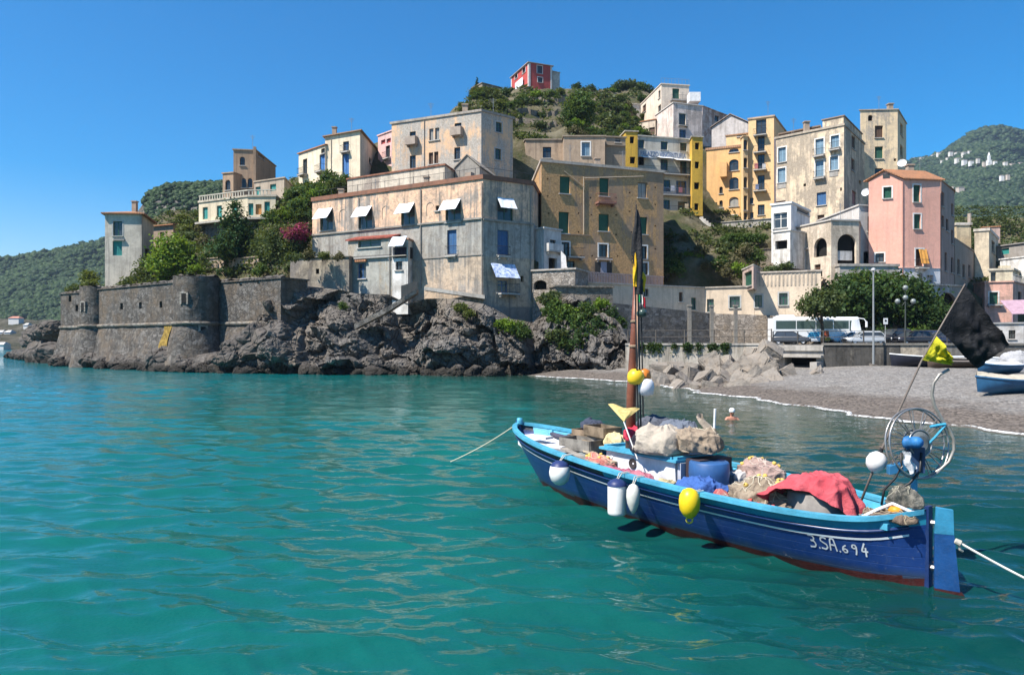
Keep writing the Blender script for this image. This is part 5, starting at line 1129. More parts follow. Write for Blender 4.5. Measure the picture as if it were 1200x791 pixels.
b1 = t.noise(t.map(co, (.8, 1.7, 1)), 2.6, 3, .55); b2 = t.noise(t.map(co, (.7, 1.9, 1)), .95, 3, .5); b3 = t.noise(t.map(co, (.9, 1.4, 1)), 7, 2)
cd_ = t.n('VectorMath', {0: co}, operation='LENGTH').outputs['Value']; far_ = t.n('MapRange', {'Value': cd_, 1: 14.0, 2: 60.0}).outputs[0]
bh = t.math('ADD', t.math('MULTIPLY', b2, t.math('ADD', .2, t.math('MULTIPLY', far_, 1.5))), t.math('ADD', t.math('MULTIPLY', b1, t.math('ADD', .28, t.math('MULTIPLY', far_, .5))), t.math('MULTIPLY', b3, .07)))
nm = t.bump(bh, .55, .085)
n = t.noise(co, .045, 4, .6)
deep = t.mix(t.ramp(n, [(.35, 0.0), (.7, 1.0)]), (.004, .098, .087), (.006, .142, .121))
px_ = t.n('SeparateXYZ', {0: co}).outputs[0]; weed = t.math('ADD', px_, t.math('MULTIPLY', t.math('SUBTRACT', t.noise(co, .12, 4), .5), 14)); deep = t.mix(t.n('MapRange', {'Value': weed, 1: -26.0, 2: -9.0}).outputs[0], (.004, .145, .160), deep); deep = t.mix(t.n('MapRange', {'Value': weed, 1: -1.0, 2: 5.0}).outputs[0], deep, (.003, .044, .040))  # sea colour carries painted reflections: dark hull to the right, bright sky far left
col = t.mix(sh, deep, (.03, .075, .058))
dif = t.n('BsdfDiffuse', {'Color': col, 'Normal': nm}); tr = t.n('BsdfTransparent', {'Color': (.50, .78, .74)})
gl = t.n('BsdfGlossy', {'Color': (.95, .97, 1), 'Roughness': .025, 'Normal': nm}); fr = t.n('Fresnel', {'IOR': 1.33, 'Normal': nm})
body = t.n('MixShader', {0: t.math('ADD', .27, t.math('MULTIPLY', sh, .30)), 1: dif, 2: tr})
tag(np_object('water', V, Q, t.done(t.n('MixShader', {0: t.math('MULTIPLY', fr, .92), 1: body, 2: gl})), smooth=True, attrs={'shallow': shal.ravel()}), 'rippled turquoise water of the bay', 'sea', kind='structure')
# sea bed
mb = MB(); mb.grid(lambda a, b: (lerp(-90, 30, a), lerp(2, 100, b), -3.2 + .5 * fbm(Vector((a * 30, b * 25, 0)), 3)), 60, 60)
t = NT('sea_bed'); co = t.geo(); c = t.ramp(t.noise(co, .5, 6, .7), [(.35, (.03, .05, .04)), (.55, (.10, .14, .11)), (.7, (.18, .22, .17))])
tag(mb.build('seabed', t.done(t.principled(c, .9)), smooth=True, origin=(0, 0, 0)), 'stony sea bed below the turquoise water', 'sea bed', kind='structure')
mb = MB(); mb.quad((-4400, -300, -6), (4400, -300, -6), (4400, 4400, -6), (-4400, 4400, -6)); tag(mb.build('seafloor', flat((.03, .06, .06), .9)), 'deep sea floor', 'sea floor', kind='structure')
# ------------------------------------------------------------------ far hills, with woods and houses
def lump_mesh(n_lumps, sample, size, seed, squash=.75):
    r = np.random.RandomState(seed); bm = bmesh.new(); bmesh.ops.create_icosphere(bm, subdivisions=1, radius=1)
    bv = np.array([v.co for v in bm.verts]); bf = np.array([[v.index for v in f.verts] for f in bm.faces]); bm.free()
    vs, fs = [], []
    for k in range(n_lumps):
        p = sample(r)
        if p is None: continue
        s = size * r.uniform(.5, 1.3); v = bv * (1 + r.normal(0, .22, (len(bv), 1))) * s; v[:, 2] *= squash * r.uniform(.8, 1.4); vs.append(v + np.array(p) + np.array([0, 0, s * .25])); fs.append(bf + len(bv) * (len(vs) - 1))
    return np.concatenate(vs), np.concatenate(fs)
def far_hill(name, label, sil, y_base, d0, d1, mat_, amp, nu=160, nv=60, p=1.0, back=True):
    x0, x1 = sil[0][0], sil[-1][0]
    def at(px, v):
        yc = sinterp(px, sil); d = lerp(d0, d1, v ** p); py = lerp(y_base, yc, v); q = P(px, py, d)
        return q
    def fn(a, b):
        px = lerp(x0, x1, a)
        if b > .92: v = 1.0; q = at(px, 1.0); k = (b - .92) / .08; q = Vector((q.x * (1 + k * .25), q.y * (1 + k * .25), q.z * (1 - k * .6)))
        else: v = b / .92; q = at(px, v)
        n = fbm(q * (3.2 / d1) * 3, 5) * amp * min(1, v * 4 + .1) * (0.15 if v > .97 else 1)
        return Vector((q.x, q.y - n * 2.2, q.z + n * .4))
    mb = MB(); mb.grid(fn, nu, nv); o = mb.build(name, mat_, smooth=True, origin=(0, 0, 0)); tag(o, label, 'hill', kind='structure')
    def on(px, v): return fn((px - x0) / (x1 - x0), v * .92)
    return on
def wood_mat(name, a, b, c_, sc=.012):
    t = NT(name); co = t.geo(); n1 = t.noise(co, sc, 7, .75); n2 = t.noise(co, sc * 7, 5, .75)
    c = t.ramp(n1, [(.36, a), (.52, b), (.68, c_)]); c = t.mix(t.math('MULTIPLY', n2, .6), c, tuple(x * .4 for x in a)); return t.done(t.principled(c, .95, t.bump(n2, 1.0, 3.0), .05))
WD = leaf_mat((.014, .030, .014), (.055, .085, .032), .1); 
GM = wood_mat('wooded_slope', (.02, .035, .016), (.055, .07, .03), (.13, .12, .075))
L_on = far_hill('far_hill', 'long wooded hill sloping to the sea behind the fort at the left', [(-60, 322), (0, 308), (40, 298.5), (80, 291), (120, 281), (170, 268), (230, 255)], 404, 520, 800, GM, 9)
v, f = lump_mesh(9000, lambda r: L_on(r.uniform(-40, 200), max(.16, r.uniform(0, 1) ** .8)) if r.rand() < 1 else None, 3.1, 1); tag(np_object('woodland', v, f, WD), 'dense green wood covering the far hill at the left', 'wood', kind='stuff')
B_on = far_hill('rocky_hill', 'grey rocky hill with a wooded crest behind the terrace house', [(150, 262), (170, 234), (176, 226), (186, 221), (200, 218), (230, 216), (262, 215), (285, 226), (330, 250)], 300, 250, 380, rock_mat((.17, .155, .14), (.30, .28, .26), (.06, .06, .05), False, (.16, .15, .10), .12), 5)
v, f = lump_mesh(1500, lambda r: B_on(r.uniform(168, 300), 1 - abs(r.normal(0, .10))) if r.rand() < .75 else B_on(r.uniform(160, 300), r.uniform(.2, .9)), 1.5, 2); tag(np_object('woodland', v, f, WD), 'dark trees along the crest of the rocky hill', 'wood', kind='stuff')
R_on = far_hill('mountain', 'wooded mountain with white villages behind the right end of the town', [(1010, 205), (1069, 187), (1090, 183), (1105, 178), (1121, 166), (1135, 157), (1151, 150.5), (1170, 149), (1190, 151), (1215, 158), (1260, 175), (1330, 200)], 300, 650, 1500, wood_mat('mountain_slope', (.018, .035, .016), (.05, .068, .03), (.20, .19, .165), .006), 22)
v, f = lump_mesh(10500, lambda r: R_on(r.uniform(1040, 1240), r.uniform(.02, .99)), 5.0, 4); tag(np_object('woodland', v, f, WD), 'dense green wood on the slopes of the far mountain', 'wood', kind='stuff')
# villages on the mountain, terraces on the left hill
VH = [(1072, 187.5, 9, 4), (1080, 187, 7, 3.5), (1088, 186, 6, 3), (1094, 184, 8, 3.4), (1100, 181, 7, 3.5), (1107, 179.5, 8, 4), (1114, 180, 7, 3), (1122, 181, 9, 3.5), (1130, 181, 9, 4), (1136, 179, 6, 3), (1104, 190, 5, 3), (1111, 187, 7, 3), (1122, 188, 9, 4), (1130, 190, 8, 4), (1138, 191, 8, 3.4), (1146, 188, 6, 3), (1153, 192, 5, 3), (1159, 190, 8, 4), (1166, 191, 6, 3), (1178, 192, 7, 3), (1186, 194, 8, 3), (1196, 193, 9, 3), (1174, 208, 7, 3.5), (1181, 207, 6, 3), (1125, 222, 12, 3), (1118, 221, 8, 3), (1162, 233, 9, 3.4), (1168, 232, 5, 3), (1177, 246, 8, 3)]
def far_house(px, py, w, h, lab, col, grp):
    best = min((abs((Vector(R_on(px, v / 60))).z - 3 + (py - HOR) / F_PX * R_on(px, v / 60).y), v / 60) for v in range(61))[1] if grp.startswith('v') else None
    q = R_on(px, best); d = q.y - 12; c = P(px, py, d); m = d / F_PX; W_, H_ = w * m, h * m
    root = empty('village_house', (c.x, c.y, c.z - H_ / 2), lab, 'house', grp)
    mb = MB(); mb.box((c.x, c.y, c.z - 2), (W_, W_ * .8, H_ + 4), .1); mb.build('wall', flat(col, .9), root); mb = MB(); mb.box((c.x, c.y, c.z + H_ / 2 + .6), (W_ * 1.06, W_ * .86, .9), .1); mb.build('roof', flat((.45, .36, .3), .9), root)
for i, (px, py, w, h) in enumerate(VH):
    if py < 184.5: lab, grp = 'tiny pale house in the upper row of the village under the mountain crest', 'village houses, upper row'
    elif py < 200: lab, grp = 'tiny pale house in the lower row of the mountain village', 'village houses, lower row'
    else: lab, grp = 'lone tiny white house on the wooded slope below the mountain village', 'village houses scattered below'
    far_house(px, py, w * .58, h * .8, lab, rng.choice([(.66, .62, .56), (.72, .70, .67), (.55, .46, .38), (.60, .55, .48)]), grp)
c = P(1159, 187, R_on(1159, .62).y - 14); mb = MB(); mb.box((c.x, c.y, c.z), (3.2, 3.2, 12)); mb.lathe((c.x, c.y, c.z + 6), [(2.3, 0), (.05, 6)], 4); tag(mb.build('bell_tower', flat((.74, .72, .70), .9)), 'tiny white bell tower of the mountain village church', 'bell tower')
# shore at the far left
mb = MB()
def fn(a, b): px = lerp(-30, 62, a); q = P(px, 402, lerp(330, 480, b)); q.z = lerp(-.5, 16, b) + (1.6 * (math.floor(b * 7) / 7) if b > .1 else 0) + fbm(q * .05, 4) * 2.5 * b; return q
mb.grid(fn, 50, 40); tag(mb.build('terraced_shore', wood_mat('terraces', (.05, .055, .03), (.14, .125, .09), (.24, .22, .18), .05), origin=(0, 0, 0)), 'terraced stony shore across the water at the left', 'shore', kind='structure')
LH = [(19, 375.5, 12, 5, 'white house with a red roof on the far shore at the left'), (33, 383, 5, 4, 'tiny white hut right of the red-roofed house across the water'), (3, 391, 7, 3, 'low white bathing hut on the far shore nearest the left edge'), (12, 391, 7, 3, 'low white bathing hut below the red-roofed house'), (4, 406, 9, 4, 'white boathouse at the waterline at the left edge')]
for px, py, w, h, lab in LH:
    d = 455 if py < 380 else (430 if py < 385 else (405 if py < 400 else 335)); c = P(px, py, d); m = d / F_PX
    root = empty('shore_house', (c.x, c.y, c.z - h * m / 2), lab, 'house'); mb = MB(); mb.box((c.x, c.y, c.z - 1.5), (w * m, 5, h * m + 3)); mb.build('wall', flat((.7, .68, .65), .9), root); mb = MB(); W2 = w * m / 2 + .2; zt = c.z + h * m / 2
    mb.hexa([(c.x - W2, c.y - 2.8, zt), (c.x + W2, c.y - 2.8, zt), (c.x + W2, c.y + 2.8, zt), (c.x - W2, c.y + 2.8, zt)], [(c.x - W2 * .6, c.y - .2, zt + 1.2), (c.x + W2 * .6, c.y - .2, zt + 1.2), (c.x + W2 * .6, c.y + .2, zt + 1.2), (c.x - W2 * .6, c.y + .2, zt + 1.2)]); mb.build('roof', flat((.45, .2, .14) if py < 380 else (.5, .48, .45), .9), root)
# ------------------------------------------------------------------ trees and shrubs
def leaf_cloud(seed, lobes, n_clumps, per, leaf, clump_r, hollow=.55, flat_=.8, droop=0.0):
    """quads scattered in clumps through ellipsoid lobes [(cx, cy, cz, rx, ry, rz)]"""
    r = np.random.RandomState(seed); lb = np.array(lobes); vol = (lb[:, 3] * lb[:, 4] * lb[:, 5]) ** .7; vol /= vol.sum()
    pick = r.choice(len(lb), n_clumps, p=vol); d = r.normal(0, 1, (n_clumps, 3)); d /= np.linalg.norm(d, axis=1)[:, None]
    rad = hollow + (1.05 - hollow) * r.rand(n_clumps) ** .7
    cc = lb[pick, :3] + d * lb[pick, 3:] * rad[:, None]
    cr = clump_r * r.uniform(.5, 1.3, n_clumps)
    N = n_clumps * per; c = np.repeat(cc, per, 0) + r.normal(0, .5, (N, 3)) * np.repeat(cr, per)[:, None] * np.array([1, 1, flat_])
    c[:, 2] -= droop * np.abs(r.normal(0, 1, N))
    nrm = r.normal(0, 1, (N, 3)) + np.repeat(d, per, 0) * .9 + np.array([0, 0, .5]); nrm /= np.linalg.norm(nrm, axis=1)[:, None]
    a = np.cross(nrm, r.normal(0, 1, (N, 3))); a /= np.linalg.norm(a, axis=1)[:, None] + 1e-9; b = np.cross(nrm, a)
    s = leaf * r.uniform(.55, 1.35, N)[:, None]
    v = np.stack([c - a * s, c + b * s * .55, c + a * s, c - b * s * .55], 1).reshape(-1, 3)
    return v, np.arange(N * 4).reshape(-1, 4)
L_BRIGHT = leaf_mat((.07, .13, .012), (.20, .30, .03), .35); L_PINE = leaf_mat((.014, .040, .014), (.05, .10, .03), .15); L_OLIVE = leaf_mat((.03, .05, .018), (.11, .135, .045), .25)
L_GREEN = leaf_mat((.026, .06, .014), (.10, .155, .034), .3); L_DARK = leaf_mat((.016, .038, .012), (.06, .105, .028), .25); L_YEL = leaf_mat((.05, .07, .015), (.16, .17, .04), .3)
L_MAG = leaf_mat((.16, .01, .05), (.42, .03, .16), .3); L_DRY = leaf_mat((.06, .055, .025), (.17, .145, .075), .2)
def tree_proto(name, seed, kind, mat, h, r, n=150, per=26, leaf=.24, trunk=.16, clear=.35):
    """a tree standing at the origin: trunk with limbs, crown of leaves"""
    rr = random.Random(seed); root = empty(name, (0, 0, 0)); ch = h * (1 - clear); lobes = []
    if kind == 'round':
        for k in range(6): a = k * 1.05 + rr.uniform(-.3, .3); q = rr.uniform(.35, .6) * r; lobes.append((math.cos(a) * q, math.sin(a) * q, h * clear + ch * rr.uniform(.35, .62), r * rr.uniform(.42, .62), r * rr.uniform(.42, .62), ch * rr.uniform(.25, .38)))
        lobes.append((0, 0, h * clear + ch * .72, r * .55, r * .55, ch * .30))
    elif kind == 'pine':
        for k in range(9): a = k * 2.4; t = k / 8; q = r * (1 - t) * rr.uniform(.3, .6); lobes.append((math.cos(a) * q, math.sin(a) * q, h * clear + ch * (.12 + .76 * t), r * (.62 - .38 * t), r * (.62 - .38 * t), ch * .16))
    elif kind == 'cypress':
        for k in range(7): t = k / 6; lobes.append((rr.uniform(-.1, .1) * r, rr.uniform(-.1, .1) * r, h * (.12 + .8 * t), r * (1 - .75 * abs(t - .3)) * (1 - .5 * t), r * (1 - .75 * abs(t - .3)) * (1 - .5 * t), h * .10))
    mb = MB(); top = h * (clear + (1 - clear) * .6); bend = [Vector((rr.uniform(-.1, .1) * r * k / 4, rr.uniform(-.1, .1) * r * k / 4, top * k / 5 - (.4 if k == 0 else 0))) for k in range(6)]
    mb.tube(bend, [trunk * (1.25 - .17 * k) for k in range(6)], 8)
    for lo in lobes: 
        s = bend[rr.choice([2, 3, 4])]; e = Vector(lo[:3]); m = (s + e) / 2 + Vector((0, 0, -.1 * h)) * .4; mb.tube([s, m, e], [trunk * .55, trunk * .35, trunk * .12], 6)
    mb.build('trunk', bark(), root, True)
    v, f = leaf_cloud(seed, lobes, n, per, leaf, r * .34, .5); np_object('crown', v, f, mat, root); return root
def shrub_proto(name, seed, mat, r, h, n=40, per=22, leaf=.2):
    rr = random.Random(seed); root = empty(name, (0, 0, 0)); lobes = [(rr.uniform(-.5, .5) * r, rr.uniform(-.5, .5) * r, h * rr.uniform(.3, .6), r * rr.uniform(.4, .7), r * rr.uniform(.4, .7), h * rr.uniform(.3, .5)) for _ in range(5)]
    mb = MB()
    for lo in lobes: mb.tube([(0, 0, -.4), (lo[0] * .5, lo[1] * .5, lo[2] * .5), lo[:3]], [.07, .05, .02], 5)
    mb.build('stem', bark(), root, True)
    v, f = leaf_cloud(seed, lobes, n, per, leaf, r * .35, .4); np_object('foliage', v, f, mat, root); return root
_used = set()
def plant(proto, loc, s=1.0, label='', cat='tree', group=None, sz=None):
    if proto.name not in _used: o = proto; _used.add(proto.name)
    else:
        o = proto.copy(); COL.objects.link(o)
        for chd in kids[proto.name]: c = chd.copy(); COL.objects.link(c); c.parent = o
        if 'group' in o.keys(): del o['group']
    o.location = loc; o.scale = (s, s, sz or s); o.rotation_euler = (0, 0, rng.uniform(0, 6.28)); tag(o, label, cat, group); return o
kids = {}
def reg(o): kids[o.name] = [c for c in bpy.data.objects if c.parent == o]; return o
T_BR = reg(tree_proto('broad_leaved_tree', 1, 'round', L_BRIGHT, 6, 3.0, 210, 30, .23, .14, .12)); T_PINE = reg(tree_proto('pine_tree', 2, 'pine', L_PINE, 8.2, 3.1, 260, 34, .19, .16, .16))
T_OL = reg(tree_proto('olive_tree', 3, 'round', L_OLIVE, 5.4, 3.0, 190, 28, .18, .15, .1)); T_G1 = reg(tree_proto('dense_tree', 4, 'round', L_GREEN, 7, 3.2, 230, 30, .23, .18, .18)); T_G2 = reg(tree_proto('dense_tree', 5, 'round', L_DARK, 7, 3.3, 230, 30, .23, .18, .22))
T_PL = reg(tree_proto('clipped_tree', 6, 'round', L_OLIVE, 5.6, 2.4, 170, 26, .2, .17, .45)); T_CY = reg(tree_proto('cypress_tree', 7, 'cypress', L_PINE, 6, .9, 90, 26, .15, .1, .05))
S = [reg(shrub_proto('shrub', 30 + k, m, 1.5, 1.5, 46, 24, .17)) for k, m in enumerate((L_GREEN, L_DARK, L_OLIVE, L_YEL, L_BRIGHT, L_DRY))]; S_MAG = reg(shrub_proto('bougainvillea', 40, L_MAG, 1.5, 1.9, 80, 26, .15))
def at(px, py, d): return P(px, py, d)
plant(T_BR, at(200, 333, 92), 1.0, 'bright yellow-green tree on the fort terrace right of the tower house', 'tree')
plant(T_PINE, at(276, 320, 89.5), .98, 'dark spreading pine standing before the cream terrace house', 'tree')
plant(T_OL, at(328, 318, 87), 1.0, 'soft olive-green tree between the pine and the waterfront house', 'tree')
plant(S_MAG, at(347, 282, 85.2), 1.0, 'bougainvillea in magenta bloom at the left end of the waterfront house', 'bush')
plant(T_G1, at(678, 158, 121), .92, 'big dark bushy tree on the hill slope behind the upper ochre house', 'tree', sz=1.0)
plant(T_CY, at(559, 106, 158), .5, 'lone slim cypress on the left brow of the hill beside the hut', 'tree')
# trees by the pink house
for (pr, px, py, d, s, lab) in ((T_PL, 964, 400, 74.5, .92, 'clipped round tree in front of the coach by the roadside house'), (T_G2, 990, 396, 83, 1.0, 'dark tree second from the clipped one below the arched house'), (T_G1, 1014, 394, 83.5, 1.06, 'leafy green tree right behind the tall lamp pole'), (T_G2, 1040, 394, 83.5, 1.02, 'dark tree between the tall lamp pole and the globe lamp'), (T_G1, 1066, 396, 83, .92, 'green tree behind the globe lamp'), (T_G2, 1085, 398, 82, .66, 'small dark tree at the foot of the rough arch base')):
    plant(pr, at(px, py, d), s, lab, 'tree')
for px, py, d, k, s in ((1097, 397, 81, 4, .8), (1078, 399, 80.5, 0, .9), (1052, 399, 81, 3, .8), (1030, 399, 81, 0, .9), (1004, 399, 82, 2, .9), (1092, 392, 82, 0, 1.0), (1066, 396, 80.8, 4, .8)):
    plant(S[k], at(px, py, d), s, 'low green shrub filling the bed under the trees by the pink house', 'shrub', 'shrubs under the quay trees')
# garden slope, left
for i, (px, py, d, k, s) in enumerate([(320, 262, 96, 0, 1.0), (335, 257, 97, 4, 1.0), (350, 250, 95, 0, 1.1), (362, 243, 95, 0, 1.2), (372, 236, 95, 4, 1.1), (384, 230, 95, 0, 1.1), (395, 224, 94, 2, 1.0), (360, 258, 92, 1, .9), (402, 219, 95, 0, .9), (344, 240, 101, 0, 1.2), (358, 230, 101, 0, 1.2), (376, 224, 99, 1, 1.1), (388, 217, 100, 0, 1.1)]):
    plant(S[k], at(px, py, d), s, 'leafy shrub of the hedge climbing to the blue-shuttered house', 'shrub', 'hedge shrubs above the bougainvillea')
for i, (px, py, d, k, s) in enumerate([(226, 300, 98, 2, 1.1), (236, 290, 99, 5, 1.0), (222, 285, 102, 2, 1.1), (214, 275, 106, 3, 1.0), (226, 268, 108, 2, 1.0), (243, 310, 92, 0, .8), (264, 322, 87, 1, .7), (304, 322, 84, 0, .7), (318, 300, 89, 2, 1.0), (212, 262, 110, 3, .9), (300, 300, 95, 0, 1.0), (345, 295, 86, 2, .9), (355, 288, 87, 0, .8), (240, 275, 106, 5, 1.0), (230, 320, 88, 4, .7)]):
    plant(S[k], at(px, py, d), s, 'grey-green shrub on the garden slope between the tower house and the pine', 'shrub', 'garden slope shrubs')
for i, (px, py, d, k, s) in enumerate([(84, 346, 101, 3, .7), (92, 344, 101, 2, .8), (102, 340, 103, 3, 1.0), (108, 331, 106, 3, 1.1), (99, 345, 99, 0, .6), (158, 335, 96.5, 3, .5), (176, 333, 95, 4, .6), (190, 331, 93, 4, .5), (150, 334, 99, 0, .5)]):
    plant(S[k], at(px, py, d), s, 'yellowish weedy bush on top of the fort wall', 'shrub', 'bushes on the fort top')
# bushes on embankment and cliff
for i, (px, py, d, k, s) in enumerate([(640, 352, 74, 2, .8), (648, 364, 73.2, 0, 1.0), (656, 376, 72.5, 0, 1.1), (664, 366, 73, 4, .9), (670, 384, 72, 0, 1.1), (680, 372, 73, 1, 1.0), (690, 366, 73.5, 0, .9), (704, 356, 74, 4, .75), (712, 366, 74, 1, .8), (700, 380, 72.5, 1, 1.0), (686, 392, 71, 1, 1.0), (656, 393, 71, 2, .9), (672, 402, 70, 1, .9), (716, 388, 72, 1, .9), (724, 378, 73.5, 0, .7), (647, 345, 74.5, 2, .6)]):
    plant(S[k], at(px, py + 6, d - 1.3), s * .92, 'green bush covering the embankment below the brown apartment house', 'bush', 'embankment bushes')
for i, (px, py, d, k, s) in enumerate([(596, 388, 70.6, 4, .75), (607, 392, 70.4, 0, .7), (588, 384, 70.8, 4, .55), (540, 366, 71.6, 3, .6), (552, 372, 71.3, 3, .5), (616, 396, 70, 0, .5), (346, 306, 78.5, 2, .6), (362, 304, 79.5, 5, .6), (378, 304, 79.5, 3, .55), (396, 305, 79, 5, .5), (402, 362, 74, 0, .4)]):
    plant(S[k], at(px, py, d - .6), s, 'small tuft of greenery rooted in the sea cliff', 'bush', 'tufts on the sea cliff')
# terraced slope between yellow and orange houses
for i in range(24):
    px = rng.uniform(780, 904); band = rng.choice([268, 284, 300, 308, 320]); d = {268: 104, 284: 96, 300: 92, 308: 91, 320: 89}[band]
    if band == 268 and px > 822: continue
    plant(S[rng.choice([0, 0, 4, 2, 1, 5])], at(px, band + rng.uniform(0, 8), d), rng.uniform(.6, 1.0), 'green shrub on the terraced slope between the yellow palazzo and the orange house', 'shrub', 'terraced slope shrubs')
for i in range(9): plant(S[0], at(858 + i * 4.4, 284, 95), .62, 'clipped hedge bush along the terrace under the orange house', 'hedge', 'hedge under the orange house')
for px, py, d in ((905, 322, 85), (912, 328, 84.5), (920, 318, 85)): plant(S[2], at(px, py, d), .7, 'spiky grey-green bush beside the shed with the green door', 'bush', 'bushes beside the shed')
# hilltop scrub
def hill_at(px, py):
    """first point of the hillside under a line of sight"""
    k = (px - 600) / F_PX; m = (py - HOR) / F_PX; d = 80.0
    while d < 262:
        if d > front_y(k * d) + 1.5 and hill_z(k * d, d) > CAM_Z - m * d: return Vector((k * d, d, hill_z(k * d, d)))
        d += .7
    return None
n = 0
for i in range(420):
    px, py = rng.uniform(545, 770), rng.uniform(92, 168)
    q = hill_at(px, py)
    if q is None or n > 85 or q.y < 108: continue
    if abs(px - 640) < 30 and 128 < py < 150 and rng.random() < .75: continue   # the bare rocky patch
    if q.y > 165 and 590 < px < 660 and py < 103: continue
    n += 1; up = q.y > 165
    plant(S[rng.choice([0, 0, 1, 1, 2, 3, 4, 5])], q - Vector((0, 0, .2)), rng.uniform(.5, 1.15) * (.95 if up else .9), 'green shrub on the crest of the hill around the red house' if up else 'green shrub on the hill slope below the red house', 'shrub', 'crest shrubs' if up else 'hill slope shrubs')
for px, py, s in ((583, 110, 1.2), (575, 113, 1.1), (706, 108, 1.5), (716, 106, 1.7), (727, 105, 1.6), (738, 106, 1.9), (749, 107, 1.6), (758, 110, 1.4), (664, 108, 1.2), (676, 109, 1.3), (690, 109, 1.4), (592, 114, 1.0), (765, 113, 1.3)):
    q = P(px, py, 194 if px > 650 else 160); q.z = hill_z(q.x, q.y)
    plant(S[rng.choice([0, 1, 1, 2, 3])], q - Vector((0, 0, .3)), s, 'large bush along the hill crest right of the red house' if px > 650 else 'large bush on the hill crest left of the red house', 'bush', 'crest bushes, right' if px > 650 else 'crest bushes, left', s * rng.uniform(.7, 1.0))
for py, x0, x1, lab in ((121, 618, 700, 'upper dry-stone terrace wall on the hill below the red house'), (136, 606, 664, 'middle dry-stone terrace wall on the bare part of the hill'), (149, 604, 655, 'lowest dry-stone terrace wall on the hill above the upper brown houses')):
    mb = MB(); pr = [q for q in (hill_at(px, py + 2 * math.sin(px * .1)) for px in range(x0, x1, 4)) if q is not None]
    for a, b in zip(pr, pr[1:]):
        if abs(a.y - b.y) > 6: continue
        mb.hexa([a - Vector((0, 0, 1)), b - Vector((0, 0, 1)), b + Vector((0, .8, -1)), a + Vector((0, .8, -1))], [a + Vector((0, 0, .9)), b + Vector((0, 0, .9)), b + Vector((0, .8, .9)), a + Vector((0, .8, .9))])
    if mb.v: tag(mb.build('terrace_wall', stone_wall((.24, .2, .16), 1.6)), lab, 'terrace wall')
for px, py, d in ((548, 124, 127), (552, 116, 133), (557, 110, 138), (543, 128, 125), (561, 104, 148), (566, 104, 150), (550, 121, 129), (570, 100, 152), (575, 99, 158)):
    q = P(px, py, d); q.z = hill_z(q.x, q.y); plant(S[rng.choice([0, 3, 2, 5])], q - Vector((0, 0, .2)), rng.uniform(.6, .9), 'shrub on the left brow of the hill above the peach palazzo', 'shrub', 'left brow shrubs')
# ground cover of leaves
V_, F_, off_ = [], [], 0; r5 = np.random.RandomState(9); pts = []
for k in range(2600):
    px, py = r5.uniform(540, 775), r5.uniform(92, 168); q = hill_at(px, py)
    if q is not None and mnoise.noise(q * .13) > -.12 and not (abs(px - 640) < 32 and 126 < py < 152 and r5.rand() < .8): pts.append(q)
for k in range(2200):
    px, py = r5.uniform(176, 410), r5.uniform(212, 325); q = hill_at(px, py)
    if q is not None: pts.append(q)
for k in range(1500):
    px, py = r5.uniform(776, 1000), r5.uniform(248, 345); q = hill_at(px, py)
    if q is not None and mnoise.noise(q * .2) > .0: pts.append(q)
for k in range(1400):
    px, py = r5.uniform(1090, 1210), r5.uniform(228, 330); q = hill_at(px, py)
    if q is not None: pts.append(q)
for k in range(900):
    px, py = r5.uniform(80, 200), r5.uniform(300, 345); q = hill_at(px, py)
    if q is not None: pts.append(q)
pts = np.array([tuple(p) for p in pts]); lob = np.concatenate([pts, np.full((len(pts), 3), .35)], 1)
N = len(pts) * 13; c = np.repeat(pts, 13, 0) + r5.normal(0, .42, (N, 3)) * np.array([1, 1, .35]) + np.array([0, 0, .18]); nr_ = r5.normal(0, 1, (N, 3)) + np.array([0, -.3, .8]); nr_ /= np.linalg.norm(nr_, axis=1)[:, None]
a = np.cross(nr_, r5.normal(0, 1, (N, 3))); a /= np.linalg.norm(a, axis=1)[:, None]; b = np.cross(nr_, a); s = (.2 * r5.uniform(.5, 1.5, N) * (1 + (c[:, 1] > 130) * .5))[:, None]
tag(np_object('undergrowth', np.stack([c - a * s, c + b * s * .6, c + a * s, c - b * s * .6], 1).reshape(-1, 3), np.arange(N * 4).reshape(-1, 4), leaf_mat((.022, .04, .012), (.115, .13, .045), .25, (.20, .17, .09))), 'scrub and grass covering the hillside between the houses', 'undergrowth', kind='stuff')
# weeds hanging from the top of the sea wall
mbx = Face(XY(733, 63.5), XY(872, 60.5), 0, 1); vs = []; 
for k in range(16):
    u = r5.uniform(.08, .95) * mbx.L; c0 = mbx.p(u, zpy(404.5, 61) + .1, .12); n_ = 120; c = np.array(tuple(c0)) + np.abs(r5.normal(0, 1, (n_, 3))) * np.array([.0, 0, -.32]) + r5.normal(0, 1, (n_, 3)) * np.array([.18, .05, .06]); vs.append(c)
c = np.concatenate(vs); N = len(c); a = r5.normal(0, 1, (N, 3)); b = r5.normal(0, 1, (N, 3)); s = .075
tag(np_object('weeds', np.stack([c - a * s, c + b * s * .6, c + a * s, c - b * s * .6], 1).reshape(-1, 3), np.arange(N * 4).reshape(-1, 4), L_DARK), 'weeds hanging from the coping of the sea wall', 'weeds', kind='stuff')
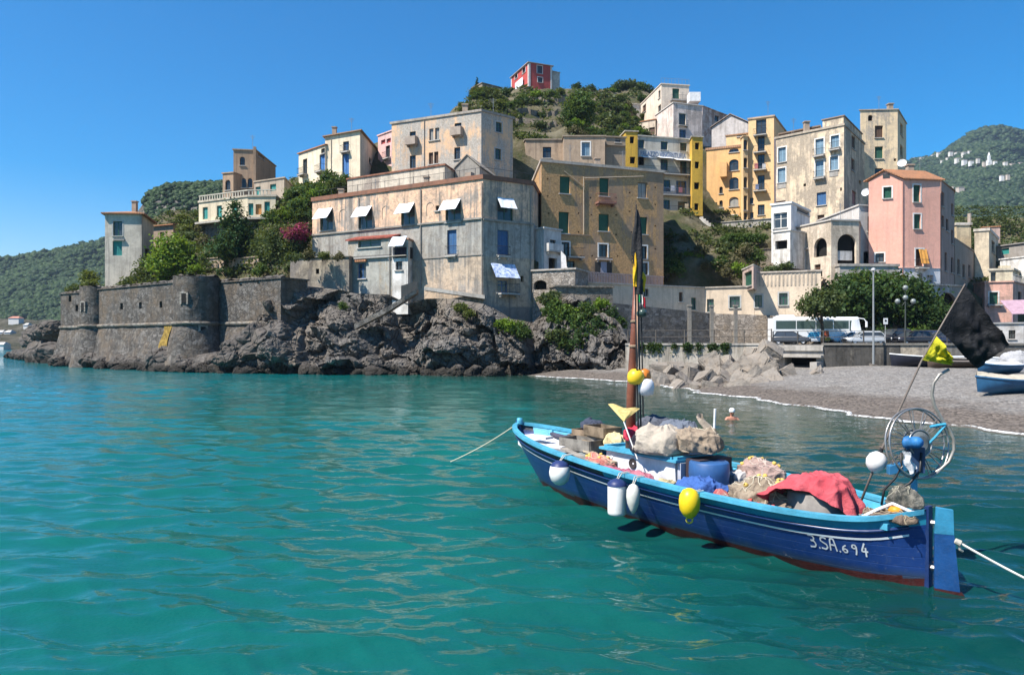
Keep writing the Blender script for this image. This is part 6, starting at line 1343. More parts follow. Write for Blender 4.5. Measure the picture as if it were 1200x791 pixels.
# ------------------------------------------------------------------ vehicles, lamps, beached boats, swimmer
TYRE = flat((.02, .02, .02), .9); RIM = flat((.42, .42, .43), .4, .5, .1, .6); BLK = flat((.02, .02, .022), .45)
def xf(c, rz):
    M = Matrix.Translation(Vector(c)) @ Matrix.Rotation(rz, 4, 'Z'); return lambda x, y, z: M @ Vector((x, y, z))
def wheel(q, x, y, r, w, root):
    a, b = q(x, y - w / 2, r), q(x, y + w / 2, r); ax = b - a
    mb = MB(); mb.lathe(a, [(r * .55, 0), (r * .92, 0), (r, w * .2), (r, w * .8), (r * .92, w), (r * .55, w)], 20, 0, ax); wo = mb.build('wheel', TYRE, root, True)
    mb = MB(); mb.lathe(a, [(.01, w * .15), (r * .5, w * .1), (r * .6, 0), (r * .6, w), (r * .5, w * .9), (.01, w * .85)], 16, 0, ax); mb.build('rim', RIM, wo)
def car(px, d, rz, col, label, L=4.1, hh=1.45, name='parked_car'):
    c = XY(px, d); q = xf((c.x, c.y, ZR), rz); root = empty(name, (c.x, c.y, ZR), label, 'car', None); m = flat(col, .25, .5, .06); k = hh / 1.45
    st = [(-.5, .45, .72, .74), (-.47, .28, .82, .82), (-.3, .22, .90, .86), (-.05, .2, .90, .87), (.2, .2, .88, .87), (.34, .22, .84, .85), (.45, .28, .72, .80), (.5, .42, .62, .70)]
    mb = MB(); o = 0
    def fn(u, v):
        x, zb, zt, w = [sinterp(u - .5, st, kk) if kk else (u - .5) for kk in range(4)]
        prof = [(-.0, zb), (.85, zb), (1, zb + .12), (1.0, (zb + zt) / 2), (.97, zt - .06), (.90, zt), (0, zt + .03)]; kk = min(5, int(v * 6)); f = v * 6 - kk; a, b = prof[kk], prof[kk + 1]
        return a[0] + (b[0] - a[0]) * f, a[1] + (b[1] - a[1]) * f, x, w
    for sd in (-1, 1):
        def g2(u, v, sd=sd): a, z, x, w = fn(u, v); return q(x * L, sd * a * w, z * k)
        mb.grid(g2, 28, 12)
    mb.hexa([q(-.5 * L, -.7, .45 * k), q(-.499 * L, -.7, .45 * k), q(-.499 * L, .7, .45 * k), q(-.5 * L, .7, .45 * k)], [q(-.5 * L, -.68, .72 * k), q(-.499 * L, -.68, .72 * k), q(-.499 * L, .68, .72 * k), q(-.5 * L, .68, .72 * k)])
    mb.build('body', m, root, True)
    lo = [(-.46, .80), (.27, .80)]; hi = [(-.36, .62), (.08, .62)]
    mb = MB(); zb, zt = .86 * k, 1.38 * k
    mb.hexa([q(-.45 * L, -.76, zb), q(.28 * L, -.76, zb), q(.28 * L, .76, zb), q(-.45 * L, .76, zb)], [q(-.36 * L, -.60, zt), q(.07 * L, -.60, zt), q(.07 * L, .60, zt), q(-.36 * L, .60, zt)]); mb.build('glazing', glass((.02, .025, .03), .06), root)
    mb = MB(); mb.hexa([q(-.375 * L, -.63, zt - .01), q(.085 * L, -.63, zt - .01), q(.085 * L, .63, zt - .01), q(-.375 * L, .63, zt - .01)], [q(-.33 * L, -.52, zt + .07), q(.04 * L, -.52, zt + .07), q(.04 * L, .52, zt + .07), q(-.33 * L, .52, zt + .07)]); mb.build('roof', m, root)
    for sd in (-1, 1):
        for x0, x1 in ((-.45, -.36), (.28, .07), (-.14, -.14)): mb = MB(); mb.tube([q(x0 * L, sd * .775, zb), q(x1 * L, sd * .625, zt)], .035, 5); mb.build('pillar', m, root)
        for x in (-.31, .32): wheel(q, x * L, sd * .74, .31, .2, root)
        mb = MB(); mb.lathe(q(.475 * L, sd * .55, .62 * k), [(.01, .05), (.1, .04), (.13, 0)], 10, 0, q(1, 0, 0) - q(0, 0, 0)); mb.build('headlight', flat((.7, .7, .7), .1, .8, .05), root)
        mb = MB(); mb.box(q(-.488 * L, sd * .6, .66 * k), (.06, .2, .14), rz); mb.build('tail_light', flat((.4, .02, .02), .3), root)
        mb = MB(); mb.box(q(.2 * L, sd * .86, .92 * k), (.12, .16, .12), rz); mb.build('mirror', m, root)
    mb = MB(); mb.box(q(.497 * L, 0, .38 * k), (.05, .9, .16), rz); mb.build('grille', BLK, root)
    return root
# coach
c = XY(955, 78.6); q0 = xf((c.x, c.y, ZR), R(-4)); q = lambda x, y, z: q0(x * .87, y * .87, z * .87); root = empty('coach', (c.x, c.y, ZR), 'white touring coach with dark side windows parked behind the railing', 'coach'); WB = flat((.78, .79, .80), .3, .5, .05); LB = 10.6
mb = MB()
def fn(u, v):
    x = -LB / 2 + LB * u; w = 1.25 if u < .9 else 1.25 - (u - .9) * 1.2; prof = [(0, .35), (.96, .35), (1, .55), (1, 1.75), (.985, 3.0), (.93, 3.2), (.80, 3.3), (0, 3.33)]; k = min(6, int(v * 7)); f = v * 7 - k; a, b = prof[k], prof[k + 1]; y, z = a[0] + (b[0] - a[0]) * f, a[1] + (b[1] - a[1]) * f
    if u > .93: x -= (z - .35) / 2.9 * .55 * (u - .93) / .07
    return x, y * w, z
for sd in (-1, 1): mb.grid(lambda u, v, sd=sd: q(fn(u, v)[0], sd * fn(u, v)[1], fn(u, v)[2]), 30, 21)
mb.hexa([q(-LB / 2, -1.25, .4), q(-LB / 2 + .02, -1.25, .4), q(-LB / 2 + .02, 1.25, .4), q(-LB / 2, 1.25, .4)], [q(-LB / 2, -1.15, 3.2), q(-LB / 2 + .02, -1.15, 3.2), q(-LB / 2 + .02, 1.15, 3.2), q(-LB / 2, 1.15, 3.2)])
y = lambda u, z: None
mb.poly([q(fn(1, v / 21)[0], fn(1, v / 21)[1], fn(1, v / 21)[2]) for v in range(22)] + [q(fn(1, v / 21)[0], -fn(1, v / 21)[1], fn(1, v / 21)[2]) for v in range(21, -1, -1)])
mb.build('body', WB, root)
for x0, x1 in ((-5.0, -2.65), (-2.55, -.35), (-.25, 1.7), (1.8, 3.55), (3.65, 4.7)):
    for sd in (-1, 1): mb = MB(); mb.hexa([q(x0, sd * 1.23, 1.85 if x0 < 3 else 1.6), q(x1, sd * 1.23 * (.93 if x0 > 3 else 1), 1.85 if x0 < 3 else 1.35), q(x1, sd * 1.262 * (.94 if x0 > 3 else 1), 1.85 if x0 < 3 else 1.35), q(x0, sd * 1.262, 1.85 if x0 < 3 else 1.6)], [q(x0, sd * 1.225, 2.85), q(x1 - (.18 if x0 > 3 else 0), sd * 1.225 * (.95 if x0 > 3 else 1), 2.85), q(x1 - (.18 if x0 > 3 else 0), sd * 1.25 * (.955 if x0 > 3 else 1), 2.85), q(x0, sd * 1.25, 2.85)]); mb.build('side_window', glass((.015, .03, .03), .07), root)
mb = MB(); mb.hexa([q(5.08, -1.0, 1.2), q(5.24, -1.0, 1.2), q(5.24, 1.0, 1.2), q(5.08, 1.0, 1.2)], [q(4.7, -.98, 3.0), q(4.86, -.98, 3.0), q(4.86, .98, 3.0), q(4.7, .98, 3.0)]); mb.build('windscreen', glass((.02, .03, .03), .06), root)
for x in (-2.9, 3.1):
    for sd in (-1, 1): wheel(q, x, sd * 1.14, .5, .28, root)
mb = MB(); mb.hexa([q(-4.6, -1.0, 3.3), q(-2.6, -1.0, 3.3), q(-2.6, 1.0, 3.3), q(-4.6, 1.0, 3.3)], [q(-4.4, -.8, 3.55), q(-2.8, -.8, 3.55), q(-2.8, .8, 3.55), q(-4.4, .8, 3.55)]); mb.build('air_conditioner', WB, root)
for sd in (-1, 1): mb = MB(); mb.tube([q(4.7, sd * 1.1, 3.15), q(5.3, sd * 1.3, 3.05), q(5.55, sd * 1.35, 2.7)], .05, 6); mb.box(q(5.55, sd * 1.38, 2.4), (.14, .22, .6), R(-4)); mb.build('mirror', WB, root)
mb = MB(); mb.hexa([q(-1.4, -1.27, .75), q(.1, -1.27, .75), q(.1, -1.256, .75), q(-1.4, -1.256, .75)], [q(-1.0, -1.27, 1.5), q(.1, -1.27, 1.5), q(.1, -1.256, 1.5), q(-1.0, -1.256, 1.5)]); mb.build('blue_livery_stripe', flat((.05, .30, .52), .4), root)
mb = MB(); mb.hexa([q(.2, -1.27, .55), q(1.3, -1.27, .55), q(1.3, -1.256, .55), q(.2, -1.256, .55)], [q(.5, -1.27, 1.7), q(1.2, -1.27, 1.7), q(1.2, -1.256, 1.7), q(.5, -1.256, 1.7)]); mb.build('red_livery_patch', flat((.55, .12, .05), .4), root)
mb = MB(); mb.hexa([q(.2, -1.285, .4), q(1.5, -1.285, .4), q(1.5, -1.272, .4), q(.2, -1.272, .4)], [q(.25, -1.285, .8), q(1.4, -1.285, .8), q(1.4, -1.272, .8), q(.25, -1.272, .8)]); mb.build('orange_livery_patch', flat((.62, .33, .06), .4), root)
car(927, 73, R(-25), (.05, .055, .065), 'dark grey hatchback in front of the rear of the coach', 3.6, 1.3)
car(1012, 73.5, R(183), (.50, .52, .54), 'silver car by the tall lamp pole behind the railing', 4.1, 1.3)
car(997, 77, R(178), (.66, .67, .68), 'white car half hidden behind the silver car', 4.0, 1.3)
car(1048, 74, R(200), (.018, .018, .02), 'black tall car right of the road sign', 3.9, 1.6)
car(1069, 72.5, R(190), (.03, .03, .04), 'near-black low car with bright headlight under the globe lamp', 3.9, 1.3)
car(1083, 76, R(184), (.03, .045, .10), 'dark blue car behind the near-black one', 4.1, 1.4)
car(1105, 74, R(180), (.035, .045, .085), 'dark blue car partly hidden behind the black flag', 4.1, 1.35)
# lamps and sign
mb = MB(); b = P(1023.5, 435, 53.2); root = empty('lamp_pole', (b.x, b.y, .8), 'tall slim grey lamp pole standing on the beach before the dark quay wall', 'lamp pole')
mb.tube([(b.x, b.y, .6), (b.x, b.y, 4.5), (b.x, b.y, zpy(318, 53.2))], [.085, .07, .05], 8); mb.build('pole', flat((.30, .31, .31), .5, .4, .15, .3), root); mb = MB(); zt = zpy(318, 53.2); mb.lathe((b.x, b.y, zt), [(.05, 0), (.16, .06), (.15, .18), (.05, .24), (.0, .25)], 10); mb.build('lamp_head', flat((.5, .5, .5), .4), root); mb = MB(); mb.lathe((b.x, b.y, .9), [(.16, -.4), (.16, .1), (.1, .16)], 10); mb.build('base', flat((.3, .3, .3), .7), root)
b = XY(1061, 71); root = empty('street_lamp', (b.x, b.y, ZR), 'old street lamp with a cluster of glass globes in front of the quay trees', 'street lamp'); mb = MB(); z0 = zpy(352, 71); IR = flat((.05, .06, .055), .6); mb.tube([(b.x, b.y, ZR), (b.x, b.y, z0)], [.09, .05], 8); mb.tube([(b.x - .75, b.y, z0 - .35), (b.x - .35, b.y, z0 - .55), (b.x, b.y, z0 - .1)], .03, 5); mb.tube([(b.x + .75, b.y, z0 - .35), (b.x + .35, b.y, z0 - .55), (b.x, b.y, z0 - .1)], .03, 5); mb.build('pole', IR, root)
for dx, dz in ((-.75, -.35), (.75, -.35), (0, .0), (.0, .95)):
    mb = MB(); mb.lathe((b.x + dx, b.y, z0 + dz), [(.02, 0), (.15, .04), (.24, .2), (.24, .32), (.15, .46), (.02, .5)], 12); mb.build('globe', flat((.22, .24, .23), .2, .5, .1), root, True)
mb = MB(); mb.tube([(b.x, b.y, z0 + .45), (b.x, b.y, z0 + .96)], .03, 5); mb.build('stem', IR, root)
b = XY(1037.5, 72); root = empty('road_sign', (b.x, b.y, ZR), 'small square white road sign on a post between the silver and the black car', 'road sign'); mb = MB(); zc = zpy(376.5, 72); mb.tube([(b.x, b.y, ZR), (b.x, b.y, zc + .3)], .03, 6); mb.build('post', flat((.4, .4, .4), .5), root); mb = MB(); mb.box((b.x, b.y - .05, zc), (.42, .03, .6)); mb.build('plate', flat((.7, .7, .7), .5), root); mb = MB(); mb.lathe((b.x, b.y - .068, zc + .05), [(.0, 0), (.11, 0), (.11, .01), (0, .01)], 14, 0, (0, -1, 0)); mb.build('symbol', BLK, root)
# beached boats
def small_boat(name, label, px, d, rz, L, B, Hh, hull, inside, cover=None, stripe=None, zoff=None):
    c = XY(px, d); z = (beach_z(c.x, c.y) if zoff is None else zoff) - .05; q = xf((c.x, c.y, z), rz); root = empty(name, (c.x, c.y, z), label, 'boat')
    bw = lambda t: B / 2 * (1 - (2 * abs(t - .42) / 1.16) ** 2.6) if t > .42 else B / 2 * (1 - .25 * ((.42 - t) / .42) ** 2)
    sh = lambda t: Hh * (1 + .35 * max(0, t - .4) ** 2 * 2.2)
    mb = MB()
    for sd in (-1, 1):
        mb.grid(lambda u, v, sd=sd: q((u - .5) * L - (.06 * L * v * max(0, u - .7)), sd * max(.01, bw(u)) * (1 - v ** 2.2 * .75), lerp(sh(u), .06 + .2 * max(0, u - .75), v)), 26, 8)
    mb.quad(q(-L / 2, -bw(0), sh(0)), q(-L / 2, bw(0), sh(0)), q(-L / 2, bw(0) * .3, .06), q(-L / 2, -bw(0) * .3, .06)); mb.quad(*[q(-L / 2 + 0.0, s * bw(0) * .25, .06) if 0 else q(x, s * .1, .05) for x, s in ((-L / 2, -1), (L * .4, -1), (L * .4, 1), (-L / 2, 1))]); mb.build('hull', hull, root, True)
    mb = MB()
    for sd in (-1, 1): mb.tube([q((u / 20 - .5) * L, sd * max(.01, bw(u / 20)), sh(u / 20)) for u in range(21)], .05, 6)
    mb.tube([q(-L / 2, -bw(0), sh(0)), q(-L / 2, bw(0), sh(0))], .05, 6); mb.build('gunwale', stripe or hull, root, True)
    if cover is not None:
        mb = MB(); mb.grid(lambda u, v: q((u - .5) * L * .98, (v - .5) * 2 * max(.02, bw(u)) * 1.02, sh(u) + .03 + .30 * Hh * (1 - (2 * v - 1) ** 2) + .10 * Hh * fbm(Vector((u * 7, v * 5, px)), 3)), 40, 16); mb.build('cover', cover, root, True)
    else:
        mb = MB(); mb.grid(lambda u, v: q((u - .5) * L * .97, (v - .5) * 2 * max(.02, bw(u)) * .95, sh(u) - .18), 20, 6); mb.build('floor', inside, root)
        for u in (.25, .5, .72): mb = MB(); mb.box(q((u - .5) * L, 0, sh(u) - .08), (.26, bw(u) * 1.9, .05), rz); mb.build('thwart', inside, root)
    return root
NAVY = flat((.02, .05, .14), .4, .4, .2); SKYB = flat((.018, .095, .20), .5, .4, .2); CRM = cloth((.44, .39, .31)); WHB = flat((.72, .73, .74), .35, .5, .1)
small_boat('beached_boat', 'blue boat under a cream canvas cover, the nearest one on the beach', 1186, 32.5, R(186), 3.4, 1.5, .62, SKYB, WHB, CRM, SKYB)
small_boat('beached_boat', 'small blue dinghy under a white cover beside the lower corner of the black flag', 1168, 41, R(200), 3.0, 1.3, .5, SKYB, WHB, cloth((.72, .73, .74)), SKYB)
small_boat('beached_boat', 'dark-hulled boat with a white gunwale lying by the pale flaking quay wall', 1091, 51.2, R(178), 5.6, 1.8, .75, flat((.02, .022, .035), .35), BLK, None, WHB)
small_boat('beached_boat', 'white dinghy seen between the black flag and the grey tarpaulin', 1182, 47.5, R(170), 4.0, 1.6, .7, WHB, WHB, None, WHB)
small_boat('beached_boat', 'dark rowing boat stacked up by the quay wall behind the yellow flag', 1124, 50.5, R(165), 3.8, 1.5, .65, flat((.03, .03, .03), .5), flat((.15, .12, .1), .8), None, flat((.35, .33, .3), .7))
small_boat('beached_boat', 'low brown boat behind the dark-hulled one with a white gunwale', 1116, 48.5, R(182), 3.4, 1.4, .5, flat((.10, .07, .05), .6), flat((.3, .2, .13), .8), None, flat((.2, .17, .15), .7))
def heap(name, label, cat, c, rx, ry, h, m, seed, rz=0, wr=.12, ridge=.08, par=None, nu=150, nv=60, pw=.55, group=None, fold=.030, pleat=0.0):
    """a wrinkled mound of cloth or net; sides turn under at the bottom"""
    mb = MB(); c = Vector(c); Mz = Matrix.Rotation(rz, 3, 'Z'); r_ = random.Random(seed * 77 + 5); FD = []
    for k_ in range(6): FD.append((Vector((r_.gauss(0, 1), r_.gauss(0, 1), r_.gauss(0, .6))).normalized(), r_.uniform(7, 13) if k_ < 3 else r_.uniform(16, 30), 1.0 if k_ < 3 else .5))
    def fn(u, v):
        w = u * 2 * math.pi; e = 1 + .16 * mnoise.noise(Vector((math.cos(w) * 1.3, math.sin(w) * 1.3, seed * 3.1)))
        if v < .86: t = v / .86; rr = math.sin(t * math.pi / 2) ** .9; zz = math.cos(t * math.pi / 2) ** pw
        else: rr = 1.0 - (v - .86) * .5; zz = -(v - .86) * .9
        p = Vector((rx * rr * e * math.cos(w), ry * rr * e * math.sin(w), h * zz))
        qn = Vector((p.x / rx * 1.6, p.y / rx * 1.6, p.z / rx * 1.6 + seed * 7.3))
        k = wr * mnoise.noise(qn * 1.1); nv_ = Vector((p.x / rx ** 2, p.y / ry ** 2, p.z / h ** 2 + .3)).normalized(); wp = p + mnoise.noise_vector(p * 2.3 + Vector((seed, 0, 0))) * .10 + mnoise.noise_vector(p * 6 + Vector((0, seed, 0))) * .03; f = 0
        for (dd, fr, am) in FD: f += am * (1 - abs(math.sin(fr * wp.dot(dd) + seed))) ** 2.2
        if pleat: f += pleat * math.sin(13 * w + 3 * v + 2 * mnoise.noise(p * 4)) * max(0, 1 - v / .55) * min(1, v * 9) * 2
        return c + Mz @ (p * (1 + k) + nv_ * (fold * (f - .9) + ridge * .12 * mnoise.noise(p * 14)) * min(1, v * 5 + .3))
    mb.grid(fn, nu, nv, closed_u=True); o = mb.build(name, m, par, True)
    return tag(o, label, cat, group) if par is None else o
c = XY(1192, 44.5); heap('grey_tarpaulin', 'grey tarpaulin thrown over gear behind the white-covered dinghy', 'tarpaulin', (c.x, c.y, beach_z(c.x, c.y)), 1.0, .9, 1.15, cloth((.36, .36, .37)), 3)
# swimmer: one continuous body, shoulders and head above the water
def skin_body(name, verts, edges, radii, m, parent=None, sub=2):
    me = bpy.data.meshes.new(name); me.from_pydata(verts, edges, []); o = bpy.data.objects.new(name, me); COL.objects.link(o)
    md = o.modifiers.new('skin', 'SKIN'); me.skin_vertices[0].data[0].use_root = True
    for i, r in enumerate(radii): me.skin_vertices[0].data[i].radius = (r, r) if not isinstance(r, tuple) else r
    ss = o.modifiers.new('sub', 'SUBSURF'); ss.levels = sub; ss.render_levels = sub
    dg = bpy.context.evaluated_depsgraph_get(); me2 = bpy.data.meshes.new_from_object(o.evaluated_get(dg)); bpy.data.objects.remove(o)
    me2.name = name; me2.materials.clear(); me2.materials.append(m); me2.polygons.foreach_set('use_smooth', [True] * len(me2.polygons)); o = bpy.data.objects.new(name, me2); COL.objects.link(o); o.parent = parent; return o
SW = P(857.5, 492, 29.0); SKIN = flat((.44, .20, .13), .5, .4, .1)
o = skin_body('person', [(0, 0, -.55), (0, 0, -.25), (0, .0, 0.02), (0, 0, .10), (0, -.01, .19), (0, -.03, .27), (0, -.03, .36), (-.17, 0, .03), (-.30, -.08, -.10), (-.36, -.28, -.12), (.17, 0, .03), (.30, -.08, -.10), (.36, -.28, -.12)],
              [(0, 1), (1, 2), (2, 3), (3, 4), (4, 5), (5, 6), (2, 7), (7, 8), (8, 9), (2, 10), (10, 11), (11, 12)], [.13, (.15, .11), (.16, .10), .06, .075, .105, .085, .075, .055, .04, .075, .055, .04], SKIN)
o.location = (SW.x, SW.y, .02); tag(o, 'swimmer with a white cap, head and shoulders above the water off the beach', 'person')
mb = MB(); mb.lathe((SW.x, SW.y - .03, .02 + .29), [(.112, 0), (.118, .05), (.10, .11), (.05, .15), (.0, .16)], 16); mb.build('swim_cap', flat((.75, .75, .75), .4), o, True)
mb = MB()
for sx in (-.04, .04): mb.lathe((SW.x + sx, SW.y - .135, .02 + .26), [(0, 0), (.014, .004), (.018, .012)], 8, 0, (0, -1, 0))
mb.build('eyes', flat((.03, .02, .02), .4), o); mb = MB(); mb.lathe((SW.x, SW.y - .15, .02 + .235), [(.02, 0), (.016, .015), (.0, .03)], 8, 0, (0, -1, -.2)); mb.build('nose', SKIN, o, True)
# ------------------------------------------------------------------ the fishing boat
BOW, STN = Vector((.157, 17.0)), Vector((5.12, 9.1)); BU = (STN - BOW).normalized(); BN = Vector((BU.y, -BU.x))  # towards the viewer
if BN.y > 0: BN = -BN
LEN = (STN - BOW).length
def BL(t, w, z): p = BOW.lerp(STN, t) + BN * w; return Vector((p.x, p.y, z))
def bt(px, w):
    a, b = -.2, 1.2
    for _ in range(40):
        m = (a + b) / 2; p = BL(m, w, 0)
        if 600 + F_PX * p.x / p.y < px: a = m
        else: b = m
    return (a + b) / 2
def bp(px, py, w): t = bt(px, w); p = BL(t, w, 0); p.z = CAM_Z - (py - HOR) / F_PX * p.y; return p
GB = [(0, .03), (.02, .24), (.05, .43), (.09, .60), (.15, .79), (.25, 1.0), (.4, 1.16), (.55, 1.21), (.7, 1.17), (.82, 1.02), (.9, .80), (.95, .56), (.98, .33), (1.0, .05)]
GZ = [(0, 1.16), (.1, 1.07), (.25, .975), (.4, .905), (.5, .865), (.65, .83), (.75, .81), (.88, .79), (.95, .82), (1.0, .94)]
KEEL = -.55
def hull_pt(t, z, side=1, out=0.0):
    zs = sinterp(t, GZ); h = max(0.0, min(1.0, (z - KEEL) / (zs - KEEL))); full = lerp(1.0, .62, abs(2 * t - 1) ** 1.5)
    w = sinterp(t, GB) * (h ** (.42 / full)) * (.90 + .10 * h)
    rake = .105 * (max(0, 1 - z / zs) if z > 0 else 1.0 + (-z) * .5) ** 1.25 * (1 - t) ** 5
    return BL(t + rake, side * (w + out), z)
def hull_paint(col):
    t = NT('hull_paint'); co = t.obj(); z = t.n('SeparateXYZ', {0: co}).outputs[2]; n1 = t.noise(co, 1.3, 6, .7); n2 = t.noise(t.map(co, (4, 4, .5)), 1.6, 6, .7); n3 = t.noise(co, 22, 4, .7)
    c = t.mix(t.ramp(n1, [(.38, 0.0), (.66, 1.0)]), col, (col[0] + .012, col[1] * 1.7, col[2] * 1.35)); c = t.mix(t.math('MULTIPLY', t.ramp(n2, [(.56, 0.0), (.72, 1.0)]), .5), c, (.07, .10, .17)); c = t.mix(t.math('MULTIPLY', t.ramp(n3, [(.60, 0.0), (.72, 1.0)]), .4), c, (.16, .18, .20))
    c = t.mix(t.math('MULTIPLY', t.n('MapRange', {'Value': t.math('ADD', z, t.math('MULTIPLY', n1, -.18)), 1: .0, 2: .12, 3: .7, 4: 0.0}).outputs[0], 1.0), c, (.035, .045, .03))
    seam = t.math('POWER', t.math('ABSOLUTE', t.math('SINE', t.math('MULTIPLY', z, 26))), 14); h = t.math('SUBTRACT', t.math('MULTIPLY', n1, .5), t.math('SUBTRACT', 1.0, t.math('MINIMUM', t.math('MULTIPLY', t.math('ABSOLUTE', t.math('SINE', t.math('MULTIPLY', z, 26))), 9), 1.0)))
    return t.done(t.principled(c, t.n('MapRange', {'Value': n3, 3: .22, 4: .5}).outputs[0], t.bump(h, .45, .014), .5))
C_CY = flat((.075, .36, .52), .45, .4, .28, 0, .25); C_BL = hull_paint((.006, .032, .15)); C_TEAL = flat((.02, .25, .38), .35, .5, .2, 0, .12); C_TAR = flat((.022, .022, .030), .35, .5, .3, 0, .15); C_RED = flat((.075, .013, .012), .6, .3, .45, 0, .3); C_NAVY = flat((.012, .03, .11), .3, .5, .2); C_WH = flat((.70, .70, .70), .5, .3, .15, 0, .15)
cb = BL(.5, 0, 0); boat = empty('fishing_boat', (cb.x, cb.y, 0), 'blue wooden fishing boat numbered 3.SA.694, moored in the bay in front', 'boat')
def hm(u, v):
    z = zrow(u, v + 1 / 72)
    zs = sinterp(u, GZ)
    if z > zs - .155: return 3 if u < .47 else 2
    if z > zs - .17: return 1
    if z < .085 + .03 * abs(u - .6): return 4
    return 0
def zrow(u, v): zs = sinterp(u, GZ); return lerp(zs, KEEL, v)
mb = MB()
for sd in (1, -1): mb.grid(lambda u, v, sd=sd: hull_pt(u, zrow(u, v), sd), 90, 36, hm)
mb.build('hull', [C_BL, C_NAVY, C_TEAL, C_TAR, C_RED], boat, True)
ts = [k / 80 for k in range(81)]
for sd, nm in ((1, 'a'), (-1, 'b')):
    mb = MB(); 
    def rim(u, v, sd=sd):   # box section carried along the sheer
        k = int(round(v * 4)) % 4; z = sinterp(u, GZ); w = sinterp(u, GB); ow, iw = .04, -.085 if w > .15 else -max(.01, w - .02) * .7
        o = (ow, ow, iw, iw)[k]; dz = (-.035, .025, .025, -.035)[k]; return BL(u, sd * max(.0, w + o), z + dz)
    mb.grid(rim, 80, 4); mb.build('gunwale', C_CY, boat)
    mb = MB(); mb.tube([hull_pt(t, sinterp(t, GZ) - .165, sd, .012) for t in ts[2:-1]], .024, 6); mb.build('rubbing_strake', C_NAVY, boat, True)
    mb = MB(); f = lambda t: sinterp(t, GZ) - .275 - .02 * math.sin(t * 3)
    for i in range(3, 79): mb.quad(hull_pt(ts[i], f(ts[i]), sd, .011), hull_pt(ts[i + 1], f(ts[i + 1]), sd, .011), hull_pt(ts[i + 1], f(ts[i + 1]) + .027, sd, .011), hull_pt(ts[i], f(ts[i]) + .027, sd, .011))
    mb.build('white_stripe', flat((.72, .74, .76), .5, .3, .1), boat)
    mb = MB(); mb.grid(lambda u, v, sd=sd: hull_pt(lerp(.025, .98, u), sinterp(lerp(.025, .98, u), GZ) - .02 - .42 * v, sd, -min(.05, sinterp(lerp(.025, .98, u), GB) * .5)), 60, 6); mb.build('inner_planking', C_CY, boat)
    for t in [.07 + .048 * k for k in range(18)]:
        if t > .93: continue
        w = sinterp(t, GB); z = sinterp(t, GZ); a = BL(t, sd * (w - .085), z - .05); mb = MB(); hp_ = lambda tt, zz, o: hull_pt(tt, zz, sd, o); mb.hexa([hp_(t - .004, z - .40, -.10), hp_(t + .004, z - .40, -.10), hp_(t + .004, z - .40, -.055), hp_(t - .004, z - .40, -.055)], [hp_(t - .004, z - .046, -.10), hp_(t + .004, z - .046, -.10), hp_(t + .004, z - .046, -.055), hp_(t - .004, z - .046, -.055)]); mb.build('rib', C_CY, boat)
mb = MB(); mb.grid(lambda u, v: BL(lerp(.03, .975, u), (v - .5) * 2 * max(.0, sinterp(lerp(.03, .975, u), GB) * .80 - .06), sinterp(lerp(.03, .975, u), GZ) - .38), 60, 8); mb.build('deck', flat((.28, .33, .36), .8, .2, .4), boat)
mb = MB(); mb.hexa([BL(.03, -.45, .72), BL(.17, -.68, .67), BL(.17, .68, .67), BL(.03, .2, .72)], [BL(.03, -.2, .93), BL(.165, -.60, .84), BL(.165, .62, .84), BL(.03, .2, .93)]); mb.build('foredeck', flat((.72, .71, .73), .6, .2, .2), boat)
mb = MB(); st = [hull_pt(0, z, 1) for z in (1.24, 1.0, .7, .4, .1, -.2, -.5)]; mb.tube([Vector((p.x, p.y, p.z)) for p in st], [.05, .05, .05, .05, .05, .05, .04], 8); mb.build('stem_post', C_CY if 0 else C_NAVY, boat, True)
mb = MB(); mb.lathe(BL(.004, 0, 1.14), [(.07, 0), (.075, .08), (.06, .14), (0, .15)], 10); mb.build('stem_head', C_CY, boat, True)
mb = MB(); a = BL(1.0, 0, 0); d3 = Vector((BU.x, BU.y, 0)); n3 = Vector((BN.x, BN.y, 0))
def slab(pts2, th, o): # pts2: (along, z)
    q = lambda s, z, k: BL(1.0, 0, z) + d3 * s + n3 * k; return [q(s, z, -th) for s, z in pts2], [q(s, z, th) for s, z in pts2]
mb.hexa(*slab([(-.12, -.6), (.03, -.6), (.03, 1.0), (-.02, 1.0)], .045, 0)); mb.build('stern_post', C_NAVY, boat)
RDD = [(.06, .15), (.62, -.16)]
# rudder: turned towards the viewer's right so its broad side shows
rx = (Vector((.93, -.37, 0))); ry = Vector((.37, .93, 0)); ro = BL(1.0, 0, 0) + d3 * .07
def rud(pts, th): return [ro + rx * s + Vector((0, 0, z)) - ry * th for s, z in pts], [ro + rx * s + Vector((0, 0, z)) + ry * th for s, z in pts]
mb = MB(); mb.hexa(*rud([(0, .02), (.27, -.0), (.21, .68), (.0, .68)], .035)); rd = mb.build('rudder', flat((.012, .075, .24), .4, .4, .25, 0, .2), boat); mb = MB(); mb.hexa(*rud([(0, .683), (.207, .683), (.20, .98), (.02, 1.0)], .036)); mb.build('rudder_head', flat((.035, .24, .40), .5, .4, .25, 0, .2), rd); mb = MB(); mb.hexa(*rud([(0, -.55), (.42, -.55), (.38, -.12), (.29, -.003), (0, .017)], .034)); mb.build('rudder_foot', C_RED, rd)
mb = MB()
for z in (.25, .8): mb.tube([BL(1.0, 0, z) + d3 * -.02, ro + Vector((0, 0, z)) + rx * .1], .03, 6)
mb.build('rudder_pintle', flat((.3, .3, .3), .5, .5, .2, .6), boat)
